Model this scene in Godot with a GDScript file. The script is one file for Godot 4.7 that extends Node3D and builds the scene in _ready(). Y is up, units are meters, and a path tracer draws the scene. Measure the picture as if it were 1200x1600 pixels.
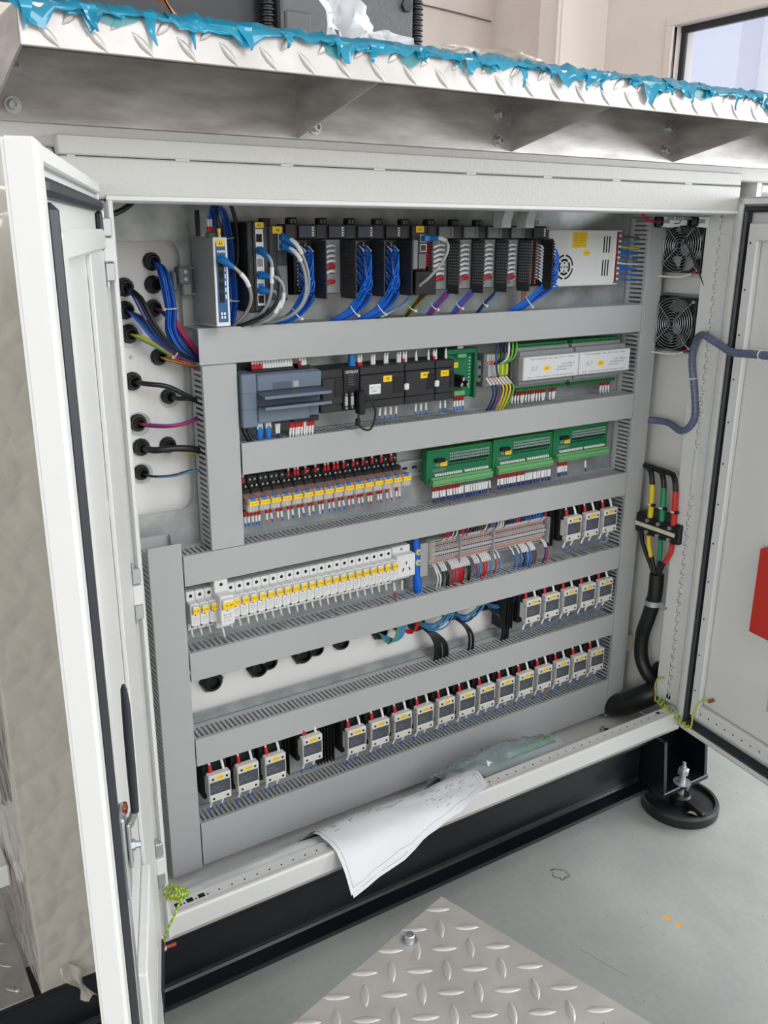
extends Node3D
# An open control cabinet under a tread plate walkway, in a workshop lit by side windows.
# Metres, y up. The mounting plate lies at z = 0.008, the door frame at z = 0.28.

var M := {}
var taken := {}
var rng := RandomNumberGenerator.new()

# ---------------------------------------------------------------- mesh builder
class MB:
	var v := PackedVector3Array()
	var n := PackedVector3Array()
	var u := PackedVector2Array()
	var i := PackedInt32Array()
	func tri(a: Vector3, b: Vector3, c: Vector3, nn: Vector3) -> void:
		var k := v.size()
		v.append(a); v.append(b); v.append(c)
		n.append(nn); n.append(nn); n.append(nn)
		u.append(Vector2(a.x, a.y)); u.append(Vector2(b.x, b.y)); u.append(Vector2(c.x, c.y))
		if (b - a).cross(c - a).dot(nn) > 0.0:
			i.append(k); i.append(k + 2); i.append(k + 1)
		else:
			i.append(k); i.append(k + 1); i.append(k + 2)
	func quad(a: Vector3, b: Vector3, c: Vector3, d: Vector3, nn := Vector3.ZERO) -> void:
		# corners in order: upper left, upper right, lower right, lower left
		if nn == Vector3.ZERO:
			nn = (c - a).cross(b - a).normalized()
			if nn == Vector3.ZERO: nn = (d - a).cross(c - a).normalized()
		var k := v.size()
		v.append(a); v.append(b); v.append(c); v.append(d)
		for q in 4: n.append(nn)
		u.append(Vector2(0, 0)); u.append(Vector2(1, 0)); u.append(Vector2(1, 1)); u.append(Vector2(0, 1))
		if (b - a).cross(c - a).dot(nn) > 0.0:
			for q in [0, 2, 1, 0, 3, 2]: i.append(k + q)
		else:
			for q in [0, 1, 2, 0, 2, 3]: i.append(k + q)
	func squad(a: Vector3, b: Vector3, c: Vector3, d: Vector3, na: Vector3, nb: Vector3, nc: Vector3, nd: Vector3) -> void:
		var k := v.size()
		v.append(a); v.append(b); v.append(c); v.append(d)
		n.append(na); n.append(nb); n.append(nc); n.append(nd)
		u.append(Vector2(0, 0)); u.append(Vector2(1, 0)); u.append(Vector2(1, 1)); u.append(Vector2(0, 1))
		if (b - a).cross(c - a).dot(na + nc) > 0.0:
			for q in [0, 2, 1, 0, 3, 2]: i.append(k + q)
		else:
			for q in [0, 1, 2, 0, 2, 3]: i.append(k + q)
	func box(c: Vector3, s: Vector3, bev := 0.0, bs := Basis()) -> MB:
		var h := s * 0.5
		if bev <= 0.0:
			for ax in 3:
				for sg in [-1.0, 1.0]:
					var nn := Vector3.ZERO; nn[ax] = sg
					var a1 := (ax + 1) % 3
					var a2 := (ax + 2) % 3
					var p := []
					for q in [[-1, 1], [1, 1], [1, -1], [-1, -1]]:
						var w := Vector3.ZERO
						w[ax] = sg * h[ax]; w[a1] = q[0] * h[a1]; w[a2] = q[1] * h[a2]
						p.append(c + bs * w)
					quad(p[0], p[1], p[2], p[3], bs * nn)
			return self
		var b := minf(bev, minf(h.x, minf(h.y, h.z)) * 0.95)
		for ax in 3:
			var a1 := (ax + 1) % 3
			var a2 := (ax + 2) % 3
			for sg in [-1.0, 1.0]:
				var nn := Vector3.ZERO; nn[ax] = sg
				var p := []
				for q in [[-1, 1], [1, 1], [1, -1], [-1, -1]]:
					var w := Vector3.ZERO
					w[ax] = sg * h[ax]; w[a1] = q[0] * (h[a1] - b); w[a2] = q[1] * (h[a2] - b)
					p.append(c + bs * w)
				quad(p[0], p[1], p[2], p[3], bs * nn)
			for s1 in [-1.0, 1.0]:
				for s2 in [-1.0, 1.0]:
					# edge along ax
					var e := []
					for q in [[1, 0], [1, 1], [-1, 1], [-1, 0]]:
						var w := Vector3.ZERO
						w[ax] = q[0] * (h[ax] - b)
						w[a1] = s1 * (h[a1] - (b if q[1] else 0.0))
						w[a2] = s2 * (h[a2] - (0.0 if q[1] else b))
						e.append(c + bs * w)
					var nn := Vector3.ZERO; nn[a1] = s1; nn[a2] = s2
					quad(e[0], e[1], e[2], e[3], (bs * nn).normalized())
		for sx in [-1.0, 1.0]:
			for sy in [-1.0, 1.0]:
				for sz in [-1.0, 1.0]:
					var sg := Vector3(sx, sy, sz)
					var p := []
					for ax in 3:
						var w := sg * (h - Vector3(b, b, b)); w[ax] = sg[ax] * h[ax]
						p.append(c + bs * w)
					tri(p[0], p[1], p[2], (bs * sg).normalized())
		return self
	func bb(x0: float, x1: float, y0: float, y1: float, z0: float, z1: float, bev := 0.0) -> MB:
		return box(Vector3((x0 + x1) * 0.5, (y0 + y1) * 0.5, (z0 + z1) * 0.5), Vector3(x1 - x0, y1 - y0, z1 - z0), bev)
	func tube(p: Array, r, sides := 6, cap := true) -> MB:
		var m := p.size()
		var t0: Vector3 = (p[1] - p[0]).normalized()
		var up := Vector3.UP if absf(t0.y) < 0.9 else Vector3.RIGHT
		var e1 := t0.cross(up).normalized()
		var rows := []
		for k in m:
			var t: Vector3
			if k == 0: t = p[1] - p[0]
			elif k == m - 1: t = p[k] - p[k - 1]
			else: t = (p[k + 1] - p[k - 1])
			t = t.normalized()
			e1 = (e1 - t * e1.dot(t)).normalized()
			var e2 := t.cross(e1)
			var rr: float = r[k] if r is Array else r
			var row := []
			for q in sides:
				var a := TAU * q / sides
				var d: Vector3 = e1 * cos(a) + e2 * sin(a)
				row.append([p[k] + d * rr, d])
			rows.append(row)
		for k in m - 1:
			for q in sides:
				var q2 := (q + 1) % sides
				squad(rows[k][q][0], rows[k][q2][0], rows[k + 1][q2][0], rows[k + 1][q][0], rows[k][q][1], rows[k][q2][1], rows[k + 1][q2][1], rows[k + 1][q][1])
		if cap:
			for en in [0, m - 1]:
				var nn: Vector3 = (p[0] - p[1]).normalized() if en == 0 else (p[m - 1] - p[m - 2]).normalized()
				for q in range(1, sides - 1):
					tri(rows[en][0][0], rows[en][q][0], rows[en][q + 1][0], nn)
		return self
	func lathe(prof: Array, c: Vector3, axis := Vector3.BACK, seg := 16, flat := false) -> MB:
		# prof: [radius, height along axis] pairs, going outside from the base to the tip
		var e1 := axis.cross(Vector3.UP if absf(axis.y) < 0.9 else Vector3.RIGHT).normalized()
		var e2 := axis.cross(e1)
		for k in prof.size() - 1:
			var r0: float = prof[k][0]
			var r1: float = prof[k + 1][0]
			var h0: float = prof[k][1]
			var h1: float = prof[k + 1][1]
			var sl := Vector2(h1 - h0, r0 - r1).normalized()
			if sl == Vector2.ZERO: continue
			for q in seg:
				var a := TAU * q / seg
				var b := TAU * (q + 1) / seg
				var da := e1 * cos(a) + e2 * sin(a)
				var db := e1 * cos(b) + e2 * sin(b)
				if flat:
					da = (da + db).normalized() * 1.0
				var na := (da * sl.x + axis * sl.y).normalized()
				var nb := (db * sl.x + axis * sl.y).normalized() if not flat else na
				var xa := e1 * cos(a) + e2 * sin(a)
				squad(c + xa * r0 + axis * h0, c + db * r0 + axis * h0, c + db * r1 + axis * h1, c + xa * r1 + axis * h1, na, nb, nb, na)
		return self
	func prism(poly: Array, z0: float, z1: float, xf := Transform3D()) -> MB:
		# poly lies in local x, y and is swept from z0 to z1
		var pp := PackedVector2Array(poly)
		var id := Geometry2D.triangulate_polygon(pp)
		for k in range(0, id.size(), 3):
			for z in [z0, z1]:
				tri(xf * Vector3(pp[id[k]].x, pp[id[k]].y, z), xf * Vector3(pp[id[k + 1]].x, pp[id[k + 1]].y, z), xf * Vector3(pp[id[k + 2]].x, pp[id[k + 2]].y, z), xf.basis * Vector3(0, 0, 1 if z == z1 else -1))
		var cw := Geometry2D.is_polygon_clockwise(pp)
		for k in pp.size():
			var a := pp[k]
			var b := pp[(k + 1) % pp.size()]
			var d := (b - a).normalized()
			var nn := Vector3(d.y, -d.x, 0) * (-1.0 if cw else 1.0)
			quad(xf * Vector3(a.x, a.y, z0), xf * Vector3(b.x, b.y, z0), xf * Vector3(b.x, b.y, z1), xf * Vector3(a.x, a.y, z1), xf.basis * nn)
		return self
	func grid(pts: Array, two_sided_gap := 0.0) -> MB:
		# pts[row][column], smooth normals; a second skin two_sided_gap behind gives the sheet a thickness
		var R := pts.size()
		var C: int = pts[0].size()
		var nm := []
		for r in R:
			var row := []
			for c in C:
				var dx: Vector3 = pts[r][mini(c + 1, C - 1)] - pts[r][maxi(c - 1, 0)]
				var dy: Vector3 = pts[mini(r + 1, R - 1)][c] - pts[maxi(r - 1, 0)][c]
				row.append(dx.cross(dy).normalized() * -1.0)
			nm.append(row)
		for side in ([0, 1] if two_sided_gap > 0.0 else [0]):
			for r in R - 1:
				for c in C - 1:
					var o := []
					for q in [[0, 0], [0, 1], [1, 1], [1, 0]]:
						var N: Vector3 = nm[r + q[0]][c + q[1]]
						o.append([pts[r + q[0]][c + q[1]] - N * two_sided_gap * side, N * (1.0 - 2.0 * side)])
					var k := v.size()
					squad(o[0][0], o[1][0], o[2][0], o[3][0], o[0][1], o[1][1], o[2][1], o[3][1])
					for q in 4:
						var qq: Array = [[0, 0], [0, 1], [1, 1], [1, 0]][q]
						u[k + q] = Vector2(float(c + qq[1]) / (C - 1), float(r + qq[0]) / (R - 1))
		return self
	func add(o: MB, xf := Transform3D()) -> MB:
		var k := v.size()
		for q in o.v.size():
			v.append(xf * o.v[q]); n.append((xf.basis * o.n[q]).normalized())
		u.append_array(o.u)
		for q in o.i: i.append(q + k)
		return self
	func arrays() -> Array:
		var a := []
		a.resize(Mesh.ARRAY_MAX)
		a[Mesh.ARRAY_VERTEX] = v; a[Mesh.ARRAY_NORMAL] = n; a[Mesh.ARRAY_TEX_UV] = u; a[Mesh.ARRAY_INDEX] = i
		return a

# ---------------------------------------------------------------- scene helpers
func mesh_of(mb, m) -> ArrayMesh:
	# one builder and material, or matching lists of both
	var am := ArrayMesh.new()
	var bl: Array = mb if mb is Array else [mb]
	var ml: Array = m if m is Array else [m]
	for k in bl.size():
		am.add_surface_from_arrays(Mesh.PRIMITIVE_TRIANGLES, bl[k].arrays())
		am.surface_set_material(k, M[ml[k]])
	return am
func numbered(called: String) -> String:
	taken[called] = taken.get(called, -1) + 1
	return called if taken[called] == 0 else "%s_%03d" % [called, taken[called]]
func put(parent: Node, called: String, mesh: Mesh, at := Vector3.ZERO, bs := Basis()) -> MeshInstance3D:
	var o := MeshInstance3D.new()
	o.mesh = mesh
	o.transform = Transform3D(bs, at)
	if parent == self: o.name = numbered(called)
	else:
		var k := 0
		var nm := called
		while parent.has_node(nm):
			k += 1
			nm = "%s_%03d" % [called, k]
		o.name = nm
	parent.add_child(o)
	return o
func P(parent: Node, called: String, mb, m, at := Vector3.ZERO, bs := Basis()) -> MeshInstance3D:
	return put(parent, called, mesh_of(mb, m), at, bs)
func tag(o: Node, label: String, category := "", group := "", kind := "") -> Node:
	if label: o.set_meta("label", label)
	if category: o.set_meta("category", category)
	if group: o.set_meta("group", group)
	if kind: o.set_meta("kind", kind)
	return o
func thing(called: String, label: String, category: String, at := Vector3.ZERO, group := "") -> Node3D:
	var o := Node3D.new()
	o.name = numbered(called)
	add_child(o)
	o.position = at
	tag(o, label, category, group)
	return o
func copy_of(src: Node3D, called: String, label: String, at: Vector3) -> Node3D:
	var o: Node3D = src.duplicate()
	o.name = numbered(called)
	add_child(o)
	o.position = at
	o.set_meta("label", label)
	return o
func struct(o: Node, label := "", category := "") -> Node:
	return tag(o, label, category, "", "structure")
func curve(pts: Array, n := 12) -> Array:
	# Catmull-Rom through the points, n samples in all
	var out := []
	var c := Curve3D.new()
	for k in pts.size():
		var a: Vector3 = pts[maxi(k - 1, 0)]
		var b: Vector3 = pts[mini(k + 1, pts.size() - 1)]
		var t := (b - a) / 6.0
		c.add_point(pts[k], -t, t)
	c.bake_interval = 0.004
	var L := c.get_baked_length()
	for k in n + 1: out.append(c.sample_baked(L * k / n, true))
	return out
func hexcol(r: int, g: int, b: int) -> Color: return Color8(r, g, b)
func mat(key: String, col: Color, rough := 0.5, metal := 0.0, extra := {}) -> StandardMaterial3D:
	var m := StandardMaterial3D.new()
	m.albedo_color = col; m.roughness = rough; m.metallic = metal
	for k in extra: m.set(k, extra[k])
	m.resource_name = key
	M[key] = m
	return m
const ORD := ["first", "second", "third", "fourth", "fifth", "sixth", "seventh", "eighth", "ninth", "tenth", "eleventh", "twelfth", "thirteenth", "fourteenth", "fifteenth", "sixteenth", "seventeenth", "eighteenth", "nineteenth", "twentieth", "twenty-first", "twenty-second"]
func noise_tex(freq: float, seedv: int, c0: Color, c1: Color, size := 512, oct := 4, typ := FastNoiseLite.TYPE_SIMPLEX_SMOOTH) -> NoiseTexture2D:
	var nz := FastNoiseLite.new()
	nz.noise_type = typ; nz.frequency = freq; nz.seed = seedv
	nz.fractal_octaves = oct
	var t := NoiseTexture2D.new()
	t.width = size; t.height = size; t.seamless = true; t.noise = nz
	var g := Gradient.new()
	g.set_color(0, c0); g.set_color(1, c1)
	t.color_ramp = g
	return t
func bump_tex(freq: float, seedv: int, strength: float, size := 512, oct := 3) -> NoiseTexture2D:
	var nz := FastNoiseLite.new()
	nz.frequency = freq; nz.seed = seedv; nz.fractal_octaves = oct
	var t := NoiseTexture2D.new()
	t.width = size; t.height = size; t.seamless = true; t.noise = nz
	t.as_normal_map = true; t.bump_strength = strength
	return t
func tri_map(key: String, scale: float, albedo: Texture2D = null, normal: Texture2D = null, nscale := 1.0) -> void:
	var m: StandardMaterial3D = M[key]
	m.uv1_triplanar = true; m.uv1_world_triplanar = true
	m.uv1_scale = Vector3.ONE * scale
	if albedo: m.albedo_texture = albedo
	if normal:
		m.normal_enabled = true; m.normal_texture = normal; m.normal_scale = nscale

func _ready() -> void:
	rng.seed = 41
	# camera
	var cam := Camera3D.new()
	cam.name = "camera"
	cam.transform = Transform3D(Basis(Vector3(0.84460, 0.00536, 0.53536), Vector3(0.15724, 0.95337, -0.25762), Vector3(-0.51178, 0.30177, 0.80437)).orthonormalized(), Vector3(0, 1.40, 1.54))
	cam.fov = 59.73
	cam.near = 0.02
	add_child(cam)
	cam.current = true
	# sky
	var env := Environment.new()
	var sm := ProceduralSkyMaterial.new()
	sm.sky_top_color = Color(0.86, 0.90, 0.97); sm.sky_horizon_color = Color(0.97, 0.97, 0.98)
	sm.ground_bottom_color = Color(0.55, 0.55, 0.53); sm.ground_horizon_color = Color(0.85, 0.85, 0.85)
	sm.sky_energy_multiplier = 1.5; sm.ground_energy_multiplier = 1.0
	var sky := Sky.new()
	sky.sky_material = sm
	env.background_mode = Environment.BG_SKY
	env.sky = sky
	env.tonemap_mode = Environment.TONE_MAPPER_LINEAR
	env.tonemap_exposure = 1.0
	env.sdfgi_enabled = true; env.ssao_enabled = true; env.ssil_enabled = true
	var we := WorldEnvironment.new()
	we.name = "world_environment"
	we.environment = env
	add_child(we)
	# daylight at the windows, with added fill from the left and front walls: [centre, facing, size, energy]
	for w in [
		[Vector3(4.9, 1.83, -1.77), Vector3.LEFT, Vector2(2.1, 1.55), 1.5],
		[Vector3(4.9, 1.83, 0.9), Vector3.LEFT, Vector2(2.1, 1.55), 12.0],
		[Vector3(4.9, 1.83, 3.6), Vector3.LEFT, Vector2(2.1, 1.55), 13.0],
		[Vector3(-2.4, 4.5, 6.4), Vector3.FORWARD, Vector2(2.6, 3.6), 2.0],
		[Vector3(1.8, 4.5, 6.4), Vector3.FORWARD, Vector2(2.6, 3.6), 20.0],
		[Vector3(-5.9, 1.95, 1.8), Vector3.RIGHT, Vector2(2.4, 2.1), 3.0],
		[Vector3(-5.9, 1.95, 4.8), Vector3.RIGHT, Vector2(2.4, 2.1), 15.0]]:
		var l := AreaLight3D.new()
		l.name = "daylight_and_fill"
		l.area_size = w[2]
		l.light_energy = w[3]
		l.light_color = Color(0.975, 0.99, 1.0)
		l.area_range = 30.0
		l.shadow_enabled = true
		add_child(l, true)
		l.look_at_from_position(w[0], w[0] + w[1], Vector3.UP)
	make_materials()
	build_room()
	build_cabinet()
	build_doors()
	build_base()
	build_walkway()
	build_beside()
	build_ducts()
	build_top_row()
	build_second_row()
	build_third_row()
	build_fourth_row()
	build_power_relays()
	build_glands()
	build_right_side()
	build_floor_items()
	finish()

func finish() -> void:
	for o in find_children("*", "GeometryInstance3D", true, false):
		o.cast_shadow = GeometryInstance3D.SHADOW_CASTING_SETTING_ON
		# marks and openings of a few millimetres, too small to pick apart in the photograph
		for q in ["screw_hole", "vent_", "wire_entries", "punched_hole", "terminal_screw", "panel_print", "status_lights", "board_print", "rail_slots", "latch_hole", "print", "slots", "release_button", "bars", "seam"]:
			if str(o.name).begins_with(q) and o.get_parent() != self: o.set_meta("kind", "stuff")

func dash_print(w: int, h: int, bg: Color, fg: Color, rows: Array, seedv: int) -> ImageTexture:
	# rows of print: [x0, x1, y, letter height] in pixels; each letter is a few strokes
	var r := RandomNumberGenerator.new()
	r.seed = seedv
	var im := Image.create(w, h, false, Image.FORMAT_RGB8)
	im.fill(bg)
	for q in rows:
		var x: int = q[0]
		while x < q[1]:
			var lw: int = maxi(2, int(q[3] * 0.6))
			if r.randf() > 0.12:
				if r.randf() < 0.8: im.fill_rect(Rect2i(x, q[2], 1, q[3]), fg)
				if r.randf() < 0.6: im.fill_rect(Rect2i(x, q[2], lw, 1), fg)
				if r.randf() < 0.5: im.fill_rect(Rect2i(x, q[2] + q[3] / 2, lw, 1), fg)
				if r.randf() < 0.5: im.fill_rect(Rect2i(x, q[2] + q[3] - 1, lw, 1), fg)
				if r.randf() < 0.5: im.fill_rect(Rect2i(x + lw - 1, q[2], 1, q[3]), fg)
			x += lw + 2
	return ImageTexture.create_from_image(im)

func print_mat(key: String, t: Texture2D, rough := 0.5) -> void:
	mat(key, Color.WHITE, rough)
	M[key].albedo_texture = t

func make_materials() -> void:
	var peel := bump_tex(0.035, 3, 3.0, 512, 2)
	mat("panel_white", hexcol(234, 233, 229), 0.42); tri_map("panel_white", 6.0, null, peel, 0.2)  # cabinet paint lightened to make up for the shade inside
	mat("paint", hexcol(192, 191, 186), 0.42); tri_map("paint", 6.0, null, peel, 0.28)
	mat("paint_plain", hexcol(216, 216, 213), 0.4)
	mat("galv", Color.WHITE, 0.42, 0.55); tri_map("galv", 2.2, noise_tex(0.012, 8, hexcol(150, 158, 160), hexcol(196, 198, 195), 512, 4))
	mat("duct", hexcol(176, 178, 177), 0.5)
	mat("duct_in", hexcol(182, 184, 183), 0.6)
	mat("black", hexcol(16, 17, 19), 0.42)
	mat("black_matt", hexcol(20, 21, 23), 0.7)
	mat("rubber", hexcol(34, 36, 44), 0.5)
	mat("charcoal", hexcol(40, 41, 44), 0.5)
	mat("grey_pl", hexcol(140, 142, 144), 0.5)
	mat("mid_grey", hexcol(108, 110, 112), 0.5)
	mat("plc_blue", hexcol(108, 122, 138), 0.45)
	mat("plc_dark", hexcol(84, 96, 110), 0.5)
	mat("white_pl", hexcol(226, 226, 224), 0.4)
	mat("spiral", Color(0.46, 0.46, 0.55, 0.66), 0.3, 0.0, {"transparency": BaseMaterial3D.TRANSPARENCY_ALPHA})
	mat("spiral_core", hexcol(98, 124, 164), 0.4)
	mat("sealant", hexcol(168, 164, 158), 0.6)
	mat("tape", hexcol(226, 208, 188), 0.7)
	mat("psu", hexcol(222, 223, 222), 0.4, 0.15)
	mat("relay_white", hexcol(206, 200, 190), 0.5)
	mat("relay_case", Color(0.86, 0.82, 0.80, 0.26), 0.08, 0.0, {"transparency": BaseMaterial3D.TRANSPARENCY_ALPHA})
	mat("relay_coil", hexcol(190, 124, 92), 0.5)
	mat("bag_dark", Color(0.16, 0.24, 0.34, 0.75), 0.15, 0.3, {"transparency": BaseMaterial3D.TRANSPARENCY_ALPHA})
	mat("ssr_white", hexcol(214, 212, 206), 0.45)
	mat("cream", hexcol(214, 208, 176), 0.5)
	mat("steel", hexcol(190, 192, 194), 0.32, 0.9)
	mat("zinc", hexcol(186, 190, 192), 0.38, 0.7)
	mat("brass", hexcol(196, 158, 84), 0.3, 0.9)
	mat("copper", hexcol(176, 96, 64), 0.35, 0.8)
	mat("stainless", Color.WHITE, 0.40, 0.6); tri_map("stainless", 1.6, noise_tex(0.02, 12, hexcol(150, 146, 142), hexcol(196, 193, 189), 512, 5))
	M["stainless"].uv1_scale = Vector3(0.7, 3.0, 0.7)
	mat("tread", Color.WHITE, 0.42, 0.45); tri_map("tread", 2.0, noise_tex(0.01, 17, hexcol(178, 174, 170), hexcol(200, 196, 192), 512, 4))
	mat("beam", Color.WHITE, 0.28); tri_map("beam", 3.0, noise_tex(0.02, 9, hexcol(8, 10, 15), hexcol(16, 18, 25), 256, 4))
	mat("red", hexcol(196, 30, 34), 0.45)
	mat("dark_red", hexcol(140, 28, 34), 0.5)
	mat("blue_wire", hexcol(0, 104, 214), 0.35)
	mat("deep_blue", hexcol(20, 44, 120), 0.4)
	mat("light_blue", hexcol(72, 136, 182), 0.4)
	mat("plug_blue", hexcol(28, 116, 190), 0.4)
	mat("green_wire", hexcol(96, 168, 62), 0.4)
	mat("yellow_wire", hexcol(214, 196, 46), 0.4)
	mat("grey_wire", hexcol(158, 160, 160), 0.45)
	mat("white_wire", hexcol(222, 222, 218), 0.45)
	mat("purple_wire", hexcol(96, 60, 150), 0.4)
	mat("red_wire", hexcol(198, 26, 44), 0.38)
	mat("magenta_wire", hexcol(176, 34, 84), 0.38)
	mat("brown_wire", hexcol(112, 50, 36), 0.45)
	mat("orange_wire", hexcol(202, 92, 40), 0.4)
	mat("black_wire", hexcol(24, 24, 26), 0.42)
	mat("yellow", hexcol(250, 208, 20), 0.5)
	mat("yellow_sleeve", hexcol(226, 196, 36), 0.45)
	mat("green_sleeve", hexcol(24, 140, 92), 0.45)
	mat("red_sleeve", hexcol(206, 44, 40), 0.45)
	mat("pcb", hexcol(14, 112, 72), 0.4)
	mat("pcb_light", hexcol(14, 104, 68), 0.45)
	mat("term_green", hexcol(26, 118, 56), 0.45)
	mat("term_pale", hexcol(106, 168, 108), 0.45)
	mat("orange_pl", hexcol(214, 124, 80), 0.5)
	mat("switch_blue", hexcol(18, 88, 138), 0.42)
	mat("navy", hexcol(36, 44, 62), 0.32)
	mat("red_box", hexcol(190, 44, 30), 0.5)
	mat("tan", hexcol(176, 122, 78), 0.7)
	mat("paper", hexcol(236, 236, 240), 0.7)
	mat("ink", hexcol(40, 40, 46), 0.7)
	mat("white_ink", hexcol(232, 234, 236), 0.6)
	mat("hole", hexcol(16, 16, 18), 0.8)
	mat("clear", Color(0.93, 0.9, 0.87, 0.22), 0.08, 0.0, {"transparency": BaseMaterial3D.TRANSPARENCY_ALPHA})
	mat("glass", Color(0.92, 0.95, 0.97, 0.12), 0.03, 0.0, {"transparency": BaseMaterial3D.TRANSPARENCY_ALPHA})
	mat("film_clear", Color(0.86, 0.83, 0.78, 0.42), 0.12, 0.0, {"transparency": BaseMaterial3D.TRANSPARENCY_ALPHA})
	var cn := FastNoiseLite.new()
	cn.noise_type = FastNoiseLite.TYPE_CELLULAR; cn.cellular_return_type = FastNoiseLite.RETURN_DISTANCE2_SUB; cn.frequency = 0.014; cn.seed = 3; cn.fractal_octaves = 2
	var cnt := NoiseTexture2D.new()
	cnt.width = 512; cnt.height = 512; cnt.seamless = true; cnt.noise = cn; cnt.as_normal_map = true; cnt.bump_strength = 14.0
	tri_map("film_clear", 2.0, null, cnt, 0.45)
	mat("film_white", Color(0.93, 0.94, 0.95, 0.62), 0.3, 0.0, {"transparency": BaseMaterial3D.TRANSPARENCY_ALPHA})
	mat("film_patch", Color(0.10, 0.62, 0.66, 0.42), 0.3, 0.0, {"transparency": BaseMaterial3D.TRANSPARENCY_ALPHA})
	mat("film_blue", Color(0.06, 0.58, 0.72, 0.74), 0.16, 0.0, {"transparency": BaseMaterial3D.TRANSPARENCY_ALPHA})
	mat("bag", Color(0.66, 0.72, 0.75, 0.22), 0.06, 0.0, {"transparency": BaseMaterial3D.TRANSPARENCY_ALPHA})
	mat("wall_paint", Color.WHITE, 0.8); tri_map("wall_paint", 0.5, noise_tex(0.008, 21, hexcol(233, 222, 215), hexcol(240, 231, 225), 512, 5))
	mat("wall_light", hexcol(236, 226, 218), 0.8)
	mat("ceiling_paint", hexcol(222, 220, 216), 0.85)
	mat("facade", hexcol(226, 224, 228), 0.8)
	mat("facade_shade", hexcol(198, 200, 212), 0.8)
	mat("machine", hexcol(82, 84, 88), 0.45); tri_map("machine", 5.0, null, peel, 0.5)
	mat("machine_dark", hexcol(40, 42, 46), 0.5)
	mat("label_grey", hexcol(176, 178, 180), 0.5)
	print_mat("label_yellow", dash_print(48, 20, hexcol(250, 208, 20), hexcol(150, 90, 20), [[6, 42, 7, 6]], 5))
	print_mat("ssr_label", dash_print(128, 84, hexcol(74, 79, 85), hexcol(170, 176, 182), [[8, 62, 28, 6], [8, 90, 46, 5], [8, 76, 60, 4]], 7))
	print_mat("breaker_print", dash_print(64, 96, hexcol(228, 228, 226), hexcol(80, 82, 88), [[12, 50, 30, 8], [12, 54, 46, 8], [12, 40, 62, 8], [8, 56, 76, 3]], 11))
	print_mat("io_print", dash_print(256, 96, hexcol(214, 215, 216), hexcol(104, 108, 114), [[20, 236, 6, 7], [160, 236, 34, 9], [156, 228, 48, 7], [150, 214, 60, 6], [34, 62, 40, 10], [34, 60, 54, 4], [20, 236, 84, 6]], 13))
	print_mat("sleeve", dash_print(16, 64, hexcol(226, 226, 224), hexcol(96, 98, 104), [[5, 11, 12, 5], [5, 11, 22, 5], [5, 11, 32, 5], [5, 11, 42, 5]], 17), 0.45)
	print_mat("paper_print", paper_image(), 0.75)
	print_mat("floor_paint", floor_image(), 0.42)
	var fm: StandardMaterial3D = M["floor_paint"]
	fm.normal_enabled = true; fm.normal_texture = bump_tex(0.03, 31, 2.0); fm.normal_scale = 0.12
	print_mat("plc_print", dash_print(128, 96, hexcol(132, 144, 158), hexcol(84, 94, 106), [[34, 70, 60, 5], [34, 66, 70, 5], [34, 60, 80, 4]], 19))
	print_mat("obt_print", dash_print(128, 96, hexcol(50, 51, 54), hexcol(110, 112, 116), [[6, 60, 14, 3], [92, 126, 6, 3], [92, 126, 90, 3], [6, 100, 88, 3]], 23))
	print_mat("yellow_warning", dash_print(64, 72, hexcol(236, 196, 24), hexcol(140, 116, 20), [[6, 58, 8, 5], [6, 58, 20, 4], [6, 56, 29, 4], [6, 58, 38, 4], [6, 50, 47, 4], [6, 58, 58, 5]], 29))
	print_mat("white_tag", dash_print(64, 40, hexcol(232, 232, 232), hexcol(90, 92, 96), [[6, 58, 10, 7], [18, 48, 24, 7]], 37))
	print_mat("grey_note", dash_print(64, 160, hexcol(170, 172, 174), hexcol(84, 86, 90), [[8, 58, 70, 5], [8, 58, 84, 5], [8, 50, 98, 5], [8, 58, 112, 5]], 39))

func paper_image() -> ImageTexture:
	# circuit diagram sheet: fine frame, symbols and rows of writing
	var r := RandomNumberGenerator.new()
	r.seed = 77
	var im := Image.create(512, 360, false, Image.FORMAT_RGB8)
	im.fill(hexcol(232, 232, 236))
	var fg := hexcol(120, 122, 132)
	for q in [[10, 10, 492, 1], [10, 348, 492, 1], [10, 10, 1, 338], [501, 10, 1, 338]]: im.fill_rect(Rect2i(q[0], q[1], q[2], q[3]), fg)
	for k in 26:
		var x := r.randi_range(24, 480)
		im.fill_rect(Rect2i(x, r.randi_range(20, 60), 1, r.randi_range(30, 150)), hexcol(176, 178, 186))
	for k in 150:
		var x := r.randi_range(20, 470)
		var y := r.randi_range(20, 210)
		im.fill_rect(Rect2i(x, y, r.randi_range(3, 18), 2), hexcol(136, 138, 148))
		if k % 3 == 0: im.fill_rect(Rect2i(x, y - 6, 2, 12), fg)
	for k in 12: im.fill_rect(Rect2i(170 + k * 7, 206 + (k % 3), 2, 6), hexcol(110, 112, 122))
	for k in 30: im.fill_rect(Rect2i(r.randi_range(300, 480), r.randi_range(220, 330), r.randi_range(6, 20), 2), fg)
	return ImageTexture.create_from_image(im)

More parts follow.
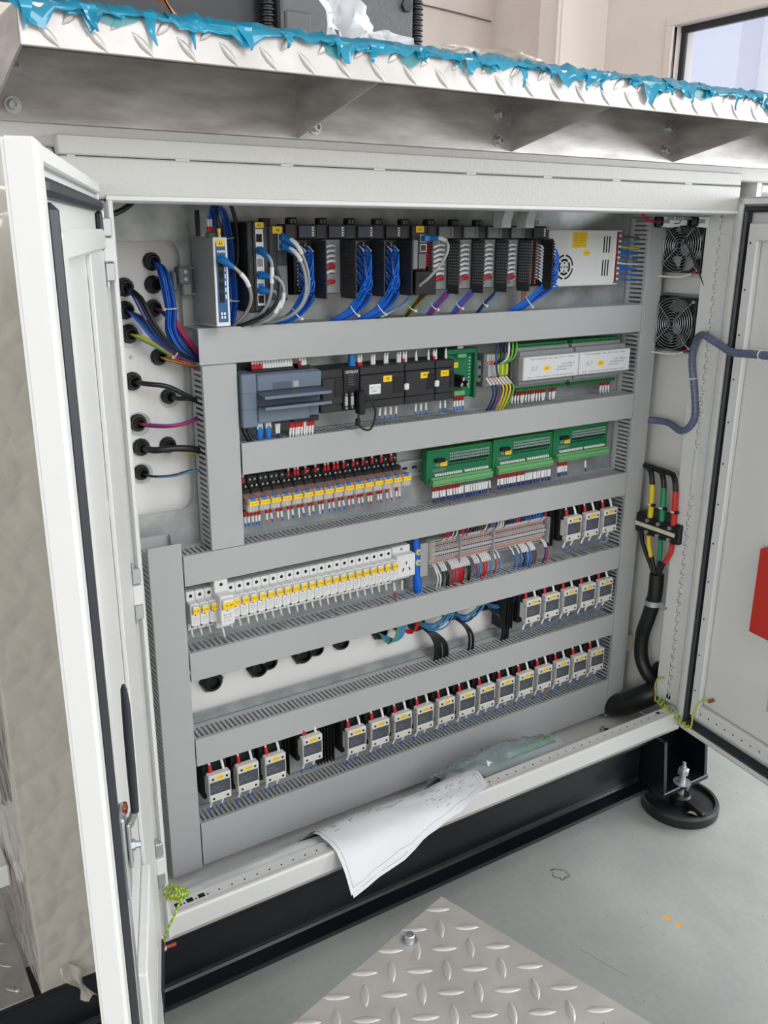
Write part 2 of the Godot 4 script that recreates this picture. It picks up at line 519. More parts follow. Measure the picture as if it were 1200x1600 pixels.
func floor_image() -> ImageTexture:
	# worn grey floor paint, 2.4 m square: mottling, grit, scuffs and two flecks of yellow paint
	var r := RandomNumberGenerator.new()
	r.seed = 99
	var nz := FastNoiseLite.new()
	nz.seed = 4; nz.frequency = 0.006; nz.fractal_octaves = 5
	var nf := FastNoiseLite.new()
	nf.seed = 14; nf.frequency = 0.11
	var S := 2048
	var im := Image.create(S, S, false, Image.FORMAT_RGB8)
	for y in S:
		for x in S:
			var a := nz.get_noise_2d(x * 0.5, y * 0.5) * 0.05 + nf.get_noise_2d(x * 0.5, y * 0.5) * 0.014
			im.set_pixel(x, y, Color(0.605 + a, 0.62 + a, 0.605 + a * 0.9))
	# a point (x, z) in metres lies at pixel ((x + 0.2) / 2.4, (z + 0.4) / 2.4)
	var dark := Color(0.33, 0.33, 0.32)
	for k in 900:
		var x := r.randi_range(4, S - 6)
		var y := r.randi_range(4, S - 6)
		var g := r.randf_range(0.4, 0.52)
		im.fill_rect(Rect2i(x, y, r.randi_range(1, 3), r.randi_range(1, 2)), Color(g, g, g))
	var loops := [[0.99, 0.60, 0.06, 0.018, 2.3], [0.90, 0.58, 0.02, 0.02, 0.0], [1.03, 0.72, 0.03, 0.012, 0.6], [0.45, 0.45, 0.012, 0.012, 0.0], [1.25, 0.33, 0.02, 0.015, 1.0], [0.85, 0.33, 0.008, 0.012, 0.4], [1.12, 0.86, 0.07, 0.03, 0.2]]
	for L in loops:
		var steps := 420
		for k in steps:
			var t := TAU * k / steps
			var wob := 1.0 + 0.55 * nf.get_noise_2d(cos(t) * 14.0, sin(t) * 14.0 + L[0] * 900.0) + 0.2 * nf.get_noise_2d(k * 0.9, L[0] * 90.0)
			if nf.get_noise_2d(k * 0.8 + 500.0, L[1] * 700.0) < 0.0: continue
			var px: float = cos(t) * L[2] * wob
			var pz: float = sin(t) * L[3] * wob
			var x: float = L[0] + px * cos(L[4]) - pz * sin(L[4])
			var z: float = L[1] + px * sin(L[4]) + pz * cos(L[4])
			im.fill_rect(Rect2i(int((x + 0.2) / 2.4 * S), int((z + 0.4) / 2.4 * S), r.randi_range(1, 3), r.randi_range(1, 2)), dark)
	for k in 60:
		var t := k / 60.0
		im.fill_rect(Rect2i(int((1.13 + 0.03 * t + 0.2) / 2.4 * S), int((0.52 + 0.10 * t + 0.4) / 2.4 * S), 2, 1), Color(0.46, 0.46, 0.45))
	for k in 40:
		im.fill_rect(Rect2i(int((1.345 + 0.2) / 2.4 * S) + r.randi_range(0, 8), int((0.545 + 0.4) / 2.4 * S) + r.randi_range(0, 12), 3, 2), Color(0.86, 0.62, 0.16))
		im.fill_rect(Rect2i(int((1.35 + 0.2) / 2.4 * S) + r.randi_range(0, 9), int((0.575 + 0.4) / 2.4 * S) + r.randi_range(0, 7), 2, 3), Color(0.86, 0.62, 0.16))
	return ImageTexture.create_from_image(im)

# ---------------------------------------------------------------- the hall
func build_room() -> void:
	var f := MB.new()
	# the floor slab; its texture tile is 2.4 m square
	var top := [Vector3(-6, 0, -4.72), Vector3(5, 0, -4.72), Vector3(5, 0, 6.5), Vector3(-6, 0, 6.5)]
	f.quad(top[0], top[1], top[2], top[3], Vector3.UP)
	for k in 4: f.u[k] = Vector2((top[k].x + 0.2) / 2.4, (top[k].z + 0.4) / 2.4)
	f.bb(-6, 5, -0.2, -0.001, -4.72, 6.5)
	struct(P(self, "floor", f, "floor_paint"), "grey painted workshop floor with scuffs and yellow flecks")
	struct(P(self, "ceiling", MB.new().bb(-6.2, 5.2, 7.0, 7.2, -4.92, 6.7), "ceiling_paint"))
	struct(P(self, "wall_back", MB.new().bb(-6.2, 5.2, 0, 7.0, -4.92, -4.72), "wall_paint"))
	var wl := MB.new().bb(-6.2, -6, 0, 7.0, -4.72, 0.6).bb(-6.2, -6, 0, 7.0, 3.0, 3.6).bb(-6.2, -6, 0, 7.0, 6.0, 6.5)
	for z in [0.6, 3.6]: wl.bb(-6.2, -6, 0, 0.9, z, z + 2.4).bb(-6.2, -6, 3.0, 7.0, z, z + 2.4)
	struct(P(self, "wall_left", wl, "wall_paint"))
	for k in 2:  # unseen windows, added so light reaches the inner side wall and door
		var w := Node3D.new()
		w.name = "window_%d" % (k + 6)
		add_child(w)
		struct(w, ["unseen added window of the far side wall", "window of the far side wall near the front, added for fill light"][k])
		var fr := MB.new()
		for zz in [0.62, 1.8, 2.98]: fr.bb(-6.1, -6.06, 0.9, 3.0, zz + k * 3.0 - 0.02, zz + k * 3.0 + 0.02, 0.004)
		for yy in [0.92, 2.98]: fr.bb(-6.1, -6.06, yy - 0.02, yy + 0.02, 0.6 + k * 3.0, 3.0 + k * 3.0, 0.004)
		P(w, "window_frame", fr, "charcoal")
		P(w, "pane", MB.new().bb(-6.083, -6.077, 0.9, 3.0, 0.6 + k * 3.0, 3.0 + k * 3.0), "glass")
	var wr := MB.new()
	var zs := [-4.72, -2.87, -0.67, -0.2, 2.0, 2.5, 4.7, 6.5]
	for k in range(0, 8, 2): wr.bb(5, 5.2, 0, 7.0, zs[k], zs[k + 1])
	for k in [1, 3, 5]:
		wr.bb(5, 5.2, 0, 1.0, zs[k], zs[k + 1])
		wr.bb(5, 5.2, 2.66, 7.0, zs[k], zs[k + 1])
	struct(P(self, "wall_right", wr, "wall_paint"), "beige plastered wall with windows behind the machine")
	var wf := MB.new()
	var xs := [-6.0, -3.8, -1.0, 0.4, 3.2, 5.0]
	for k in [0, 2, 4]: wf.bb(xs[k], xs[k + 1], 0, 7.0, 6.5, 6.7)
	for k in [1, 3]:
		wf.bb(xs[k], xs[k + 1], 0, 2.6, 6.5, 6.7)
		wf.bb(xs[k], xs[k + 1], 6.4, 7.0, 6.5, 6.7)
	struct(P(self, "wall_front", wf, "wall_paint"))
	# pilaster and the thin cable on the wall
	var pil := P(self, "trim_1", MB.new().bb(4.58, 5, 0, 7.0, -3.70, -3.47, 0.004), "wall_light")
	struct(pil, "cream pilaster standing out from the beige wall")
	P(pil, "pipe", MB.new().tube([Vector3(4.575, 0, -3.5), Vector3(4.575, 7.0, -3.5)], 0.014, 8), "wall_paint")
	var cab := P(self, "wall_cable", MB.new().tube(curve([Vector3(4.95, 2.98, -4.70), Vector3(4.3, 3.02, -4.70), Vector3(3.2, 3.05, -4.70)], 10), 0.006, 5), "mid_grey")
	tag(cab, "thin grey cable running slanting across the beige back wall", "cable")
	for k in 3:
		var z0: float = zs[k * 2 + 1]
		var z1: float = zs[k * 2 + 2]
		var w := Node3D.new()
		w.name = "window_%d" % (k + 1)
		add_child(w)
		struct(w, ["window with white surround and dark frame behind the walkway", "middle window of the side wall", "window of the side wall near the front"][k])
		var tr := MB.new()
		tr.bb(4.985, 5.03, 2.66, 2.72, z0 - 0.06, z1 + 0.06, 0.006); tr.bb(4.985, 5.03, 0.94, 1.0, z0 - 0.06, z1 + 0.06, 0.006)
		tr.bb(4.985, 5.03, 1.0, 2.66, z0 - 0.06, z0, 0.006); tr.bb(4.985, 5.03, 1.0, 2.66, z1, z1 + 0.06, 0.006)
		P(w, "window_surround", tr, "wall_light")
		var fr := MB.new()
		for zz in [z0 + 0.02, (z0 + z1) * 0.5, z1 - 0.02]: fr.bb(5.065, 5.09, 1.0, 2.66, zz - 0.02, zz + 0.02, 0.004)
		for yy in [1.02, 2.64]: fr.bb(5.06, 5.1, yy - 0.02, yy + 0.02, z0, z1, 0.004)
		P(w, "window_frame", fr, "charcoal")
		P(w, "pane", MB.new().bb(5.075, 5.081, 1.0, 2.66, z0, (z0 + z1) * 0.5), "glass")
		P(w, "pane", MB.new().bb(5.075, 5.081, 1.0, 2.66, (z0 + z1) * 0.5, z1), "glass")
	for k in 2:  # unseen windows, set high to bring added light onto the duct tops
		var x0: float = xs[k * 2 + 1]
		var x1: float = xs[k * 2 + 2]
		var w := Node3D.new()
		w.name = "window_%d" % (k + 4)
		add_child(w)
		struct(w, ["unseen high window of the front wall", "window of the front wall with stronger added fill"][k])
		var fr := MB.new()
		for xx in [x0 + 0.02, (x0 + x1) * 0.5, x1 - 0.02]: fr.bb(xx - 0.02, xx + 0.02, 2.6, 6.4, 6.56, 6.6, 0.004)
		for yy in [2.62, 6.38]: fr.bb(x0, x1, yy - 0.02, yy + 0.02, 6.56, 6.6, 0.004)
		P(w, "window_frame", fr, "charcoal")
		P(w, "pane", MB.new().bb(x0, x1, 2.6, 6.4, 6.575, 6.581), "glass")
	# the pale building across the yard
	var yard := P(self, "yard_ground", MB.new().bb(5.2, 40, -0.3, -0.05, -30, 30), "facade")
	struct(yard, "pale concrete yard outside the window")
	var b := thing("building", "pale building across the yard seen through the window", "building", Vector3(13, -0.05, -6))
	P(b, "wall", MB.new().bb(0, 3, 0, 9, -9, 9), "facade")
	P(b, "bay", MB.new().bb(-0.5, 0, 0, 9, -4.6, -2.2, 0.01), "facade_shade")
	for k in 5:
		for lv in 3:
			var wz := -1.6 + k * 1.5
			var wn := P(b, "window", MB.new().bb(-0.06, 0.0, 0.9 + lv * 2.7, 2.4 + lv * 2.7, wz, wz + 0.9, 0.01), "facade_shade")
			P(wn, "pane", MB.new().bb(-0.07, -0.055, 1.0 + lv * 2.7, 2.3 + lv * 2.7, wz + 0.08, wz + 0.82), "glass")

# ---------------------------------------------------------------- cabinet shell, frame and plate
func W(o: Node3D, called: String, mb, m) -> MeshInstance3D:
	# a part given in world coordinates
	return P(o, called, mb, m, -o.position)
func along(prof: Array, axis: int, a: float, b: float) -> MB:
	# profile swept along x (pairs are z, y) or along y (pairs are x, z)
	var mb := MB.new()
	if axis == 0: mb.prism(prof, a, b, Transform3D(Basis(Vector3(0, 0, 1), Vector3(0, 1, 0), Vector3(1, 0, 0)), Vector3.ZERO))
	else: mb.prism(prof, a, b, Transform3D(Basis(Vector3(1, 0, 0), Vector3(0, 0, 1), Vector3(0, 1, 0)), Vector3.ZERO))
	return mb
func rounded(x0: float, x1: float, y0: float, y1: float, r: float) -> PackedVector2Array:
	var p := PackedVector2Array()
	for q in [[x1 - r, y1 - r, 0.0], [x0 + r, y1 - r, 0.25], [x0 + r, y0 + r, 0.5], [x1 - r, y0 + r, 0.75]]:
		for k in 7:
			var a: float = TAU * (q[2] + 0.25 * k / 6.0)
			p.append(Vector2(q[0] + cos(a) * r, q[1] + sin(a) * r))
	return p
func build_cabinet() -> void:
	var c := thing("electrical_cabinet", "white open electrical cabinet with grey wiring ducts inside", "cabinet", Vector3(1.03, 0.13, 0))
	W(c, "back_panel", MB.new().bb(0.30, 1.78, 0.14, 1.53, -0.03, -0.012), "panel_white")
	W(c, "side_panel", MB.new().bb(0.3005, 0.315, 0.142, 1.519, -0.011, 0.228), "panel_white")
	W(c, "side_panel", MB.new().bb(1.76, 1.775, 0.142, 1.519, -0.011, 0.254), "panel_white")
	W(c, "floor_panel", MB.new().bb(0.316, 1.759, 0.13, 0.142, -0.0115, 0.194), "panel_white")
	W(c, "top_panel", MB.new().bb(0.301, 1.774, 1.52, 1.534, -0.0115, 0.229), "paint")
	# mounting plate with two rounded openings in front of the cable glands
	var mp := CSGBox3D.new()
	mp.name = "mounting_plate"
	mp.size = Vector3(1.40, 1.305, 0.003); mp.material = M["galv"]
	c.add_child(mp)
	mp.position = Vector3(1.02, 0.7975, 0.0065) - c.position
	for q in [rounded(0.36, 0.556, 0.904, 1.38, 0.022), rounded(0.42, 1.335, 0.474, 0.61, 0.022)]:
		var cut := CSGPolygon3D.new()
		cut.name = "opening"
		cut.polygon = q; cut.depth = 0.02; cut.operation = CSGShape3D.OPERATION_SUBTRACTION
		cut.material = M["galv"]
		mp.add_child(cut, true)
		cut.position = -Vector3(1.02, 0.7975, 0.0065) + Vector3(0, 0, 0.018)
	# front frame
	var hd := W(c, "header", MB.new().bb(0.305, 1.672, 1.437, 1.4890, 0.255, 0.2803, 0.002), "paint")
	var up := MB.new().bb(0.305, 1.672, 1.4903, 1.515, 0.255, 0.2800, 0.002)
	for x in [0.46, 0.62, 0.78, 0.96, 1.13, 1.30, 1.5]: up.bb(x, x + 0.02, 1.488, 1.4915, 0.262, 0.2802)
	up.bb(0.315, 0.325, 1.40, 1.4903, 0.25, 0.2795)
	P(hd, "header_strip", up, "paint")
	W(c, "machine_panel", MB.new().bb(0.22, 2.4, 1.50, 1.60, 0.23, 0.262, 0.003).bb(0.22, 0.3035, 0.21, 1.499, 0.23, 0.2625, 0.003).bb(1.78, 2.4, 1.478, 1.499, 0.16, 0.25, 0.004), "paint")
	var rim := MB.new()
	rim.bb(0.305, 0.362, 0.222, 1.437, 0.255, 0.272, 0.002)
	rim.add(along([Vector2(0.360, 0.20), Vector2(0.360, 0.279), Vector2(0.362, 0.283), Vector2(0.366, 0.283), Vector2(0.369, 0.279), Vector2(0.369, 0.20)], 1, 0.222, 1.44))
	rim.add(along([Vector2(0.20, 1.434), Vector2(0.279, 1.434), Vector2(0.284, 1.436), Vector2(0.284, 1.441), Vector2(0.279, 1.4435), Vector2(0.20, 1.4435)], 0, 0.36, 1.69))
	W(c, "frame_rim", rim, "paint_plain")
	var post := along([Vector2(1.7030, 0.2600), Vector2(1.6885, 0.2600), Vector2(1.684, 0.266), Vector2(1.684, 0.283), Vector2(1.690, 0.286), Vector2(1.70, 0.284), Vector2(1.759, 0.262), Vector2(1.759, 0.256), Vector2(1.7030, 0.256)], 1, 0.245, 1.45)
	W(c, "corner_post", post, "paint_plain")
	# perforated rail: square holes every 25 mm with a small hole between, as punched sheet
	var pr := MB.new()
	var zc := 0.222
	pr.bb(1.700, 1.7025, 0.255, 1.44, zc + 0.0062, 0.2598)
	pr.bb(1.700, 1.7025, 0.255, 1.44, 0.182, zc - 0.0062)
	var yy := 1.4335
	while yy > 0.275:
		if yy - 0.025 < 0.885 and yy > 0.83:
			yy -= 0.025
			continue
		pr.bb(1.700, 1.7025, yy - 0.0188, yy - 0.0145, zc - 0.0062, zc + 0.0062)
		pr.bb(1.700, 1.7025, yy - 0.0105, yy - 0.0062, zc - 0.0062, zc + 0.0062)
		pr.bb(1.700, 1.7025, yy - 0.0145, yy - 0.0105, zc - 0.0062, zc - 0.002)
		pr.bb(1.700, 1.7025, yy - 0.0145, yy - 0.0105, zc + 0.002, zc + 0.0062)
		yy -= 0.025
	pr.bb(1.700, 1.7025, 0.255, 0.275, zc - 0.0062, zc + 0.0062)
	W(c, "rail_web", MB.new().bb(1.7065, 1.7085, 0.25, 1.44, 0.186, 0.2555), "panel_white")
	W(c, "perforated_rail", pr, "paint_plain")
	# sill with its row of punched holes
	var sl := along([Vector2(0.1945, 0.131), Vector2(0.1945, 0.2145), Vector2(0.236, 0.2145), Vector2(0.236, 0.2545), Vector2(0.239, 0.257), Vector2(0.268, 0.257), Vector2(0.272, 0.262), Vector2(0.278, 0.262), Vector2(0.281, 0.258), Vector2(0.281, 0.222), Vector2(0.262, 0.222), Vector2(0.262, 0.2075), Vector2(0.1985, 0.2075), Vector2(0.1985, 0.131)], 0, 0.366, 1.69)
	var sill := W(c, "sill", sl, "paint_plain")
	var hl := MB.new()
	for k in 3: hl.bb(0.385 + k * 0.022, 0.397 + k * 0.022, 0.2565, 0.2573, 0.247, 0.257)
	var x := 0.402
	while x < 1.68:
		hl.lathe([[0.0018, 0.0], [0.0018, 0.0005], [0.0, 0.0005]], Vector3(x, 0.257, 0.2545), Vector3.UP, 8)
		x += 0.022 if x < 0.45 else 0.025
	hl.bb(1.628, 1.638, 0.2565, 0.2573, 0.244, 0.253)
	P(sill, "punched_hole", hl, "hole")
	W(c, "sealant_strip", MB.new().bb(0.32, 1.69, 0.2068, 0.2215, 0.2625, 0.2715), "sealant")
	for q in [[1.655, 1.352], [1.655, 0.805], [1.655, 0.285]]: hinge(c, Vector3(1.686, q[1], 0.292), 0.068)
	for y in [1.33, 0.83, 0.34]: hinge(c, Vector3(0.352, y, 0.284), 0.085)

func hinge(c: Node3D, at: Vector3, h: float) -> void:
	var mb := MB.new()
	mb.tube([at + Vector3(0, -0.006, 0), at + Vector3(0, h + 0.006, 0)], 0.0028, 8)
	mb.box(at + Vector3(0.004, h * 0.16, 0.0), Vector3(0.013, h * 0.28, 0.012), 0.0012)
	mb.box(at + Vector3(0.004, h * 0.84, 0.0), Vector3(0.013, h * 0.28, 0.012), 0.0012)
	var o := W(c, "hinge", mb, "zinc")
	P(o, "hinge_leaf", MB.new().box(at - c.position + c.position + Vector3(0.003, h * 0.5, 0.004), Vector3(0.016, h * 0.36, 0.014), 0.0015), "paint_plain")

# ---------------------------------------------------------------- the two doors
func door_basis(d: Vector3, nrm: Vector3) -> Basis: return Basis(d, Vector3.UP, nrm)
func build_doors() -> void:
	var c: Node3D = get_node("electrical_cabinet")
	# each door is a tray; local x runs from the hinge to the free edge, local z is the inner side
	var dr := Vector3(-0.12, 0, 0.993).normalized()
	var nr := Vector3(-0.993, 0, -0.12).normalized()
	var H := 1.239
	var r := door(c, "door", Vector3(1.668, 0.229, 0.282), door_basis(dr, nr), 0.64, H)
	# frame of folded sheet inside the gasket, with a row of small holes
	var fr := MB.new()
	fr.bb(0.030, 0.058, 0.045, H - 0.05, -0.018, -0.004, 0.003)
	fr.bb(0.058, 0.62, 0.045, 0.082, -0.018, -0.004, 0.003)
	fr.bb(0.052, 0.62, H - 0.086, H - 0.05, -0.018, 0.0, 0.003)
	P(r, "inner_frame", fr, "paint_plain")
	var hl := MB.new()
	for k in 12: hl.lathe([[0.0022, 0], [0.0022, 0.0006], [0, 0.0006]], Vector3(0.040, 0.115 + k * 0.094, -0.004), Vector3.BACK, 8)
	for k in 22: hl.lathe([[0.002, 0], [0.002, 0.0006], [0, 0.0006]], Vector3(0.066 + k * 0.0255, 0.064, -0.004), Vector3.BACK, 8)
	P(r, "punched_hole", hl, "hole")
	P(r, "earth_stud", MB.new().tube([Vector3(0.085, 0.108, -0.02), Vector3(0.085, 0.108, -0.004)], 0.0045, 8), "copper")
	var doc := P(r, "document_box", MB.new().bb(0.182, 0.45, 0.335, 0.53, -0.018, 0.012, 0.003), "red_box")
	P(doc, "screw", MB.new().lathe([[0.004, 0], [0.004, 0.002], [0, 0.004]], Vector3(0.176, 0.40, -0.018), Vector3.BACK, 8), "zinc")
	var lv := MB.new().bb(0.236, 0.42, 0.16, 0.36, -0.0175, -0.0145, 0.002)
	for k in 22: lv.bb(0.243, 0.41, 0.168 + k * 0.0086, 0.1735 + k * 0.0086, -0.0145, -0.011, 0.001)
	P(r, "louvre_vent", lv, "label_grey")
	var nt := MB.new()
	nt.quad(Vector3(0.088, 1.156, -0.0172), Vector3(0.19, 1.156, -0.0172), Vector3(0.19, 1.085, -0.0172), Vector3(0.088, 1.085, -0.0172), Vector3.BACK)
	P(r, "notice", nt, "grey_note")
	# the door on the other side, seen almost edge on; local x runs from the free edge (-0.635) to the hinge
	var dl := Vector3(-0.329, 0, 0.944).normalized()
	var nl := Vector3(0.944, 0, 0.329).normalized()
	var HH := 1.228
	var lm := MB.new()
	lm.bb(-0.634, -0.001, 0.001, HH - 0.001, -0.0195, -0.007)
	lm.bb(-0.635, -0.608, 0.0, HH, -0.0200, 0.003, 0.003)
	lm.bb(-0.610, 0.0, HH - 0.014, HH, -0.0200, 0.0, 0.002); lm.bb(-0.610, 0.0, 0.0, 0.014, -0.0200, 0.0, 0.002)
	lm.bb(-0.012, 0.0, 0.014, HH - 0.014, -0.0200, -0.0015, 0.001)
	var l := P(c, "door", lm, "paint_plain", Vector3(0.350, 0.229, 0.290) - c.position, Basis(-dl, Vector3.UP, nl))
	P(l, "gasket", MB.new().bb(-0.607, -0.590, 0.02, HH - 0.040, -0.007, 0.0085, 0.005).bb(-0.607, -0.018, HH - 0.036, HH - 0.0225, -0.007, 0.0045, 0.004).bb(-0.028, -0.017, HH - 0.085, HH - 0.036, -0.007, 0.0025, 0.003).bb(-0.594, -0.028, 0.02, 0.032, -0.007, 0.003, 0.003), "rubber")
	var bar := MB.new().bb(-0.586, -0.535, 0.05, HH - 0.062, -0.007, 0.006, 0.005)
	P(l, "frame_bar", bar, "paint_plain")
	P(l, "frame_bar", MB.new().bb(-0.222, -0.0125, 0.0145, HH - 0.0835, -0.007, -0.0015, 0.0008), "paint_plain")
	P(l, "frame_bar", MB.new().bb(-0.5445, -0.030, HH - 0.083, HH - 0.058, -0.007, 0.004, 0.003), "paint_plain")
	var seam := MB.new()
	for k in 3: seam.bb(-0.2232, -0.2216, 0.30 + k * 0.28, 0.56 + k * 0.28, -0.0072, -0.0068)
	P(l, "seam", seam, "mid_grey")
	# rod lock with lever
	var lk := P(l, "lock_case", MB.new().bb(-0.592, -0.562, 0.585, 0.672, 0.006, 0.012, 0.002), "zinc")
	P(lk, "lever_arm", MB.new().box(Vector3(-0.584, 0.642, 0.0145), Vector3(0.014, 0.046, 0.003), 0.001).tube([Vector3(-0.584, 0.660, 0.0155), Vector3(-0.587, 0.678, 0.0215)], 0.0034, 6), "steel")
	P(lk, "lever_grip", MB.new().tube([Vector3(-0.587, 0.676, 0.0215), Vector3(-0.586, 0.71, 0.0215), Vector3(-0.584, 0.75, 0.0215), Vector3(-0.582, 0.78, 0.0215), Vector3(-0.581, 0.795, 0.021), Vector3(-0.581, 0.799, 0.021)], [0.0036, 0.0040, 0.0040, 0.0038, 0.0028, 0.0014], 10), "rubber")
	P(lk, "bolt", MB.new().lathe([[0.0052, 0], [0.0052, 0.003], [0.0034, 0.003], [0.0034, 0.008], [0, 0.008]], Vector3(-0.585, 0.640, 0.016), Vector3.BACK, 6, true), "steel")
	for y in [0.622, 0.672]: P(lk, "rivet", MB.new().lathe([[0.006, 0], [0.005, 0.003], [0, 0.004]], Vector3(-0.574, y, 0.011), Vector3.BACK, 12), "copper")
	P(lk, "lock_rod", MB.new().bb(-0.584, -0.560, 0.07, 0.585, 0.0062, 0.0085, 0.0008), "zinc")
	var pk := MB.new().bb(-0.43, -0.235, 0.03, 0.345, -0.0069, 0.0055, 0.002)
	pk.bb(-0.425, -0.24, 0.10, 0.104, 0.0055, 0.0062).bb(-0.425, -0.24, 0.20, 0.204, 0.0055, 0.0062)
	P(l, "document_pocket", pk, "white_pl")
	var tape := MB.new().prism([Vector2(-0.485, 0.962), Vector2(-0.430, 0.952), Vector2(-0.412, 0.944), Vector2(-0.455, 0.938), Vector2(-0.447, 0.912), Vector2(-0.440, 0.906), Vector2(-0.466, 0.904), Vector2(-0.486, 0.932)], -0.0069, -0.0063)
	P(l, "masking_tape", tape, "tape")

func door(c: Node3D, called: String, at: Vector3, bs: Basis, wide: float, high: float) -> MeshInstance3D:
	# tray: panel set 20 mm below the rim, rim strips, rubber gasket
	var s := signf(wide)
	var w := absf(wide)
	var mb := MB.new()
	var X := func(a: float, b: float) -> Array: return [minf(a * s, b * s), maxf(a * s, b * s)]
	var q: Array = X.call(0.0, w)
	mb.bb(q[0], q[1], 0, high, -0.026, -0.020)
	for e in [[0.0, 0.004, 0.0, high], [w - 0.004, w, 0.0, high], [0.0, w, 0.0, 0.004], [0.0, w, high - 0.004, high]]:
		q = X.call(e[0], e[1]); mb.bb(q[0], q[1], e[2], e[3], -0.026, 0.0, 0.0012)
	for e in [[0.0, 0.014, 0.0, high], [0.0, w, 0.0, 0.014], [0.0, w, high - 0.014, high]]:
		q = X.call(e[0], e[1]); mb.bb(q[0], q[1], e[2], e[3], -0.003, 0.0)
	# broad rounded rim at the free edge
	q = X.call(w - 0.068, w); mb.bb(q[0], q[1], 0.0, high, -0.02, 0.004, 0.008)
	var o := P(c, called, mb, "paint_plain", at - c.position, bs)
	var g := MB.new()
	var a0 := 0.016
	var a1 := 0.026
	for e in [[a0, a1, 0.018, high - 0.018], [w - 0.082, w - 0.070, 0.018, high - 0.018], [a0, w - 0.07, 0.018, 0.030], [a0, w - 0.07, high - 0.030, high - 0.018]]:
		q = X.call(e[0], e[1]); g.bb(q[0], q[1], e[2], e[3], -0.019, 0.002, 0.004)
	P(o, "gasket", g, "rubber")
	return o

# ---------------------------------------------------------------- base beam and levelling foot
func build_base() -> void:
	var b := thing("channel_beam", "black painted steel channel beam under the white cabinet", "beam", Vector3(0.5, 0.055, 0.22))
	b.set_meta("kind", "thing")
	var prof := [Vector2(0.20, 0.055), Vector2(0.272, 0.055), Vector2(0.274, 0.058), Vector2(0.272, 0.066), Vector2(0.242, 0.069), Vector2(0.238, 0.073), Vector2(0.236, 0.080), Vector2(0.236, 0.18), Vector2(0.238, 0.187), Vector2(0.242, 0.190), Vector2(0.268, 0.196), Vector2(0.270, 0.199), Vector2(0.270, 0.206), Vector2(0.20, 0.206)]
	W(b, "channel", along(prof, 0, -0.9, 1.60), "beam")
	W(b, "end_plate", MB.new().bb(1.60, 1.80, 0.075, 0.206, 0.20, 0.212), "beam")
	W(b, "rear_beam", MB.new().bb(1.80, 2.9, 0.055, 0.206, 0.10, 0.14, 0.003), "beam")
	W(b, "support", MB.new().bb(0.0, 0.08, 0.0, 0.06, 0.10, 0.24, 0.003).bb(-0.8, -0.7, 0, 0.06, 0.1, 0.24, 0.003), "beam")
	var f := thing("levelling_foot", "black round levelling foot with bolt under the cabinet corner", "machine foot", Vector3(1.683, 0, 0.306))
	P(f, "pad", MB.new().lathe([[0.0, 0.0], [0.092, 0.0], [0.095, 0.004], [0.095, 0.024], [0.091, 0.030], [0.084, 0.030], [0.080, 0.020], [0.02, 0.018], [0.0, 0.018]], Vector3.ZERO, Vector3.UP, 40), "black")
	P(f, "hub", MB.new().lathe([[0.026, 0.018], [0.026, 0.036], [0.022, 0.040], [0.0, 0.040]], Vector3.ZERO, Vector3.UP, 20), "black")
	for k in 3:
		var a := TAU * k / 3.0 + 0.35
		P(f, "rib", MB.new().box(Vector3(0.055, 0.026, 0), Vector3(0.062, 0.022, 0.014), 0.003), "black", Vector3.ZERO, Basis(Vector3.UP, a))
	var br := MB.new()
	br.bb(1.604, 1.77, 0.058, 0.072, 0.205, 0.318, 0.002)
	var bracket := P(f, "base_plate", br, "beam", -f.position)
	P(bracket, "gusset", MB.new().prism([Vector2(0.205, 0.072), Vector2(0.314, 0.072), Vector2(0.300, 0.206), Vector2(0.205, 0.206)], 1.606, 1.616, Transform3D(Basis(Vector3(0, 0, 1), Vector3(0, 1, 0), Vector3(1, 0, 0)), Vector3.ZERO)), "beam")
	P(bracket, "gusset", MB.new().prism([Vector2(0.205, 0.072), Vector2(0.314, 0.072), Vector2(0.300, 0.206), Vector2(0.205, 0.206)], 1.758, 1.768, Transform3D(Basis(Vector3(0, 0, 1), Vector3(0, 1, 0), Vector3(1, 0, 0)), Vector3.ZERO)), "beam")
	var bolt := P(f, "bolt", MB.new().tube([Vector3(0, 0.036, 0), Vector3(0, 0.118, 0)], 0.0075, 12).lathe([[0.0045, 0.118], [0.0045, 0.130], [0.0, 0.130]], Vector3.ZERO, Vector3.UP, 8), "zinc")
	P(bolt, "nut", MB.new().lathe([[0.014, 0.098], [0.014, 0.110], [0.011, 0.112], [0.0, 0.112]], Vector3.ZERO, Vector3.UP, 6, true), "zinc")
	P(bolt, "washer", MB.new().lathe([[0.022, 0.072], [0.022, 0.0745], [0.0, 0.0745]], Vector3.ZERO, Vector3.UP, 20), "zinc")
	var cr := P(self, "paper_scrap", MB.new().grid([[Vector3(0, 0, 0), Vector3(0.008, 0.002, 0.002), Vector3(0.012, 0, 0.006)], [Vector3(0.004, 0.003, 0.014), Vector3(0.014, 0.004, 0.016), Vector3(0.020, 0.002, 0.018)], [Vector3(0.010, 0.0, 0.030), Vector3(0.020, 0.003, 0.034), Vector3(0.026, 0.001, 0.030)]], 0.0006), "cream", Vector3(1.655, 0.0225, 0.352))
	tag(cr, "small crumpled beige paper scrap on the round foot", "paper scrap")

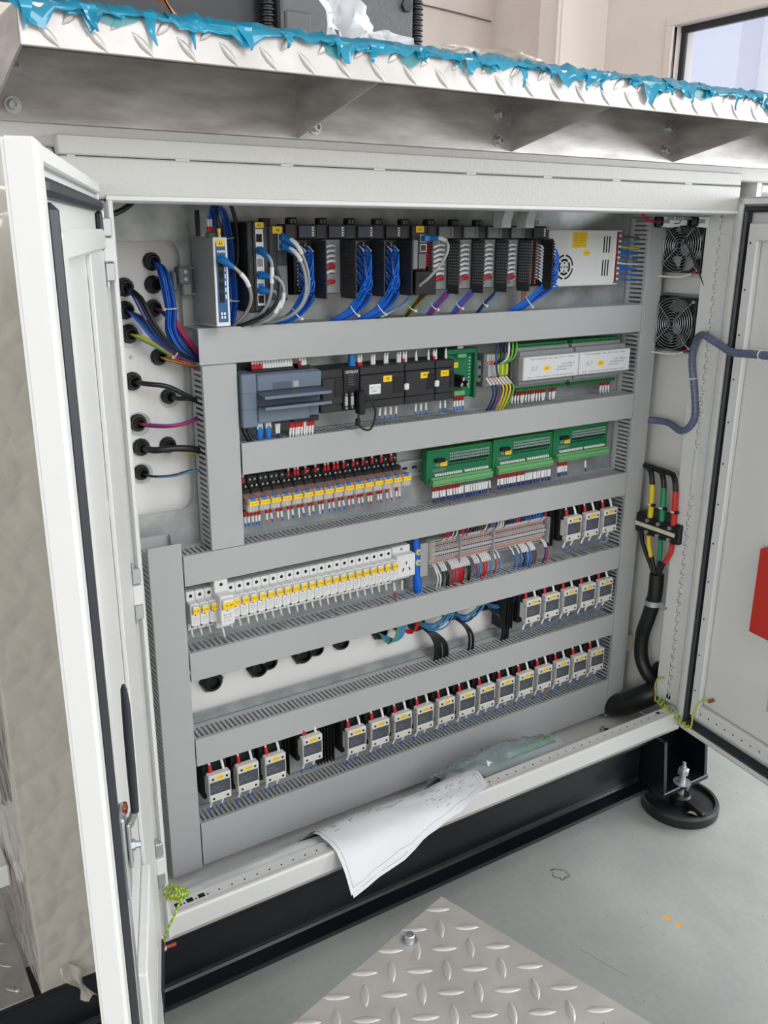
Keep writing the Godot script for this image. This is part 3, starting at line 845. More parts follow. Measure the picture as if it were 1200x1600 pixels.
# ---------------------------------------------------------------- tread plates
func lens(mb: MB, at: Vector3, ex: Vector3, ez: Vector3, nrm: Vector3, length: float, width: float, high: float) -> void:
	# one raised lens of a tread plate
	var rings := 3
	var seg := 12
	var prev := []
	for k in rings + 1:
		var t := float(k) / rings
		var row := []
		for q in seg:
			var a := TAU * q / seg
			var sc := cos(t * PI * 0.5)
			var hgt := high * sin(t * PI * 0.5)
			var p: Vector3 = at + ex * cos(a) * length * 0.5 * (sc if k < rings else 0.0) + ez * sin(a) * absf(sin(a)) * width * 0.5 * sc + nrm * hgt
			var nn: Vector3 = (nrm * (0.35 + t) + ez * sin(a) * (1.0 - t) * 0.9 + ex * cos(a) * (1.0 - t) * 0.25).normalized()
			row.append([p, nn])
		if k > 0:
			for q in seg:
				var q2 := (q + 1) % seg
				mb.squad(prev[q][0], prev[q2][0], row[q2][0], row[q][0], prev[q][1], prev[q2][1], row[q2][1], row[q][1])
		prev = row

func build_walkway() -> void:
	var w := thing("walkway", "stainless tread plate walkway edge above the cabinet", "walkway", Vector3(1.0, 1.576, 0.3))
	W(w, "lip", MB.new().bb(0.225, 2.6, 1.576, 1.617, 0.4965, 0.4995, 0.001), "tread")
	W(w, "deck", MB.new().bb(0.225, 2.6, 1.614, 1.617, -0.05, 0.4975), "tread")
	var ls := MB.new()
	var s2 := sqrt(0.5)
	for k in 48:
		var x := 0.252 + k * 0.0495
		lens(ls, Vector3(x, 1.5885, 0.4995), Vector3(s2, -s2, 0), Vector3(s2, s2, 0), Vector3.BACK, 0.033, 0.0095, 0.0022)
		lens(ls, Vector3(x + 0.0245, 1.6075, 0.4995), Vector3(s2, s2, 0), Vector3(s2, -s2, 0), Vector3.BACK, 0.026, 0.0095, 0.0022)
	var lp := W(w, "tread_lens", ls, "tread")
	lp.set_meta("kind", "stuff")
	var wl := W(w, "wall_plate", MB.new().bb(0.228, 2.6, 1.527, 1.614, 0.262, 0.2655, 0.001), "stainless")
	for x in [0.655, 1.065, 1.475, 1.89]:
		P(wl, "gusset", MB.new().prism([Vector2(0.2655, 1.529), Vector2(0.2655, 1.612), Vector2(0.496, 1.612), Vector2(0.496, 1.578)], x - 0.0015, x + 0.0015, Transform3D(Basis(Vector3(0, 0, 1), Vector3(0, 1, 0), Vector3(1, 0, 0)), Vector3.ZERO)), "stainless")
	P(wl, "end_gusset", MB.new().prism([Vector2(0.2655, 1.527), Vector2(0.2655, 1.614), Vector2(0.496, 1.614), Vector2(0.496, 1.576)], 0.2245, 0.2275, Transform3D(Basis(Vector3(0, 0, 1), Vector3(0, 1, 0), Vector3(1, 0, 0)), Vector3.ZERO)), "stainless")
	for q in [[0.258, 1.546], [0.265, 1.592], [0.685, 1.545], [1.036, 1.586], [1.036, 1.545], [1.452, 1.588], [1.448, 1.548]]:
		var b := P(wl, "bolt", MB.new().lathe([[0.0105, 0], [0.0105, 0.002], [0.0065, 0.002], [0.0065, 0.010], [0.0055, 0.0108], [0.0032, 0.0108], [0.0032, 0.006], [0, 0.006]], Vector3(q[0], q[1], 0.2655), Vector3.BACK, 16), "steel")
		b.set_meta("label", "socket head bolt with washer")
	# torn blue protective film hanging over the lip
	var nz := FastNoiseLite.new()
	nz.seed = 6; nz.frequency = 6.0
	var fl := thing("protective_film", "torn blue protective film hanging over the walkway edge", "film", Vector3(1.0, 1.617, 0.50))
	var x := 0.20
	var k := 0
	while x < 1.62:
		var wd := rng.randf_range(0.045, 0.11)
		var dp := rng.randf_range(0.004, 0.016)
		var spike := rng.randf() < 0.6
		var rows := []
		var cols := 9
		for r in 7:
			var row := []
			for q in cols:
				var t := float(q) / (cols - 1)
				var fr := float(r) / 6.0
				var prof := (0.45 + 0.55 * absf(sin(t * PI * 1.0 + k))) * (1.0 + 0.5 * nz.get_noise_1d(x * 7.0 + t * 3.0))
				if spike and absf(t - 0.4) < 0.1: prof *= 2.6
				var drop: float = dp * prof * fr
				var back := 0.5035 + 0.0035 * nz.get_noise_2d((x + t * wd) * 22.0, fr * 3.0 + k) + 0.004 * fr
				var py := 1.6175 + 0.006 * nz.get_noise_2d((x + t * wd) * 12.0, 9.0) - drop
				if r == 0:
					back = 0.462; py = 1.6195 + 0.006 * absf(nz.get_noise_2d((x + t * wd) * 16.0, 2.0))
				elif r == 1:
					back = 0.490; py = 1.623 + 0.010 * absf(nz.get_noise_2d((x + t * wd) * 9.0, 5.0))
				row.append(Vector3(x + t * wd + 0.003 * nz.get_noise_2d(t * 4.0, fr * 5.0 + k), py, back))
			rows.append(row)
		W(fl, "film_strip", MB.new().grid(rows, 0.0004), "film_blue")
		x += wd * rng.randf_range(0.72, 1.0)
		k += 1
	# loose tatters and patches still stuck to the lip
	for j in 22:
		var tx := 0.235 + j * 0.058 + rng.randf_range(-0.02, 0.02)
		var tl := rng.randf_range(0.014, 0.034)
		var tw := rng.randf_range(0.008, 0.024)
		var lean := rng.randf_range(-0.45, 0.35)
		var rr := []
		for r in 8:
			var row := []
			for q in 5:
				var t := q / 4.0 - 0.5
				var fr := r / 7.0
				row.append(Vector3(tx + t * tw * (1.0 - 0.85 * fr) + lean * fr * tl, 1.6185 - fr * tl, 0.5055 + 0.004 * sin(fr * 5.0 + j) + 0.006 * absf(t) * sin(j * 1.7) + 0.005 * fr))
			rr.append(row)
		W(fl, "tatter", MB.new().grid(rr, 0.0004), "film_blue")
	for j in 9:
		var px := 0.27 + j * 0.14 + rng.randf_range(-0.03, 0.03)
		var pw := rng.randf_range(0.04, 0.075)
		var ph := rng.randf_range(0.012, 0.024)
		W(fl, "film_patch", MB.new().prism([Vector2(px, 1.6165), Vector2(px + pw, 1.6165), Vector2(px + pw * 0.82, 1.6165 - ph * 0.5), Vector2(px + pw * 0.5, 1.6165 - ph), Vector2(px + pw * 0.2, 1.6165 - ph * 0.7)], 0.5019, 0.5022), "film_patch")
	# things standing on the walkway
	var mc := thing("printing_machine", "dark grey machine frame standing on the walkway", "machine", Vector3(0.75, 1.617, 0.1))
	W(mc, "column", MB.new().bb(0.717, 0.972, 1.6175, 2.5, -0.02, 0.10, 0.004), "machine")
	W(mc, "body", MB.new().bb(0.40, 0.716, 1.6175, 2.5, -0.06, 0.06, 0.004), "machine_dark")
	W(mc, "cover_plate", MB.new().bb(0.722, 0.768, 1.6178, 1.735, 0.10, 0.106, 0.003), "machine")
	W(mc, "bolt", MB.new().lathe([[0.011, 0], [0.011, 0.007], [0, 0.007]], Vector3(0.955, 1.768, 0.10), Vector3.BACK, 6, true), "machine_dark")
	for q in [[0.702, 0.080], [0.987, 0.085]]:
		var ho := thing("corrugated_hose", ["black corrugated hose beside the machine's dark body", "black corrugated hose at the edge of the machine column"][0 if q[0] < 0.8 else 1], "hose", Vector3(q[0], 1.617, q[1]))
		var prof := []
		for j in 90:
			prof.append([0.0125 if j % 2 == 0 else 0.0098, j * 0.0042])
			prof.append([0.0125 if j % 2 == 0 else 0.0098, j * 0.0042 + 0.0022])
		P(ho, "tube", MB.new().lathe(prof, Vector3.ZERO, Vector3.UP, 14), "black")
	# crumpled clear sheet
	var sheets := [[Vector3(0.765, 1.62, 0.25), 0.12, 0.125, "film_white", "crumpled milky plastic sheet standing up on the walkway"], [Vector3(0.835, 1.62, 0.29), 0.11, 0.065, "film_white", "low folded milky plastic sheet beside the tall one"], [Vector3(0.94, 1.618, 0.42), 0.27, 0.034, "film_clear", "crumpled clear plastic wrap lying on the walkway"]]
	var si := 0
	for s in sheets:
		var rows := []
		for r in 9:
			var row := []
			for q in 14:
				var t := q / 13.0
				var fr := r / 8.0
				var tall: float = s[2] * (0.55 + 0.45 * sin(PI * minf(1.0, t * 1.15 + 0.1)))
				if si == 0: tall = s[2] * (1.05 - 0.35 * t)
				row.append(s[0] + Vector3((t - 0.5) * s[1] * (0.55 + 0.45 * fr) - 0.02 * fr, fr * tall, 0.03 * nz.get_noise_2d(t * 1.3 + si * 7.0, fr * 1.2) + 0.018 * sin(t * 9.0 + fr * 2.0)))
			rows.append(row)
		var o := P(self, "plastic_sheet", MB.new().grid(rows, 0.0005), s[3])
		tag(o, s[4], "plastic sheet")
		si += 1
	var lr := []
	for r in 6:
		var row := []
		for q in 7:
			row.append(Vector3(0.395 + q * 0.0145, 1.712 - q * 0.0095 + 0.006 * sin(q * 1.7 + r) - r * 0.006 + (0.012 if q > 4 else 0.0) * r * 0.3, 0.30 + r * 0.012 + 0.01 * sin(q * 0.9)))
		lr.append(row)
	tag(P(self, "cardboard_scrap", MB.new().grid(lr, 0.002), "tan"), "brown torn cardboard scrap sticking over the walkway edge", "cardboard")
	# lower step plate in front of the cabinet
	var st := thing("tread_plate_step", "stainless tread plate step corner in the foreground with a bolt", "step", Vector3(0.6303, 0.5, 0.7072))
	var ea := Vector3(0.0876, 0, 0.3072).normalized()
	var eb := Vector3(-0.2609, 0, 0.0887).normalized()
	var bs := Basis(ea, Vector3.UP, eb * -1.0)
	bs = Basis(ea, Vector3.UP, ea.cross(Vector3.UP))
	if bs.z.dot(eb) < 0.0: bs = Basis(ea, Vector3.UP, -bs.z)
	var pl := MB.new()
	pl.box(Vector3(0.4, -0.0015, 0.21), Vector3(0.8, 0.003, 0.42), 0.0004, Basis())
	pl.box(Vector3(0.4, -0.0235, 0.0020), Vector3(0.798, 0.04, 0.003)); pl.box(Vector3(0.0020, -0.0235, 0.21), Vector3(0.003, 0.04, 0.41))
	var tp := MB.new()
	tp.add(pl, Transform3D(bs, Vector3.ZERO))
	P(st, "plate", tp, "tread")
	var l2 := MB.new()
	for a in 16:
		for b in 8:
			for o in 2:
				var lx := 0.012 + a * 0.05 + o * 0.025
				var lz := 0.024 + b * 0.05 + (o * 0.025)
				var d := (ea + bs.z) * s2
				var e := (ea - bs.z) * s2
				var p: Vector3 = ea * lx + bs.z * lz
				if o == 0: lens(l2, p, e, d, Vector3.UP, 0.036, 0.0105, 0.0024)
				else: lens(l2, p, d, e, Vector3.UP, 0.036, 0.0105, 0.0024)
				var p2: Vector3 = ea * (lx + 0.025) + bs.z * lz
	var lq := P(st, "tread_lens", l2, "tread")
	lq.set_meta("kind", "stuff")
	P(st, "bolt", MB.new().lathe([[0.011, 0], [0.011, 0.002], [0.0068, 0.002], [0.0068, 0.010], [0.006, 0.011], [0.0034, 0.011], [0.0034, 0.006], [0, 0.006]], Vector3(0.5451, 0.5, 0.7525) - st.position, Vector3.UP, 16), "steel")
	P(st, "post", MB.new().box(Vector3(0.05, -0.25, 0.45) , Vector3(0.04, 0.5, 0.04), 0.002), "beam", ea * 0.65 + bs.z * 0.05, Basis())

# ---------------------------------------------------------------- the wrapped machine beside the cabinet
func build_beside() -> void:
	var o := thing("wrapped_cabinet", "white machine cabinet wrapped in crumpled clear film beside the open door", "machine cabinet", Vector3(0.1, 0.206, 0.1))
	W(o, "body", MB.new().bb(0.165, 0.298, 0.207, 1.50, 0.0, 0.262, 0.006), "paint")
	var nz := FastNoiseLite.new()
	nz.seed = 16; nz.frequency = 3.2; nz.fractal_octaves = 4; nz.noise_type = FastNoiseLite.TYPE_CELLULAR
	var rows := []
	for r in 150:
		var row := []
		for q in 34:
			var t := (q - 8) / 25.0
			var y := 1.45 - r * 0.0083
			var p := Vector3(0.150 + 0.148 * t, y, 0.280)
			if q < 8: p = Vector3(0.138 + 0.0015 * q, y, 0.280 - (8 - q) * 0.03)
			p += Vector3(0.010 if q < 10 else 0.003, 0, 0.013) * (nz.get_noise_3d(p.x * 2.4 + p.y * 0.7, p.y * 1.5, p.z * 2.0) + 0.4)
			row.append(p)
		rows.append(row)
	W(o, "wrapping_film", MB.new().grid(rows, 0.0004), "film_clear")
	var tail := []
	for r in 10:
		var row := []
		for q in 6:
			var t := q / 5.0
			var fr := r / 9.0
			row.append(Vector3(0.19 + fr * 0.03 + (t - 0.5) * (0.02 + 0.012 * sin(fr * 7.0)), 0.255 - fr * 0.085, 0.285 + 0.006 * sin(t * 8.0 + fr * 5.0)))
		tail.append(row)
	W(o, "film_tail", MB.new().grid(tail, 0.0004), "film_clear")
	# lower step and rails further along the machine
	var s := thing("side_step", "brownish stainless tread plate step with a screw under plastic film", "step", Vector3(0.0, 0.21, 0.3))
	W(s, "plate", MB.new().bb(-0.5, 0.138, 0.207, 0.210, 0.0, 0.272, 0.001), "stainless")
	W(s, "screw", MB.new().lathe([[0.006, 0], [0.005, 0.003], [0, 0.004]], Vector3(0.118, 0.21, 0.245), Vector3.UP, 12), "steel")
	var ll := MB.new()
	for a in 8:
		for b in 4:
			lens(ll, Vector3(-0.1 + a * 0.03, 0.21, 0.03 + b * 0.06 + (a % 2) * 0.03), Vector3(0.7, 0, 0.7), Vector3(0.7, 0, -0.7), Vector3.UP, 0.03, 0.008, 0.002)
	var lz := W(s, "tread_lens", ll, "stainless")
	lz.set_meta("kind", "stuff")
	var rail := P(self, "machine_rail", MB.new().bb(-0.6, 0.14, 0.345, 0.385, -0.02, 0.16, 0.003), "paint_plain")
	tag(rail, "white machine rail behind the wrapped cabinet's edge", "rail")
	var dk := P(self, "dark_machine", MB.new().bb(-0.9, 0.12, 0.21, 1.45, -0.5, -0.06, 0.01), "machine_dark")
	tag(dk, "dark machine body in shadow beyond the wrapped cabinet", "machine")

# ---------------------------------------------------------------- slotted wiring ducts
func duct(label: String, x0: float, x1: float, y0: float, y1: float, pitch := 0.010, splay := 0.0) -> void:
	var horiz := (x1 - x0) > (y1 - y0)
	var L := (x1 - x0) if horiz else (y1 - y0)
	var wd := (y1 - y0) if horiz else (x1 - x0)
	# built along local x, local y across, then turned
	var z0 := 0.0
	var z1 := 0.062
	var b := MB.new()
	var t := 0.0018
	b.bb(0, L, 0.001, wd - 0.001, z0, z0 + t)
	for s in 2:
		var ya := 0.001 if s == 0 else wd - 0.001 - t
		b.bb(0, L, ya, ya + t, z0, z0 + 0.016, 0.0003)
		b.bb(0, L, ya + (0.0 if s == 1 else t) - 0.0004, ya + (0.0 if s == 1 else t) + 0.0004, z1 - 0.0085, z1 - 0.0055)
		var k := 0
		while (k + 1) * pitch < L - 0.002:
			var xa := k * pitch + pitch * 0.20
			var fw := pitch * 0.58
			var bs := Basis()
			if splay > 0.0: bs = Basis(Vector3.RIGHT, (rng.randf_range(-0.2, 1.0) * splay) * (-1.0 if s == 1 else 1.0)) * Basis(Vector3.UP, rng.randf_range(-0.5, 0.5) * splay)
			b.box(Vector3(xa + fw * 0.5, ya + t * 0.5, z0 + 0.016) + bs * Vector3(0, 0, (z1 - 0.0195) * 0.5), Vector3(fw, t, z1 - 0.0195), 0.0006, bs)
			k += 1
	var cv := MB.new()
	cv.bb(0.0005, L - 0.0005, 0, wd, z1 - 0.002, z1, 0.0007)
	cv.bb(0.0005, L - 0.0005, 0, 0.0014, z1 - 0.008, z1 - 0.001)
	cv.bb(0.0005, L - 0.0005, wd - 0.0014, wd, z1 - 0.008, z1 - 0.001)
	var bs := Basis() if horiz else Basis(Vector3.UP, Vector3.LEFT, Vector3.BACK)
	var o := thing("wiring_duct", label, "wiring duct", Vector3(x0 if horiz else x1, y0, 0.008), "grey wiring ducts")
	P(o, "slotted_body", b, "duct_in", Vector3.ZERO, bs)
	P(o, "cover", cv, "duct", Vector3.ZERO, bs)
	# cut end of the trunking
func build_ducts() -> void:
	duct("topmost grey wiring duct under the black controller modules", 0.557, 1.6455, 1.175, 1.238)
	duct("grey wiring duct between the controller row and the clear relays", 0.628, 1.6455, 0.970, 1.029)
	duct("grey wiring duct between the clear relays and white breakers", 0.505, 1.6455, 0.775, 0.834)
	duct("grey wiring duct with bent fingers right under the white breakers", 0.505, 1.6455, 0.581, 0.640, 0.0112, 0.10)
	duct("grey wiring duct below the row of black cable glands", 0.505, 1.6455, 0.396, 0.455)
	duct("tall lowest grey wiring duct under the bottom relay row", 0.505, 1.6455, 0.166, 0.264)
	duct("upright grey wiring duct beside the upper cable glands", 0.5615, 0.6255, 0.8345, 1.1745)
	duct("upright grey wiring duct at the lower hinge side with open top", 0.4415, 0.5035, 0.160, 0.861)
	duct("full height upright grey wiring duct beside the fans", 1.6465, 1.703, 0.152, 1.428)

# ---------------------------------------------------------------- small pieces used everywhere
func lead_mesh(crimp: String, wire: String, sleeve := 0.016, tail := 0.012, r := 0.0022) -> ArrayMesh:
	# a wire end pointing along -y from the terminal: crimp collar, printed sleeve, bare insulation
	var key := "lead_%s_%s_%d_%d" % [crimp, wire, int(sleeve * 1000.0), int(tail * 1000.0)]
	if cache.has(key): return cache[key]
	var a := MB.new().tube([Vector3(0, 0.003, 0), Vector3(0, -0.0085 if crimp else 0.0, 0)], r * 1.45, 7)
	var s := MB.new()
	s.tube([Vector3(0, -0.007, 0), Vector3(0, -0.007 - sleeve, 0)], r * 1.15, 8)
	for k in 8:
		for q in 4: s.u[k * 4 + q] = Vector2((k + (1 if q in [1, 2] else 0)) / 8.0, 0.0 if q < 2 else 1.0)
	var w := MB.new().tube(curve([Vector3(0, -0.006 - sleeve, 0), Vector3(0, -0.010 - sleeve, 0.001), Vector3(0, -0.008 - sleeve - tail, 0.002)], 3), r * 0.78, 6)
	var m: ArrayMesh
	if crimp: m = mesh_of([a, s, w], [crimp, "sleeve", wire])
	else: m = mesh_of([s, w], ["sleeve", wire])
	cache[key] = m
	return m
var cache := {}
func lead(parent: Node, at: Vector3, tilt := 0.0, crimp := "red", wire := "blue_wire", sleeve := 0.016, tail := 0.012, up := false, fwd := 0.0) -> void:
	var bs := Basis(Vector3.BACK, tilt) * Basis(Vector3.RIGHT, fwd)
	if up: bs = Basis(Vector3.BACK, PI + tilt) * Basis(Vector3.RIGHT, fwd)
	put(parent, "wire_lead", lead_mesh(crimp, wire, sleeve, tail), at, bs)
func label_quad(parent: Node, called: String, m: String, x0: float, x1: float, y0: float, y1: float, z: float) -> MeshInstance3D:
	# a printed sticker, 0.3 mm thick
	var mb := MB.new().bb(x0, x1, y0, y1, z, z + 0.0003)
	mb.quad(Vector3(x0, y1, z + 0.00035), Vector3(x1, y1, z + 0.00035), Vector3(x1, y0, z + 0.00035), Vector3(x0, y0, z + 0.00035), Vector3.BACK)
	return P(parent, called, mb, m)
func words(parent: Node, txt: String, m: String, at: Vector3, high: float, bs := Basis()) -> MeshInstance3D:
	var tm := TextMesh.new()
	var f := SystemFont.new()
	f.font_names = PackedStringArray(["Droid Sans"])
	tm.font = f
	tm.text = txt
	tm.font_size = 32
	tm.pixel_size = high / 24.0
	tm.depth = 0.0003
	tm.curve_step = 4.0
	tm.material = M[m]
	return put(parent, "lettering", tm, at, bs)
func wire(parent: Node, pts: Array, m: String, r := 0.0016, n := 12, sides := 6) -> MeshInstance3D:
	return P(parent, "wire", MB.new().tube(curve(pts, n), r, sides), m)
func tie(parent: Node, at: Vector3, axis: Vector3, r: float, m := "white_wire") -> void:
	var e1 := axis.cross(Vector3.UP if absf(axis.y) < 0.9 else Vector3.RIGHT).normalized()
	var e2 := axis.cross(e1).normalized()
	var p := []
	for k in 13: p.append(at + e1 * cos(TAU * k / 12.0) * r + e2 * sin(TAU * k / 12.0) * r)
	var mb := MB.new().tube(p, 0.0012, 5, false)
	mb.box(at + e2 * (r + 0.001), Vector3.ONE * 0.0045, 0.0006)
	mb.tube([at + e2 * (r + 0.001), at + e2 * (r + 0.001) + e1 * 0.008], 0.0009, 4)
	P(parent, "cable_tie", mb, m)
func loom(called: String, label: String, starts: Array, via: Array, spread: float, cols: Array, tie_at: Array, r := 0.0016, n := 12) -> Node3D:
	# wires from each start through the shared way-points, each kept at its own place in the round
	var o := thing(called, label, "wiring", via[via.size() - 1])
	for k in starts.size():
		var a := k * 2.39996
		var rad := sqrt((k + 0.5) / starts.size())
		var pts := [starts[k] - o.position]
		for j in via.size():
			var sp: float = spread * (1.0 if j < via.size() - 1 else 0.8)
			pts.append(via[j] - o.position + Vector3(cos(a), sin(a) * 0.6, sin(a + 0.6) * 0.7) * rad * sp)
		wire(o, pts, cols[k % cols.size()], r, n)
	for t in tie_at: tie(o, via[t[0]] - o.position, (via[mini(t[0] + 1, via.size() - 1)] - via[maxi(t[0] - 1, 0)]).normalized(), spread * 1.15)
	return o

# ---------------------------------------------------------------- top row: switch, controller rack, power supply
func socket_face(parent: Node, at: Vector3, plug := "") -> void:
	# an eight pin socket in a bright shield; a plug fills it when given
	var sh := MB.new()
	sh.bb(-0.0075, 0.0075, 0.0055, 0.0068, -0.004, 0.0012); sh.bb(-0.0075, 0.0075, -0.0068, -0.0055, -0.004, 0.0012)
	sh.bb(-0.0075, -0.0062, -0.0055, 0.0055, -0.004, 0.0012); sh.bb(0.0062, 0.0075, -0.0055, 0.0055, -0.004, 0.0012)
	var o := P(parent, "port", sh, "white_pl", at)
	P(o, "port_cavity", MB.new().bb(-0.0062, 0.0062, -0.0055, 0.0055, -0.004, -0.003), "hole")
	if plug: P(o, "plug", MB.new().box(Vector3(0, 0, 0.006), Vector3(0.0122, 0.0108, 0.018), 0.0014), plug)
func patch_cord(called: String, label: String, from: Vector3, path: Array, plug := true, sleeve_at := 0.16, r := 0.0029) -> void:
	# blue plug boot, grey cable and a printed white sleeve
	var o := thing(called, label, "cable", from)
	var pts := [Vector3.ZERO]
	for p in path: pts.append(p - from)
	var c := curve(pts, 20)
	P(o, "cable", MB.new().tube(c, r, 8), "grey_wire")
	if plug: P(o, "boot", MB.new().tube([Vector3(0, 0, -0.012), c[0], c[0].lerp(c[3], 0.8)], [0.0072, 0.0070, 0.0040], 8), "plug_blue")
	var k := int(sleeve_at * 20)
	P(o, "marker_sleeve", MB.new().tube([c[k], c[k + 1], c[k + 2], c[k + 3]], r * 1.35, 8), "white_pl")

func build_top_row() -> void:
	# industrial switch
	var s := thing("network_switch", "slim grey network switch with blue front and yellow A3 sticker", "network switch", Vector3(0.5755, 1.245, 0.012))
	P(s, "housing", MB.new().bb(0, 0.0235, 0, 0.1415, 0, 0.099, 0.001), "grey_pl")
	P(s, "front_frame", MB.new().bb(-0.0002, 0.0242, -0.0005, 0.142, 0.099, 0.1015, 0.0006), "white_pl")
	P(s, "front_panel", MB.new().bb(0.0035, 0.0205, 0.006, 0.134, 0.1015, 0.1022, 0.0002), "switch_blue")
	P(s, "port_strip", MB.new().bb(0.0065, 0.0155, 0.038, 0.112, 0.1016, 0.1032, 0.0006), "black")
	for k in 4: P(s, "port_cavity", MB.new().bb(0.0072, 0.0148, 0.041 + k * 0.018, 0.0535 + k * 0.018, 0.1030, 0.1034), "hole")
	label_quad(s, "sticker", "yellow", 0.005, 0.0195, 0.1275, 0.1375, 0.1023)
	words(s, "A3", "ink", Vector3(0.0122, 0.1323, 0.1028), 0.0045)
	var pr := MB.new()
	for k in 4: pr.bb(0.006 + k * 0.0035, 0.0085 + k * 0.0035, 0.118, 0.1215, 0.1022, 0.1025)
	for k in 6: pr.bb(0.0172, 0.0190, 0.044 + k * 0.011, 0.051 + k * 0.011, 0.1022, 0.1025)
	for k in 4: pr.bb(0.008 + (k % 2) * 0.005, 0.011 + (k % 2) * 0.005, 0.012 + (k / 2) * 0.006, 0.016 + (k / 2) * 0.006, 0.1022, 0.1025)
	P(s, "panel_print", pr, "white_ink")
	P(s, "power_plug", MB.new().bb(0.001, 0.014, 0.1405, 0.149, 0.066, 0.082, 0.001), "term_green")
	P(s, "aerial_socket", MB.new().lathe([[0.004, 0], [0.004, 0.004], [0.003, 0.004], [0.003, 0.007], [0.004, 0.007], [0.004, 0.014], [0, 0.014]], Vector3(0.0185, 0.1415, 0.082), Vector3.UP, 10), "brass")
	for k in 2: lead(s, Vector3(0.0045 + k * 0.005, 0.150, 0.074), 0.0, "red", "blue_wire", 0.013, 0.004, true)
	var an := thing("black_cable", "black aerial cable looping from the switch behind the ports", "cable", Vector3(0.595, 1.40, 0.09))
	P(an, "cable", MB.new().tube(curve([Vector3(-0.0005, 0.001, 0.004), Vector3(-0.002, 0.03, 0.002), Vector3(0.012, 0.052, -0.02), Vector3(0.034, 0.045, -0.03), Vector3(0.046, 0.005, -0.03), Vector3(0.046, -0.05, -0.03), Vector3(0.036, -0.075, -0.035)], 20), 0.0034, 8), "black_wire")
	var ab := P(self, "aerial_stub", MB.new().tube([Vector3(0.583, 1.388, 0.03), Vector3(0.583, 1.43, 0.03)], 0.0042, 8), "black")
	tag(ab, "short black stub standing behind the switch's green plug", "aerial")
	loom("signal_loom", "blue wires looping over behind the network switch", [Vector3(0.581, 1.408, 0.082), Vector3(0.585, 1.408, 0.082), Vector3(0.60, 1.405, 0.06), Vector3(0.603, 1.40, 0.06), Vector3(0.606, 1.39, 0.06), Vector3(0.598, 1.41, 0.05), Vector3(0.608, 1.40, 0.05), Vector3(0.6, 1.415, 0.055)], [Vector3(0.604, 1.434, 0.05), Vector3(0.624, 1.428, 0.045), Vector3(0.634, 1.385, 0.045), Vector3(0.636, 1.33, 0.045), Vector3(0.638, 1.28, 0.045), Vector3(0.632, 1.238, 0.04)], 0.007, ["blue_wire", "blue_wire", "deep_blue", "blue_wire"], [[2, 0], [4, 0]], 0.0017, 20)
	# end clamp on the plate beside the switch
	var ec := thing("terminal_clamp", "grey rail end clamp with two screws beside the network switch", "terminal clamp", Vector3(0.548, 1.288, 0.008))
	P(ec, "clamp_body", MB.new().bb(-0.004, 0.016, 0.022, 0.050, 0, 0.026, 0.002), "mid_grey")
	P(ec, "clamp_foot", MB.new().bb(0.004, 0.020, 0.002, 0.024, 0, 0.020, 0.002), "grey_pl")
	P(ec, "clamp_side", MB.new().bb(-0.013, -0.004, 0.010, 0.042, 0, 0.016, 0.002), "mid_grey")
	for y in [0.048, 0.004]: P(ec, "screw", MB.new().tube([Vector3(0.012, y, 0.014), Vector3(0.030, y, 0.014)], 0.0018, 6), "zinc")
	for y in [0.030, 0.042]: P(ec, "screw", MB.new().lathe([[0.003, 0], [0.003, 0.001], [0, 0.001]], Vector3(0.007, y, 0.026), Vector3.BACK, 10), "zinc")

	# head module with ports
	var a2 := thing("port_module", "narrow black controller module with a column of ports and A2 sticker", "controller module", Vector3(0.655, 1.262, 0.010))
	P(a2, "housing", MB.new().bb(-0.010, 0.0262, 0.0, 0.150, 0, 0.082, 0.0015), "black")
	P(a2, "face", MB.new().bb(0.0, 0.026, 0.002, 0.148, 0.082, 0.0845, 0.0008), "charcoal")
	label_quad(a2, "sticker", "yellow", 0.004, 0.020, 0.1400, 0.149, 0.0846)
	words(a2, "A2", "ink", Vector3(0.012, 0.1443, 0.0851), 0.0045)
	P(a2, "shield", MB.new().bb(0.0045, 0.0185, 0.012, 0.138, 0.0845, 0.0850), "white_pl")
	for k in 6:
		var o := P(a2, "port", MB.new().bb(0.0055, 0.0160, 0.016 + k * 0.0202, 0.0290 + k * 0.0202, 0.0850, 0.0856), "hole" if k in [0, 2, 5] else ("plug_blue" if k != 3 else "grey_pl"))
		if k in [1, 4]: o.set_meta("label", "blue plug in the port")
	var a4 := thing("network_module", "charcoal controller module with two blue plugs and A4 sticker", "controller module", Vector3(0.686, 1.262, 0.010))
	P(a4, "housing", MB.new().bb(-0.001, 0.035, 0.02, 0.144, 0, 0.078, 0.0015), "mid_grey")
	P(a4, "face", MB.new().bb(0.0, 0.034, 0.020, 0.143, 0.078, 0.081, 0.0008), "charcoal")
	P(a4, "lower_flap", MB.new().bb(0.013, 0.033, 0.022, 0.078, 0.081, 0.0825, 0.0008), "mid_grey")
	P(a4, "small_flap", MB.new().bb(0.014, 0.031, 0.080, 0.104, 0.081, 0.0825, 0.0008), "charcoal")
	label_quad(a4, "sticker", "yellow", 0.007, 0.0255, 0.1310, 0.1425, 0.0812)
	words(a4, "A4", "ink", Vector3(0.0165, 0.1365, 0.0817), 0.0045)
	for y in [0.110, 0.1245]: socket_face(a4, Vector3(0.0245, y, 0.081), "plug_blue")
	P(a4, "latch", MB.new().bb(0.004, 0.021, 0.144, 0.156, 0.03, 0.045, 0.0015), "black")
	P(a4, "latch_hole", MB.new().bb(0.008, 0.017, 0.1455, 0.153, 0.045, 0.0453), "charcoal")
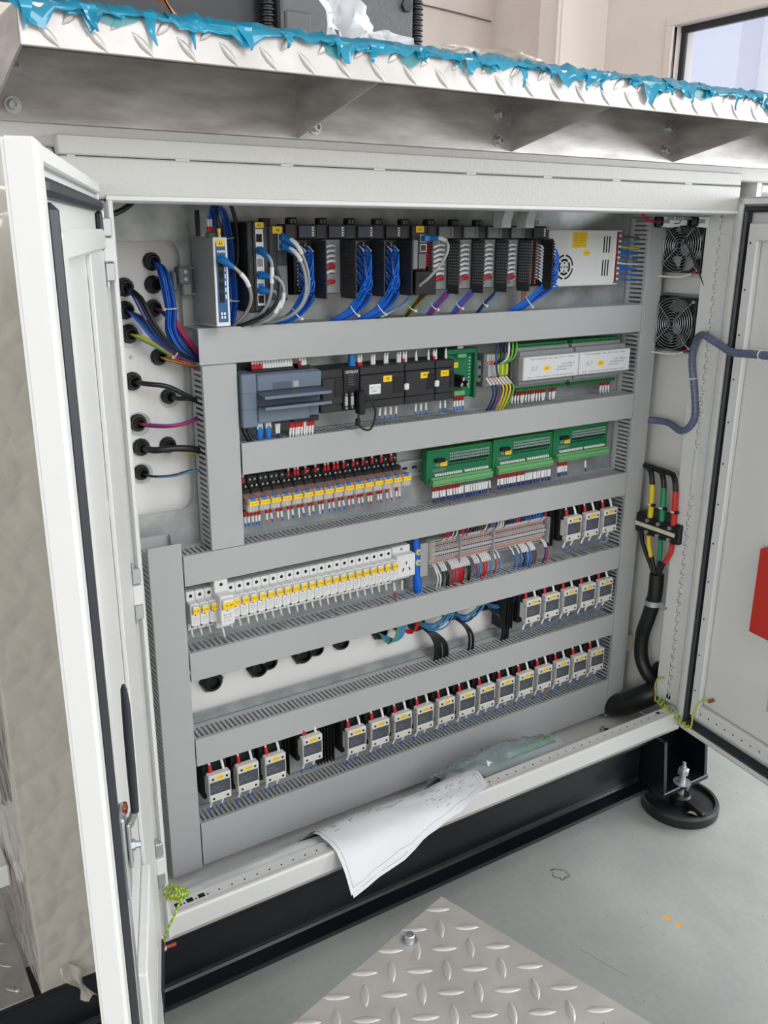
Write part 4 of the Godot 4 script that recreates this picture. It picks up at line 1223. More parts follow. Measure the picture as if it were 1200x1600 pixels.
	# patch cords
	patch_cord("patch_cord", "grey patch cord with blue plug leaving the network switch", Vector3(0.5865, 1.352, 0.123), [Vector3(0.606, 1.338, 0.13), Vector3(0.626, 1.315, 0.13), Vector3(0.640, 1.285, 0.11), Vector3(0.640, 1.258, 0.08), Vector3(0.628, 1.232, 0.045)], true, 0.2)
	patch_cord("patch_cord", "grey patch cord hanging from the upper port of the A2 module", Vector3(0.6655, 1.365, 0.105), [Vector3(0.674, 1.352, 0.12), Vector3(0.676, 1.33, 0.12), Vector3(0.674, 1.29, 0.115), Vector3(0.664, 1.262, 0.10), Vector3(0.648, 1.236, 0.05)], true, 0.2)
	patch_cord("patch_cord", "grey patch cord curving from the middle port of the A2 module", Vector3(0.6655, 1.325, 0.105), [Vector3(0.682, 1.322, 0.125), Vector3(0.694, 1.305, 0.125), Vector3(0.694, 1.275, 0.115), Vector3(0.678, 1.250, 0.10), Vector3(0.655, 1.238, 0.06), Vector3(0.640, 1.23, 0.04)], true, 0.3)
	patch_cord("patch_cord", "grey patch cord hanging from the lowest plug of the A2 module", Vector3(0.6655, 1.300, 0.105), [Vector3(0.682, 1.298, 0.118), Vector3(0.688, 1.280, 0.118), Vector3(0.678, 1.256, 0.11), Vector3(0.664, 1.244, 0.09), Vector3(0.650, 1.23, 0.04)], true, 0.25)
	patch_cord("patch_cord", "grey patch cord curving down from the upper plug of the A4 module", Vector3(0.7105, 1.3865, 0.102), [Vector3(0.724, 1.378, 0.115), Vector3(0.738, 1.350, 0.12), Vector3(0.746, 1.318, 0.12), Vector3(0.742, 1.285, 0.115), Vector3(0.724, 1.258, 0.10), Vector3(0.690, 1.240, 0.06)], true, 0.08)
	patch_cord("patch_cord", "grey patch cord curving down from the lower plug of the A4 module", Vector3(0.7105, 1.372, 0.102), [Vector3(0.722, 1.362, 0.12), Vector3(0.733, 1.338, 0.125), Vector3(0.738, 1.308, 0.125), Vector3(0.733, 1.278, 0.12), Vector3(0.716, 1.254, 0.10), Vector3(0.690, 1.238, 0.055)], true, 0.08)
	var bc := thing("black_cable", "black cable curving down beside the A2 ports", "cable", Vector3(0.66, 1.24, 0.05))
	P(bc, "cable", MB.new().tube(curve([Vector3(0.022, 0.10, 0.066), Vector3(0.028, 0.075, 0.074), Vector3(0.020, 0.04, 0.076), Vector3(0.0, 0.015, 0.055), Vector3(-0.026, -0.004, 0.01)], 16), 0.0036, 8), "black_wire")

	# controller rack: ten modules on a 60 mm pitch; [kind, wiring]
	var kinds := ["blue", "sleeves", "blue", "blue", "comm", "fan", "fan", "fan", "fan_close", "blue_open"]
	var names := ["first black input module beside the A4 module, blue wires behind grey cords", "second black input module with white sleeved leads and red crimps", "black input module with a thick blue wire fan, third in the rack", "black input module with a blue wire fan just before the A5 module", "black controller module with A5 sticker and one blue plug", "black output module with white sleeves just after the A5 module", "second black output module after the A5 module", "third black output module after the A5 module", "fourth black output module after the A5 module, dense white sleeves", "last black module of the rack beside the power supply"]
	for k in 10: rack_module(k, 0.7375 + k * 0.0595, kinds[k], names[k])
	# small bundles into the duct
	for q in [[4, 0.992, ["green_wire", "red_wire", "black_wire", "dark_red"], "green and red wires below the A5 module"], [5, 1.046, ["blue_wire", "red_wire", "purple_wire", "red_wire"], "blue and red wires below the first output module"], [6, 1.107, ["blue_wire", "red_wire", "blue_wire", "red_wire"], "blue and red wires below the second output module"], [7, 1.172, ["blue_wire", "black_wire", "light_blue"], "thin blue and black wires below the third output module"]]:
		var st := []
		for j in (9 if q[0] < 7 else 5): st.append(Vector3(q[1] + 0.022 + (j % 3) * 0.005, 1.292, 0.085 + (j / 3) * 0.004))
		loom("signal_loom", q[3], st, [Vector3(q[1] + 0.016, 1.275, 0.085), Vector3(q[1] + 0.006, 1.256, 0.07), Vector3(q[1], 1.234, 0.052)], 0.0075 if q[0] < 7 else 0.004, q[2], [[1, 0]], 0.0017, 10)
	patch_cord("patch_cord", "grey patch cord drooping across from the A5 module plug", Vector3(1.0055, 1.386, 0.108), [Vector3(1.022, 1.384, 0.135), Vector3(1.026, 1.370, 0.145), Vector3(1.018, 1.345, 0.14), Vector3(0.998, 1.315, 0.125), Vector3(0.985, 1.296, 0.105), Vector3(0.97, 1.262, 0.08)], true, 0.05)
	var sp := thing("signal_loom", "split cable ends in blue, white and yellow before the A5 module", "wiring", Vector3(0.965, 1.24, 0.05))
	var ci := 0
	for m in ["blue_wire", "yellow_wire", "white_wire", "green_wire", "blue_wire"]:
		wire(sp, [Vector3(0.022, 0.058, 0.055), Vector3(0.012 - ci * 0.002, 0.028, 0.03 + ci * 0.002), Vector3(-0.025 - ci * 0.004, 0.0, 0.01)], m, 0.0013, 10)
		ci += 1
	var rw := thing("signal_loom", "two orange wires standing behind the last module", "wiring", Vector3(1.31, 1.24, 0.03))
	for j in 2: wire(rw, [Vector3(j * 0.008, 0.05, 0.0), Vector3(j * 0.008, 0.025, 0.002), Vector3(j * 0.008, -0.004, 0.004)], "orange_wire", 0.0017, 6)
	power_supply()
	# lock keepers hanging under the header
	for x in [1.163, 1.222]:
		var kp := P(self, "lock_keeper", MB.new().prism([Vector2(0.0, 0.0), Vector2(0.026, 0.0), Vector2(0.026, 0.012), Vector2(0.034, 0.03), Vector2(0.034, 0.05), Vector2(0.0, 0.05)], 0, 0.022, Transform3D(Basis(Vector3(0, 0, 1), Vector3(0, 1, 0), Vector3(1, 0, 0)), Vector3(x - 0.02, 1.405, 0.13))), "label_grey")
		tag(kp, "bent metal door latch keeper under the header, " + ("nearer the switch" if x < 1.2 else "nearer the power supply"), "latch keeper")
	var tc := thing("black_cable", "black cable slanting across the cabinet's upper hinge corner", "cable", Vector3(0.40, 1.42, 0.10))
	P(tc, "cable", MB.new().tube(curve([Vector3(-0.07, -0.012, 0.10), Vector3(-0.01, -0.002, 0.09), Vector3(0.03, 0.016, 0.07), Vector3(0.07, 0.05, 0.04)], 12), 0.0042, 8), "black_wire")

func rack_module(k: int, x: float, kind: String, label: String) -> void:
	var o := thing("controller_module", label, "controller module", Vector3(x, 1.270, 0.010), "controller rack modules")
	var wd := 0.0592
	P(o, "housing", MB.new().bb(-0.004, wd - 0.0045, 0.018, 0.137, 0, 0.062, 0.001), "black")
	P(o, "head", MB.new().bb(-0.022, wd - 0.0225, 0.114, 0.1385, 0.050, 0.086, 0.001), "black")
	var grey := kind in ["fan", "fan_close"]
	if kind != "comm":
		var nm := P(o, "name_plate", MB.new().bb(0.001, 0.035, 0.1155, 0.1365, 0.086, 0.0915, 0.001), "mid_grey" if grey else ("navy" if k < 3 else "charcoal"))
		var pr := MB.new()
		for j in 4: pr.bb(0.026, 0.030, 0.119 + j * 0.0042, 0.1215 + j * 0.0042, 0.0915, 0.0918)
		P(nm, "print", pr, "white_ink" if not grey else "charcoal")
	P(o, "latch", MB.new().bb(0.004, 0.022, 0.1375, 0.150, 0.03, 0.046, 0.002), "black")
	P(o, "latch_hole", MB.new().bb(0.0075, 0.0125, 0.140, 0.147, 0.046, 0.0463).bb(0.0145, 0.0185, 0.140, 0.147, 0.046, 0.0463), "grey_pl")
	if kind == "comm":
		P(o, "face", MB.new().bb(-0.002, 0.030, 0.058, 0.138, 0.062, 0.093, 0.001), "charcoal")
		label_quad(o, "sticker", "yellow", 0.006, 0.0235, 0.1255, 0.137, 0.0932)
		words(o, "A5", "ink", Vector3(0.0148, 0.131, 0.0937), 0.0045)
		socket_face(o, Vector3(0.0225, 0.115, 0.093), "plug_blue")
		socket_face(o, Vector3(0.0225, 0.098, 0.093))
		P(o, "small_flap", MB.new().bb(0.012, 0.029, 0.060, 0.087, 0.093, 0.0945, 0.0008), "mid_grey")
		P(o, "side_strip", MB.new().bb(0.0, 0.010, 0.060, 0.112, 0.093, 0.0943, 0.0008), "grey_pl")
		P(o, "lower_cover", MB.new().bb(0.002, 0.050, 0.012, 0.056, 0.080, 0.100, 0.0015), "black")
		var ls := []
		for j in 9: P(o, "wire", MB.new().tube(curve([Vector3(0.050, 0.062 + j * 0.0055, 0.075), Vector3(0.036, 0.066 + j * 0.005, 0.083), Vector3(0.034, 0.05 + j * 0.003, 0.076)], 6), 0.0017, 6), "red_wire")
		return
	# terminal strip
	var tb := P(o, "terminal_block", MB.new().bb(-0.004, 0.030, 0.020, 0.113, 0.062, 0.078, 0.001), "grey_pl" if kind == "sleeves" or grey else "black")
	var sc := MB.new()
	for j in 16:
		for c in 2: sc.lathe([[0.0018, 0], [0.0018, 0.001], [0, 0.001]], Vector3(0.006 + c * 0.014 + (0.004 if grey else 0.0), 0.026 + j * 0.0054, 0.078), Vector3.BACK, 6)
	P(tb, "terminal_screw", sc, "zinc" if grey or kind == "sleeves" else "orange_pl").set_meta("kind", "stuff")
	# the terminal cover stands open towards the viewer
	var dz := 0.132 if k < 4 else 0.117
	var dr := P(o, "cover_flap", MB.new().bb(0.0305, 0.0328, 0.012 if grey or kind == "sleeves" else 0.014, 0.112, 0.078, dz, 0.0007), "charcoal")
	var dots := MB.new()
	for a in 14:
		for b in 6: dots.bb(0.0300, 0.0306, 0.030 + a * 0.0056, 0.0326 + a * 0.0056, 0.083 + b * 0.007, 0.0875 + b * 0.007)
	P(dr, "embossing", dots, "mid_grey" if grey else "black").set_meta("kind", "stuff")
	if kind == "sleeves" or grey:
		for j in 8:
			var y := 0.101 - j * 0.0088
			var red := (kind == "sleeves" and j in [4, 7]) or (grey and j == 7)
			if kind == "sleeves" and j == 6: continue
			var sl := P(o, "marker_sleeve", MB.new().tube(curve([Vector3(0.016 if not grey else 0.020, y + 0.001, 0.081), Vector3(0.004, y + 0.002, 0.088), Vector3(-0.008, y - 0.003, 0.086)], 5), 0.0027 if not red else 0.0034, 7), "red" if red else "white_pl")
			if kind == "fan_close": P(o, "marker_sleeve", MB.new().tube([Vector3(0.022, y - 0.004, 0.081), Vector3(0.006, y - 0.008, 0.085)], 0.0024, 6), "grey_wire")
	if kind == "blue" or kind == "blue_open":
		# wire fan from the terminals into the duct
		var st := []
		for j in 11:
			for c in 2:
				st.append(o.position + Vector3(0.004 + c * 0.013 + (0.020 if kind == "blue_open" else 0.0), 0.103 - j * 0.0066, 0.081 if c == 0 else 0.085))
		var dx := 0.010 if kind == "blue_open" else -0.006
		if kind == "blue_open":
			P(o, "rear_flap", MB.new().bb(0.046, 0.084, 0.018, 0.114, 0.056, 0.0585, 0.0007), "charcoal")
		var lm := thing("signal_loom", ["thin blue wires half hidden behind grey patch cords", "", "thick fan of blue wires leaving the third rack module", "blue wire fan leaving the module before the A5 module", "", "", "", "", "", "wide blue wire fan leaving the last rack module"][k], "wiring", Vector3(x - 0.004, 1.236, 0.05))
		for j in st.size():
			var a := j * 2.39996
			var rad := sqrt((j + 0.5) / st.size())
			var s0: Vector3 = st[j] - lm.position
			var low := Vector3(cos(a), sin(a) * 0.5, sin(a + 0.6) * 0.6) * rad * 0.0135
			var bulge := Vector3(s0.x + 0.014 + dx * 1.2, s0.y - 0.018, s0.z + 0.014)
			var mid := Vector3(0.030 + dx * 2.0, 0.040 + (s0.y - 0.04) * 0.35, 0.056) + low * 0.9
			wire(lm, [s0, bulge, mid, Vector3(0.012 + dx * 0.6, 0.022, 0.03) + low, Vector3(-0.012 + dx, 0.0, 0.006) + low], "blue_wire" if j % 4 else "deep_blue", 0.0018, 14)
			P(lm, "marker_sleeve", MB.new().tube([s0 + Vector3(0, 0, -0.004), s0 + Vector3(0.004, -0.003, 0.003), s0 + Vector3(0.010, -0.011, 0.009)], 0.0023, 6), "white_pl")
		tie(lm, Vector3(0.012 + dx * 0.6, 0.022, 0.03), Vector3(0.6, 0.6, 0.5).normalized(), 0.013)

func power_supply() -> void:
	var o := thing("power_supply", "silver perforated power supply box with yellow warning label", "power supply", Vector3(1.352, 1.286, 0.009))
	var w := 0.2035
	var b := MB.new().bb(0, w, 0, 0.114, 0, 0.050, 0.0015)
	P(o, "case", b, "psu")
	P(o, "rim", MB.new().bb(0, w + 0.014, 0.113, 0.1155, 0, 0.0515, 0.0006).bb(0, w + 0.010, -0.0015, 0.001, 0, 0.0515, 0.0006), "psu")
	# round fan grille of slots
	var g := MB.new()
	for ring in [[0.0225, 0.0265, 4], [0.0125, 0.0175, 4]]:
		for q in ring[2]:
			var steps := 7
			for st in steps:
				var a0: float = TAU * (q + 0.07 + 0.86 * st / steps) / ring[2] + (0.0 if ring[0] > 0.02 else 0.785)
				var a1: float = TAU * (q + 0.07 + 0.86 * (st + 1) / steps) / ring[2] + (0.0 if ring[0] > 0.02 else 0.785)
				var c := Vector3(0.049, 0.039, 0.0502)
				g.quad(c + Vector3(cos(a0), sin(a0), 0) * ring[1], c + Vector3(cos(a1), sin(a1), 0) * ring[1], c + Vector3(cos(a1), sin(a1), 0) * ring[0], c + Vector3(cos(a0), sin(a0), 0) * ring[0], Vector3.BACK)
	for q in 5: g.lathe([[0.0021, 0], [0.0021, 0.0003], [0, 0.0003]], Vector3(0.049, 0.039, 0.05) + (Vector3.ZERO if q == 4 else Vector3(cos(q * TAU / 4), sin(q * TAU / 4), 0) * 0.0085), Vector3.BACK, 8)
	for row in 2:
		for q in 3: g.bb(0.163 + q * 0.008, 0.1665 + q * 0.008, 0.018 + row * 0.050, 0.053 + row * 0.050, 0.0495, 0.0503)
	P(o, "vent_slots", g, "hole")
	label_quad(o, "warning_label", "yellow_warning", 0.069, 0.111, 0.079, 0.112, 0.0502)
	label_quad(o, "sticker", "label_yellow", 0.103, 0.122, 0.062, 0.073, 0.0502)
	P(o, "terminal_print", MB.new().bb(0.196, 0.2025, 0.006, 0.112, 0.0500, 0.0503), "white_pl")
	var tb := P(o, "terminal_block", MB.new().bb(w, w + 0.010, 0.006, 0.112, 0.002, 0.047, 0.001), "dark_red")
	var cols := ["brown_wire", "light_blue", "yellow_wire", "blue_wire", "blue_wire", "white_wire", "blue_wire", "blue_wire", "blue_wire"]
	for k in 9:
		var y := 0.105 - k * 0.0118
		P(o, "marker_sleeve", MB.new().tube([Vector3(w + 0.008, y, 0.042), Vector3(w + 0.022, y - 0.001, 0.040)], 0.003, 7), "white_pl")
		for j in (3 if k in [3, 6] else 1): P(o, "wire", MB.new().tube(curve([Vector3(w + 0.022, y - 0.001 + j * 0.003, 0.040), Vector3(w + 0.040, y - 0.003 + j * 0.002, 0.037), Vector3(w + 0.096, y - 0.006, 0.030)], 6), 0.0018, 6), cols[k])
	for q in [[0.004, 0.118], [0.130, -0.018]]:
		P(o, "mounting_tab", MB.new().bb(q[0], q[0] + 0.024, q[1], q[1] + 0.022, -0.0005, 0.0012), "zinc")
		P(o, "screw", MB.new().lathe([[0.004, 0], [0.004, 0.003], [0, 0.003]], Vector3(q[0] + 0.009, q[1] + 0.013, 0.0012), Vector3.BACK, 12), "steel")

# ---------------------------------------------------------------- second row
func build_second_row() -> void:
	rail(0.60, 1.64, 1.108)
	var p := thing("logic_controller", "blue-grey logic controller with two open flaps and sleeved leads", "controller", Vector3(0.629, 1.058, 0.012))
	var sm := P(p, "supply_module", MB.new().bb(0, 0.0295, 0, 0.097, 0, 0.068, 0.002), "plc_blue")
	P(sm, "seam", MB.new().bb(-0.0002, 0.0297, 0.033, 0.034, 0.02, 0.0683).bb(-0.0002, 0.0297, 0.062, 0.063, 0.02, 0.0683), "plc_dark")
	var vs := MB.new()
	for k in 3:
		for j in 4: vs.lathe([[0.003, 0], [0.003, 0.0004], [0, 0.0004]], Vector3(0.006 + k * 0.009, 0.097, 0.012 + j * 0.013), Vector3.UP, 8)
	P(sm, "vent_holes", vs, "plc_dark")
	P(p, "housing", MB.new().bb(0.0305, 0.161, 0.006, 0.094, 0, 0.056, 0.0015), "plc_blue")
	P(p, "upper_face", MB.new().bb(0.0305, 0.161, 0.064, 0.093, 0.056, 0.068, 0.002), "plc_blue")
	P(p, "lower_face", MB.new().bb(0.0305, 0.135, 0.006, 0.036, 0.056, 0.068, 0.002), "plc_blue")
	P(p, "middle_face", MB.new().bb(0.0315, 0.160, 0.036, 0.064, 0.056, 0.061), "plc_dark")
	P(p, "type_plate", MB.new().bb(0.060, 0.098, 0.066, 0.078, 0.068, 0.0684, 0.0001), "plc_dark")
	P(p, "display_spot", MB.new().bb(0.102, 0.113, 0.067, 0.078, 0.068, 0.0684, 0.0001), "label_grey")
	for y in [0.060, 0.037]:
		P(p, "open_flap", MB.new().box(Vector3(0.096, y, 0.083), Vector3(0.134, 0.0022, 0.036), 0.0006, Basis(Vector3.RIGHT, 0.12 if y > 0.05 else -0.04)), "plc_dark")
		P(p, "flap_edge", MB.new().box(Vector3(0.096, y - (0.0022 if y > 0.05 else -0.0012), 0.1015), Vector3(0.134, 0.0055, 0.0016), 0.0004), "plc_blue")
	P(p, "upper_terminals", MB.new().bb(0.032, 0.118, 0.094, 0.101, 0.014, 0.044, 0.001).bb(0.124, 0.150, 0.094, 0.101, 0.014, 0.044, 0.001), "black")
	P(p, "lower_terminals", MB.new().bb(0.070, 0.098, 0.000, 0.008, 0.03, 0.058, 0.001).bb(0.104, 0.158, -0.002, 0.008, 0.03, 0.060, 0.001), "black")
	for k in 15: lead(p, Vector3(0.035 + k * 0.0055, 0.101, 0.040), 0.03, "red" if k < 4 else "white_pl", "white_wire", 0.012, 0.006, true)
	for k in 3: lead(p, Vector3(0.130 + k * 0.0055, 0.101, 0.040), 0.0, "red" if k == 0 else "white_pl", "white_wire", 0.012, 0.006, true)
	for k in 9: lead(p, Vector3(0.104 + k * 0.0058, -0.004, 0.050), -0.12 + 0.02 * (k % 3), "red" if k != 5 else "white_pl", "white_wire", 0.015, 0.008)
	for k in 2: lead(p, Vector3(0.076 + k * 0.005, 0.0, 0.045), 0.0, "white_pl", "deep_blue", 0.014, 0.02)
	for x in [0.043, 0.060]:
		var pg := P(p, "network_plug", MB.new().bb(x - 0.006, x + 0.006, -0.010, 0.004, 0.034, 0.046, 0.001), "white_pl")
		P(pg, "boot", MB.new().tube([Vector3(x, -0.006, 0.040), Vector3(x, -0.018, 0.042), Vector3(x, -0.031, 0.040)], [0.0072, 0.007, 0.0052], 8), "plug_blue")
	var bl := P(p, "supply_cable", MB.new().tube(curve([Vector3(0.012, 0.002, 0.035), Vector3(0.014, -0.012, 0.04), Vector3(0.022, -0.03, 0.042)], 6), 0.0042, 7).tube(curve([Vector3(0.018, 0.002, 0.035), Vector3(0.02, -0.012, 0.042), Vector3(0.027, -0.03, 0.046)], 6), 0.003, 7), "black_wire")
	# dark modules
	var q := thing("processor_module", "dark grey processor module with two serial sockets", "controller", Vector3(0.791, 1.068, 0.012))
	P(q, "housing", MB.new().bb(0, 0.083, 0, 0.082, 0, 0.062, 0.0015), "charcoal")
	P(q, "cover", MB.new().bb(0.001, 0.045, 0.016, 0.066, 0.062, 0.067, 0.0015), "charcoal")
	P(q, "inset", MB.new().bb(0.026, 0.0445, 0.030, 0.062, 0.067, 0.0682, 0.0006), "black")
	var pn := P(q, "name_panel", MB.new().bb(0.047, 0.082, 0.002, 0.081, 0.062, 0.066, 0.0012), "black")
	words(pn, "OBTRUST", "white_ink", Vector3(0.0645, 0.0745, 0.0662), 0.0052)
	var led := MB.new()
	for k in 5: led.bb(0.058, 0.060, 0.050 + k * 0.0045, 0.0515 + k * 0.0045, 0.066, 0.0663).bb(0.061, 0.070, 0.0503 + k * 0.0045, 0.0512 + k * 0.0045, 0.066, 0.0663)
	P(pn, "status_lights", led, "mid_grey")
	for x in [0.050, 0.063]:
		var db := P(q, "serial_socket", MB.new().bb(x - 0.005, x + 0.005, 0.005, 0.036, 0.066, 0.069, 0.001), "black")
		P(db, "shell", MB.new().bb(x - 0.0035, x + 0.0035, 0.011, 0.030, 0.069, 0.0725, 0.0015), "label_grey")
		for y in [0.0075, 0.0335]: P(db, "nut", MB.new().lathe([[0.0022, 0], [0.0022, 0.003], [0, 0.003]], Vector3(x, y, 0.069), Vector3.BACK, 6, true), "steel")
	P(q, "serial_plug", MB.new().bb(0.071, 0.084, -0.006, 0.040, 0.066, 0.086, 0.002), "black")
	var lp := thing("black_cable", "black cable looping below the processor module's serial plug", "cable", Vector3(0.868, 1.06, 0.08))
	P(lp, "cable", MB.new().tube(curve([Vector3(0.0, 0.04, 0.012), Vector3(0.014, 0.034, 0.022), Vector3(0.025, 0.006, 0.024), Vector3(0.018, -0.026, 0.02), Vector3(0.006, -0.028, 0.01), Vector3(0.0, -0.018, 0.004), Vector3(0.0, 0.0, 0.002)], 24), 0.0021, 7), "black_wire")
	P(lp, "sleeve", MB.new().bb(-0.004, 0.004, -0.022, -0.008, -0.004, 0.004, 0.001), "black")
	var pgu := P(self, "network_plug", MB.new().tube([Vector3(0.871, 1.146, 0.052), Vector3(0.871, 1.158, 0.052), Vector3(0.871, 1.174, 0.052)], [0.0085, 0.0078, 0.0062], 8), "plug_blue")
	tag(pgu, "blue network plug standing up behind the processor module", "plug")
	var ex := [["expansion module with a white tag and A8 sticker", 0.874, 0.1035, 0.062, "A8", true], ["expansion module with A9 sticker and white clip", 0.978, 0.073, 0.046, "A9", false], ["narrow expansion module with A10 sticker beside the green board", 1.0515, 0.048, 0.022, "A10", false]]
	for e in ex:
		var m := thing("expansion_module", "dark grey " + e[0], "controller", Vector3(e[1], 1.068, 0.012), "dark grey expansion modules")
		P(m, "housing", MB.new().bb(0.0003, e[2] - 0.0003, 0, 0.082, 0, 0.058, 0.0012), "charcoal")
		P(m, "cover", MB.new().bb(0.0012, e[2] - 0.0012, 0.016, 0.066, 0.058, 0.067, 0.0015), "charcoal")
		P(m, "upper_lid", MB.new().bb(0.0008, e[2] - 0.0008, 0.0665, 0.0815, 0.058, 0.0655, 0.0012), "charcoal")
		P(m, "lower_lid", MB.new().bb(0.0008, e[2] - 0.0008, 0.0005, 0.0155, 0.058, 0.0655, 0.0012), "charcoal")
		P(m, "side_window", MB.new().bb(e[2] * 0.72, e[2] - 0.002, 0.026, 0.058, 0.067, 0.0682, 0.0005), "black")
		label_quad(m, "sticker", "yellow", e[3] - 0.010, e[3] + 0.010, 0.0495, 0.0615, 0.0672)
		words(m, e[4], "ink", Vector3(e[3], 0.0557, 0.0677), 0.005)
		if e[5]: label_quad(m, "paper_tag", "white_tag", 0.020, 0.046, 0.028, 0.047, 0.0672)
		else: P(m, "clip", MB.new().bb(-0.004, 0.007, 0.030, 0.043, 0.067, 0.072, 0.002), "white_pl")
		var n := 0
		while 0.012 + n * 0.030 < e[2]:
			var xx := 0.010 + n * 0.030
			lead(m, Vector3(xx, 0.080, 0.045), 0.05, "red" if n == 0 else "white_pl", "white_wire", 0.010, 0.004, true)
			if e[5] or n == 0: lead(m, Vector3(xx + 0.004, 0.080, 0.045), -0.05, "red" if e[5] and n < 1 else "white_pl", "white_wire", 0.010, 0.004, true)
			lead(m, Vector3(e[2] - 0.008 - n * 0.012, 0.002, 0.045), 0.06 - 0.05 * n, "", "blue_wire", 0.016, 0.008)
			n += 1
	# green board in its carrier
	var g := thing("interface_board", "upright green interface board with three black capacitors", "circuit board", Vector3(1.100, 1.060, 0.012))
	P(g, "carrier", MB.new().bb(-0.002, 0.079, 0.0, 0.104, 0.0, 0.020, 0.002), "term_green")
	P(g, "rails", MB.new().bb(-0.003, 0.080, 0.094, 0.106, 0.018, 0.038, 0.002).bb(0.074, 0.080, -0.001, 0.106, 0.018, 0.038, 0.002), "pcb_light")
	P(g, "board", MB.new().bb(0.0, 0.075, 0.004, 0.100, 0.024, 0.0265), "pcb")
	for c in [[0.030, 0.046], [0.026, 0.034], [0.042, 0.034]]:
		var cp := P(g, "capacitor", MB.new().lathe([[0.0065, 0], [0.0065, 0.020], [0.0060, 0.022], [0, 0.022]], Vector3(c[0], c[1], 0.0265), Vector3(0.35, -0.1, 0.93).normalized(), 14), "black")
		P(cp, "capacitor_top", MB.new().lathe([[0.0045, 0.0222], [0.0, 0.0226]], Vector3(c[0], c[1], 0.0265), Vector3(0.35, -0.1, 0.93).normalized(), 12), "label_grey")
	label_quad(g, "sticker", "label_yellow", 0.018, 0.037, 0.065, 0.076, 0.0268)
	var tb := P(g, "terminal_row", MB.new().bb(0.020, 0.048, 0.008, 0.018, 0.0265, 0.040, 0.001), "term_pale")
	P(g, "terminal_row", MB.new().bb(0.030, 0.052, 0.086, 0.095, 0.0265, 0.036, 0.001), "term_pale")
	for k in 4: lead(g, Vector3(0.024 + k * 0.0066, 0.006, 0.036), 0.05 * (k - 1), "dark_red", "blue_wire", 0.014, 0.008)
	for k in 3: lead(g, Vector3(0.031 + k * 0.005, 0.096, 0.034), 0.0, "", "white_wire", 0.012, 0.004, true)
	var mk := MB.new()
	for k in 10: mk.bb(0.066, 0.069, 0.020 + k * 0.007, 0.0225 + k * 0.007, 0.0265, 0.0268)
	P(g, "board_print", mk, "white_ink")
	# small terminal group with earth wires
	var t := thing("terminal_group", "small terminal group with yellow-green earth clamps beside the green board", "terminal block", Vector3(1.186, 1.074, 0.012))
	for x in [0.0, 0.076]:
		var cl := P(t, "end_clamp", MB.new().bb(x, x + 0.012, 0.016, 0.062, 0, 0.030, 0.002).bb(x + 0.012, x + 0.020, 0.004, 0.076, 0, 0.038, 0.002), "mid_grey")
		for y in [0.028, 0.048]: P(cl, "screw", MB.new().lathe([[0.0035, 0], [0.0035, 0.001], [0, 0.001]], Vector3(x + 0.006, y, 0.030), Vector3.BACK, 10), "hole")
	for k in 9:
		var m: String = "label_grey" if k < 4 else ("yellow_wire" if k % 2 == 0 else "green_wire")
		var e := P(t, "terminal", MB.new().bb(0.0205 + k * 0.0062, 0.0263 + k * 0.0062, 0.006, 0.074, 0, 0.036, 0.0008).bb(0.0205 + k * 0.0062, 0.0263 + k * 0.0062, 0.028, 0.052, 0.036, 0.042, 0.0008), m)
		P(e, "release_button", MB.new().bb(0.0215 + k * 0.0062, 0.0253 + k * 0.0062, 0.054, 0.060, 0.036, 0.0385).bb(0.0215 + k * 0.0062, 0.0253 + k * 0.0062, 0.020, 0.026, 0.036, 0.0385), "orange_pl")
	var tl := thing("earth_wires", "yellow, green and dark blue wires at the small terminal group", "wiring", Vector3(1.186, 1.034, 0.05))
	var tc := ["deep_blue", "black_wire", "purple_wire", "yellow_wire", "yellow_wire", "yellow_wire", "green_wire"]
	for k in 7:
		wire(tl, [Vector3(0.022 + k * 0.009, 0.056, 0.004), Vector3(0.026 + k * 0.0095, 0.045, 0.016), Vector3(0.026 + k * 0.0088, 0.020, 0.014), Vector3(0.022 + k * 0.009, -0.008, 0.0)], tc[k], 0.0022, 10)
		P(tl, "marker_sleeve", MB.new().tube([Vector3(0.020 + k * 0.009, 0.064, -0.002), Vector3(0.024 + k * 0.0092, 0.050, 0.012)], 0.0026, 6), "white_pl")
	for k in 5: wire(tl, [Vector3(0.040 + k * 0.008, 0.092, -0.004), Vector3(0.048 + k * 0.009, 0.104, 0.010), Vector3(0.052 + k * 0.0105, 0.122, 0.006), Vector3(0.058 + k * 0.011, 0.148, -0.004)], ["black_wire", "deep_blue", "white_wire", "green_wire", "green_wire"][k], 0.0026, 10)
	wire(tl, [Vector3(0.050, 0.148, 0.0), Vector3(0.034, 0.118, 0.012), Vector3(0.032, 0.085, 0.018), Vector3(0.042, 0.066, 0.012)], "deep_blue", 0.0022, 12)
	# two wide input-output modules
	for k in 2:
		var x0 := 1.273 + k * 0.162
		var o := thing("remote_module", ["wide light grey remote module with green terminals beside earth clamps", "wide light grey remote module with green terminals beside the upright duct"][k], "controller", Vector3(x0, 1.062, 0.012), "light grey remote modules")
		P(o, "base", MB.new().bb(0.006, 0.160, 0.010, 0.096, 0, 0.046, 0.0015), "grey_pl")
		P(o, "shoulder", MB.new().bb(0.004, 0.161, 0.018, 0.090, 0.046, 0.062, 0.002), "grey_pl")
		P(o, "face_block", MB.new().bb(-0.001, 0.1605, 0.030, 0.081, 0.062, 0.078, 0.0015), "label_grey")
		label_quad(o, "face_print", "io_print", 0.001, 0.159, 0.0315, 0.0795, 0.0781)
		label_quad(o, "sticker", "yellow", 0.058, 0.076, 0.048, 0.058, 0.0786)
		words(o, ["A11", "A12"][k], "ink", Vector3(0.067, 0.0532, 0.0791), 0.0045)
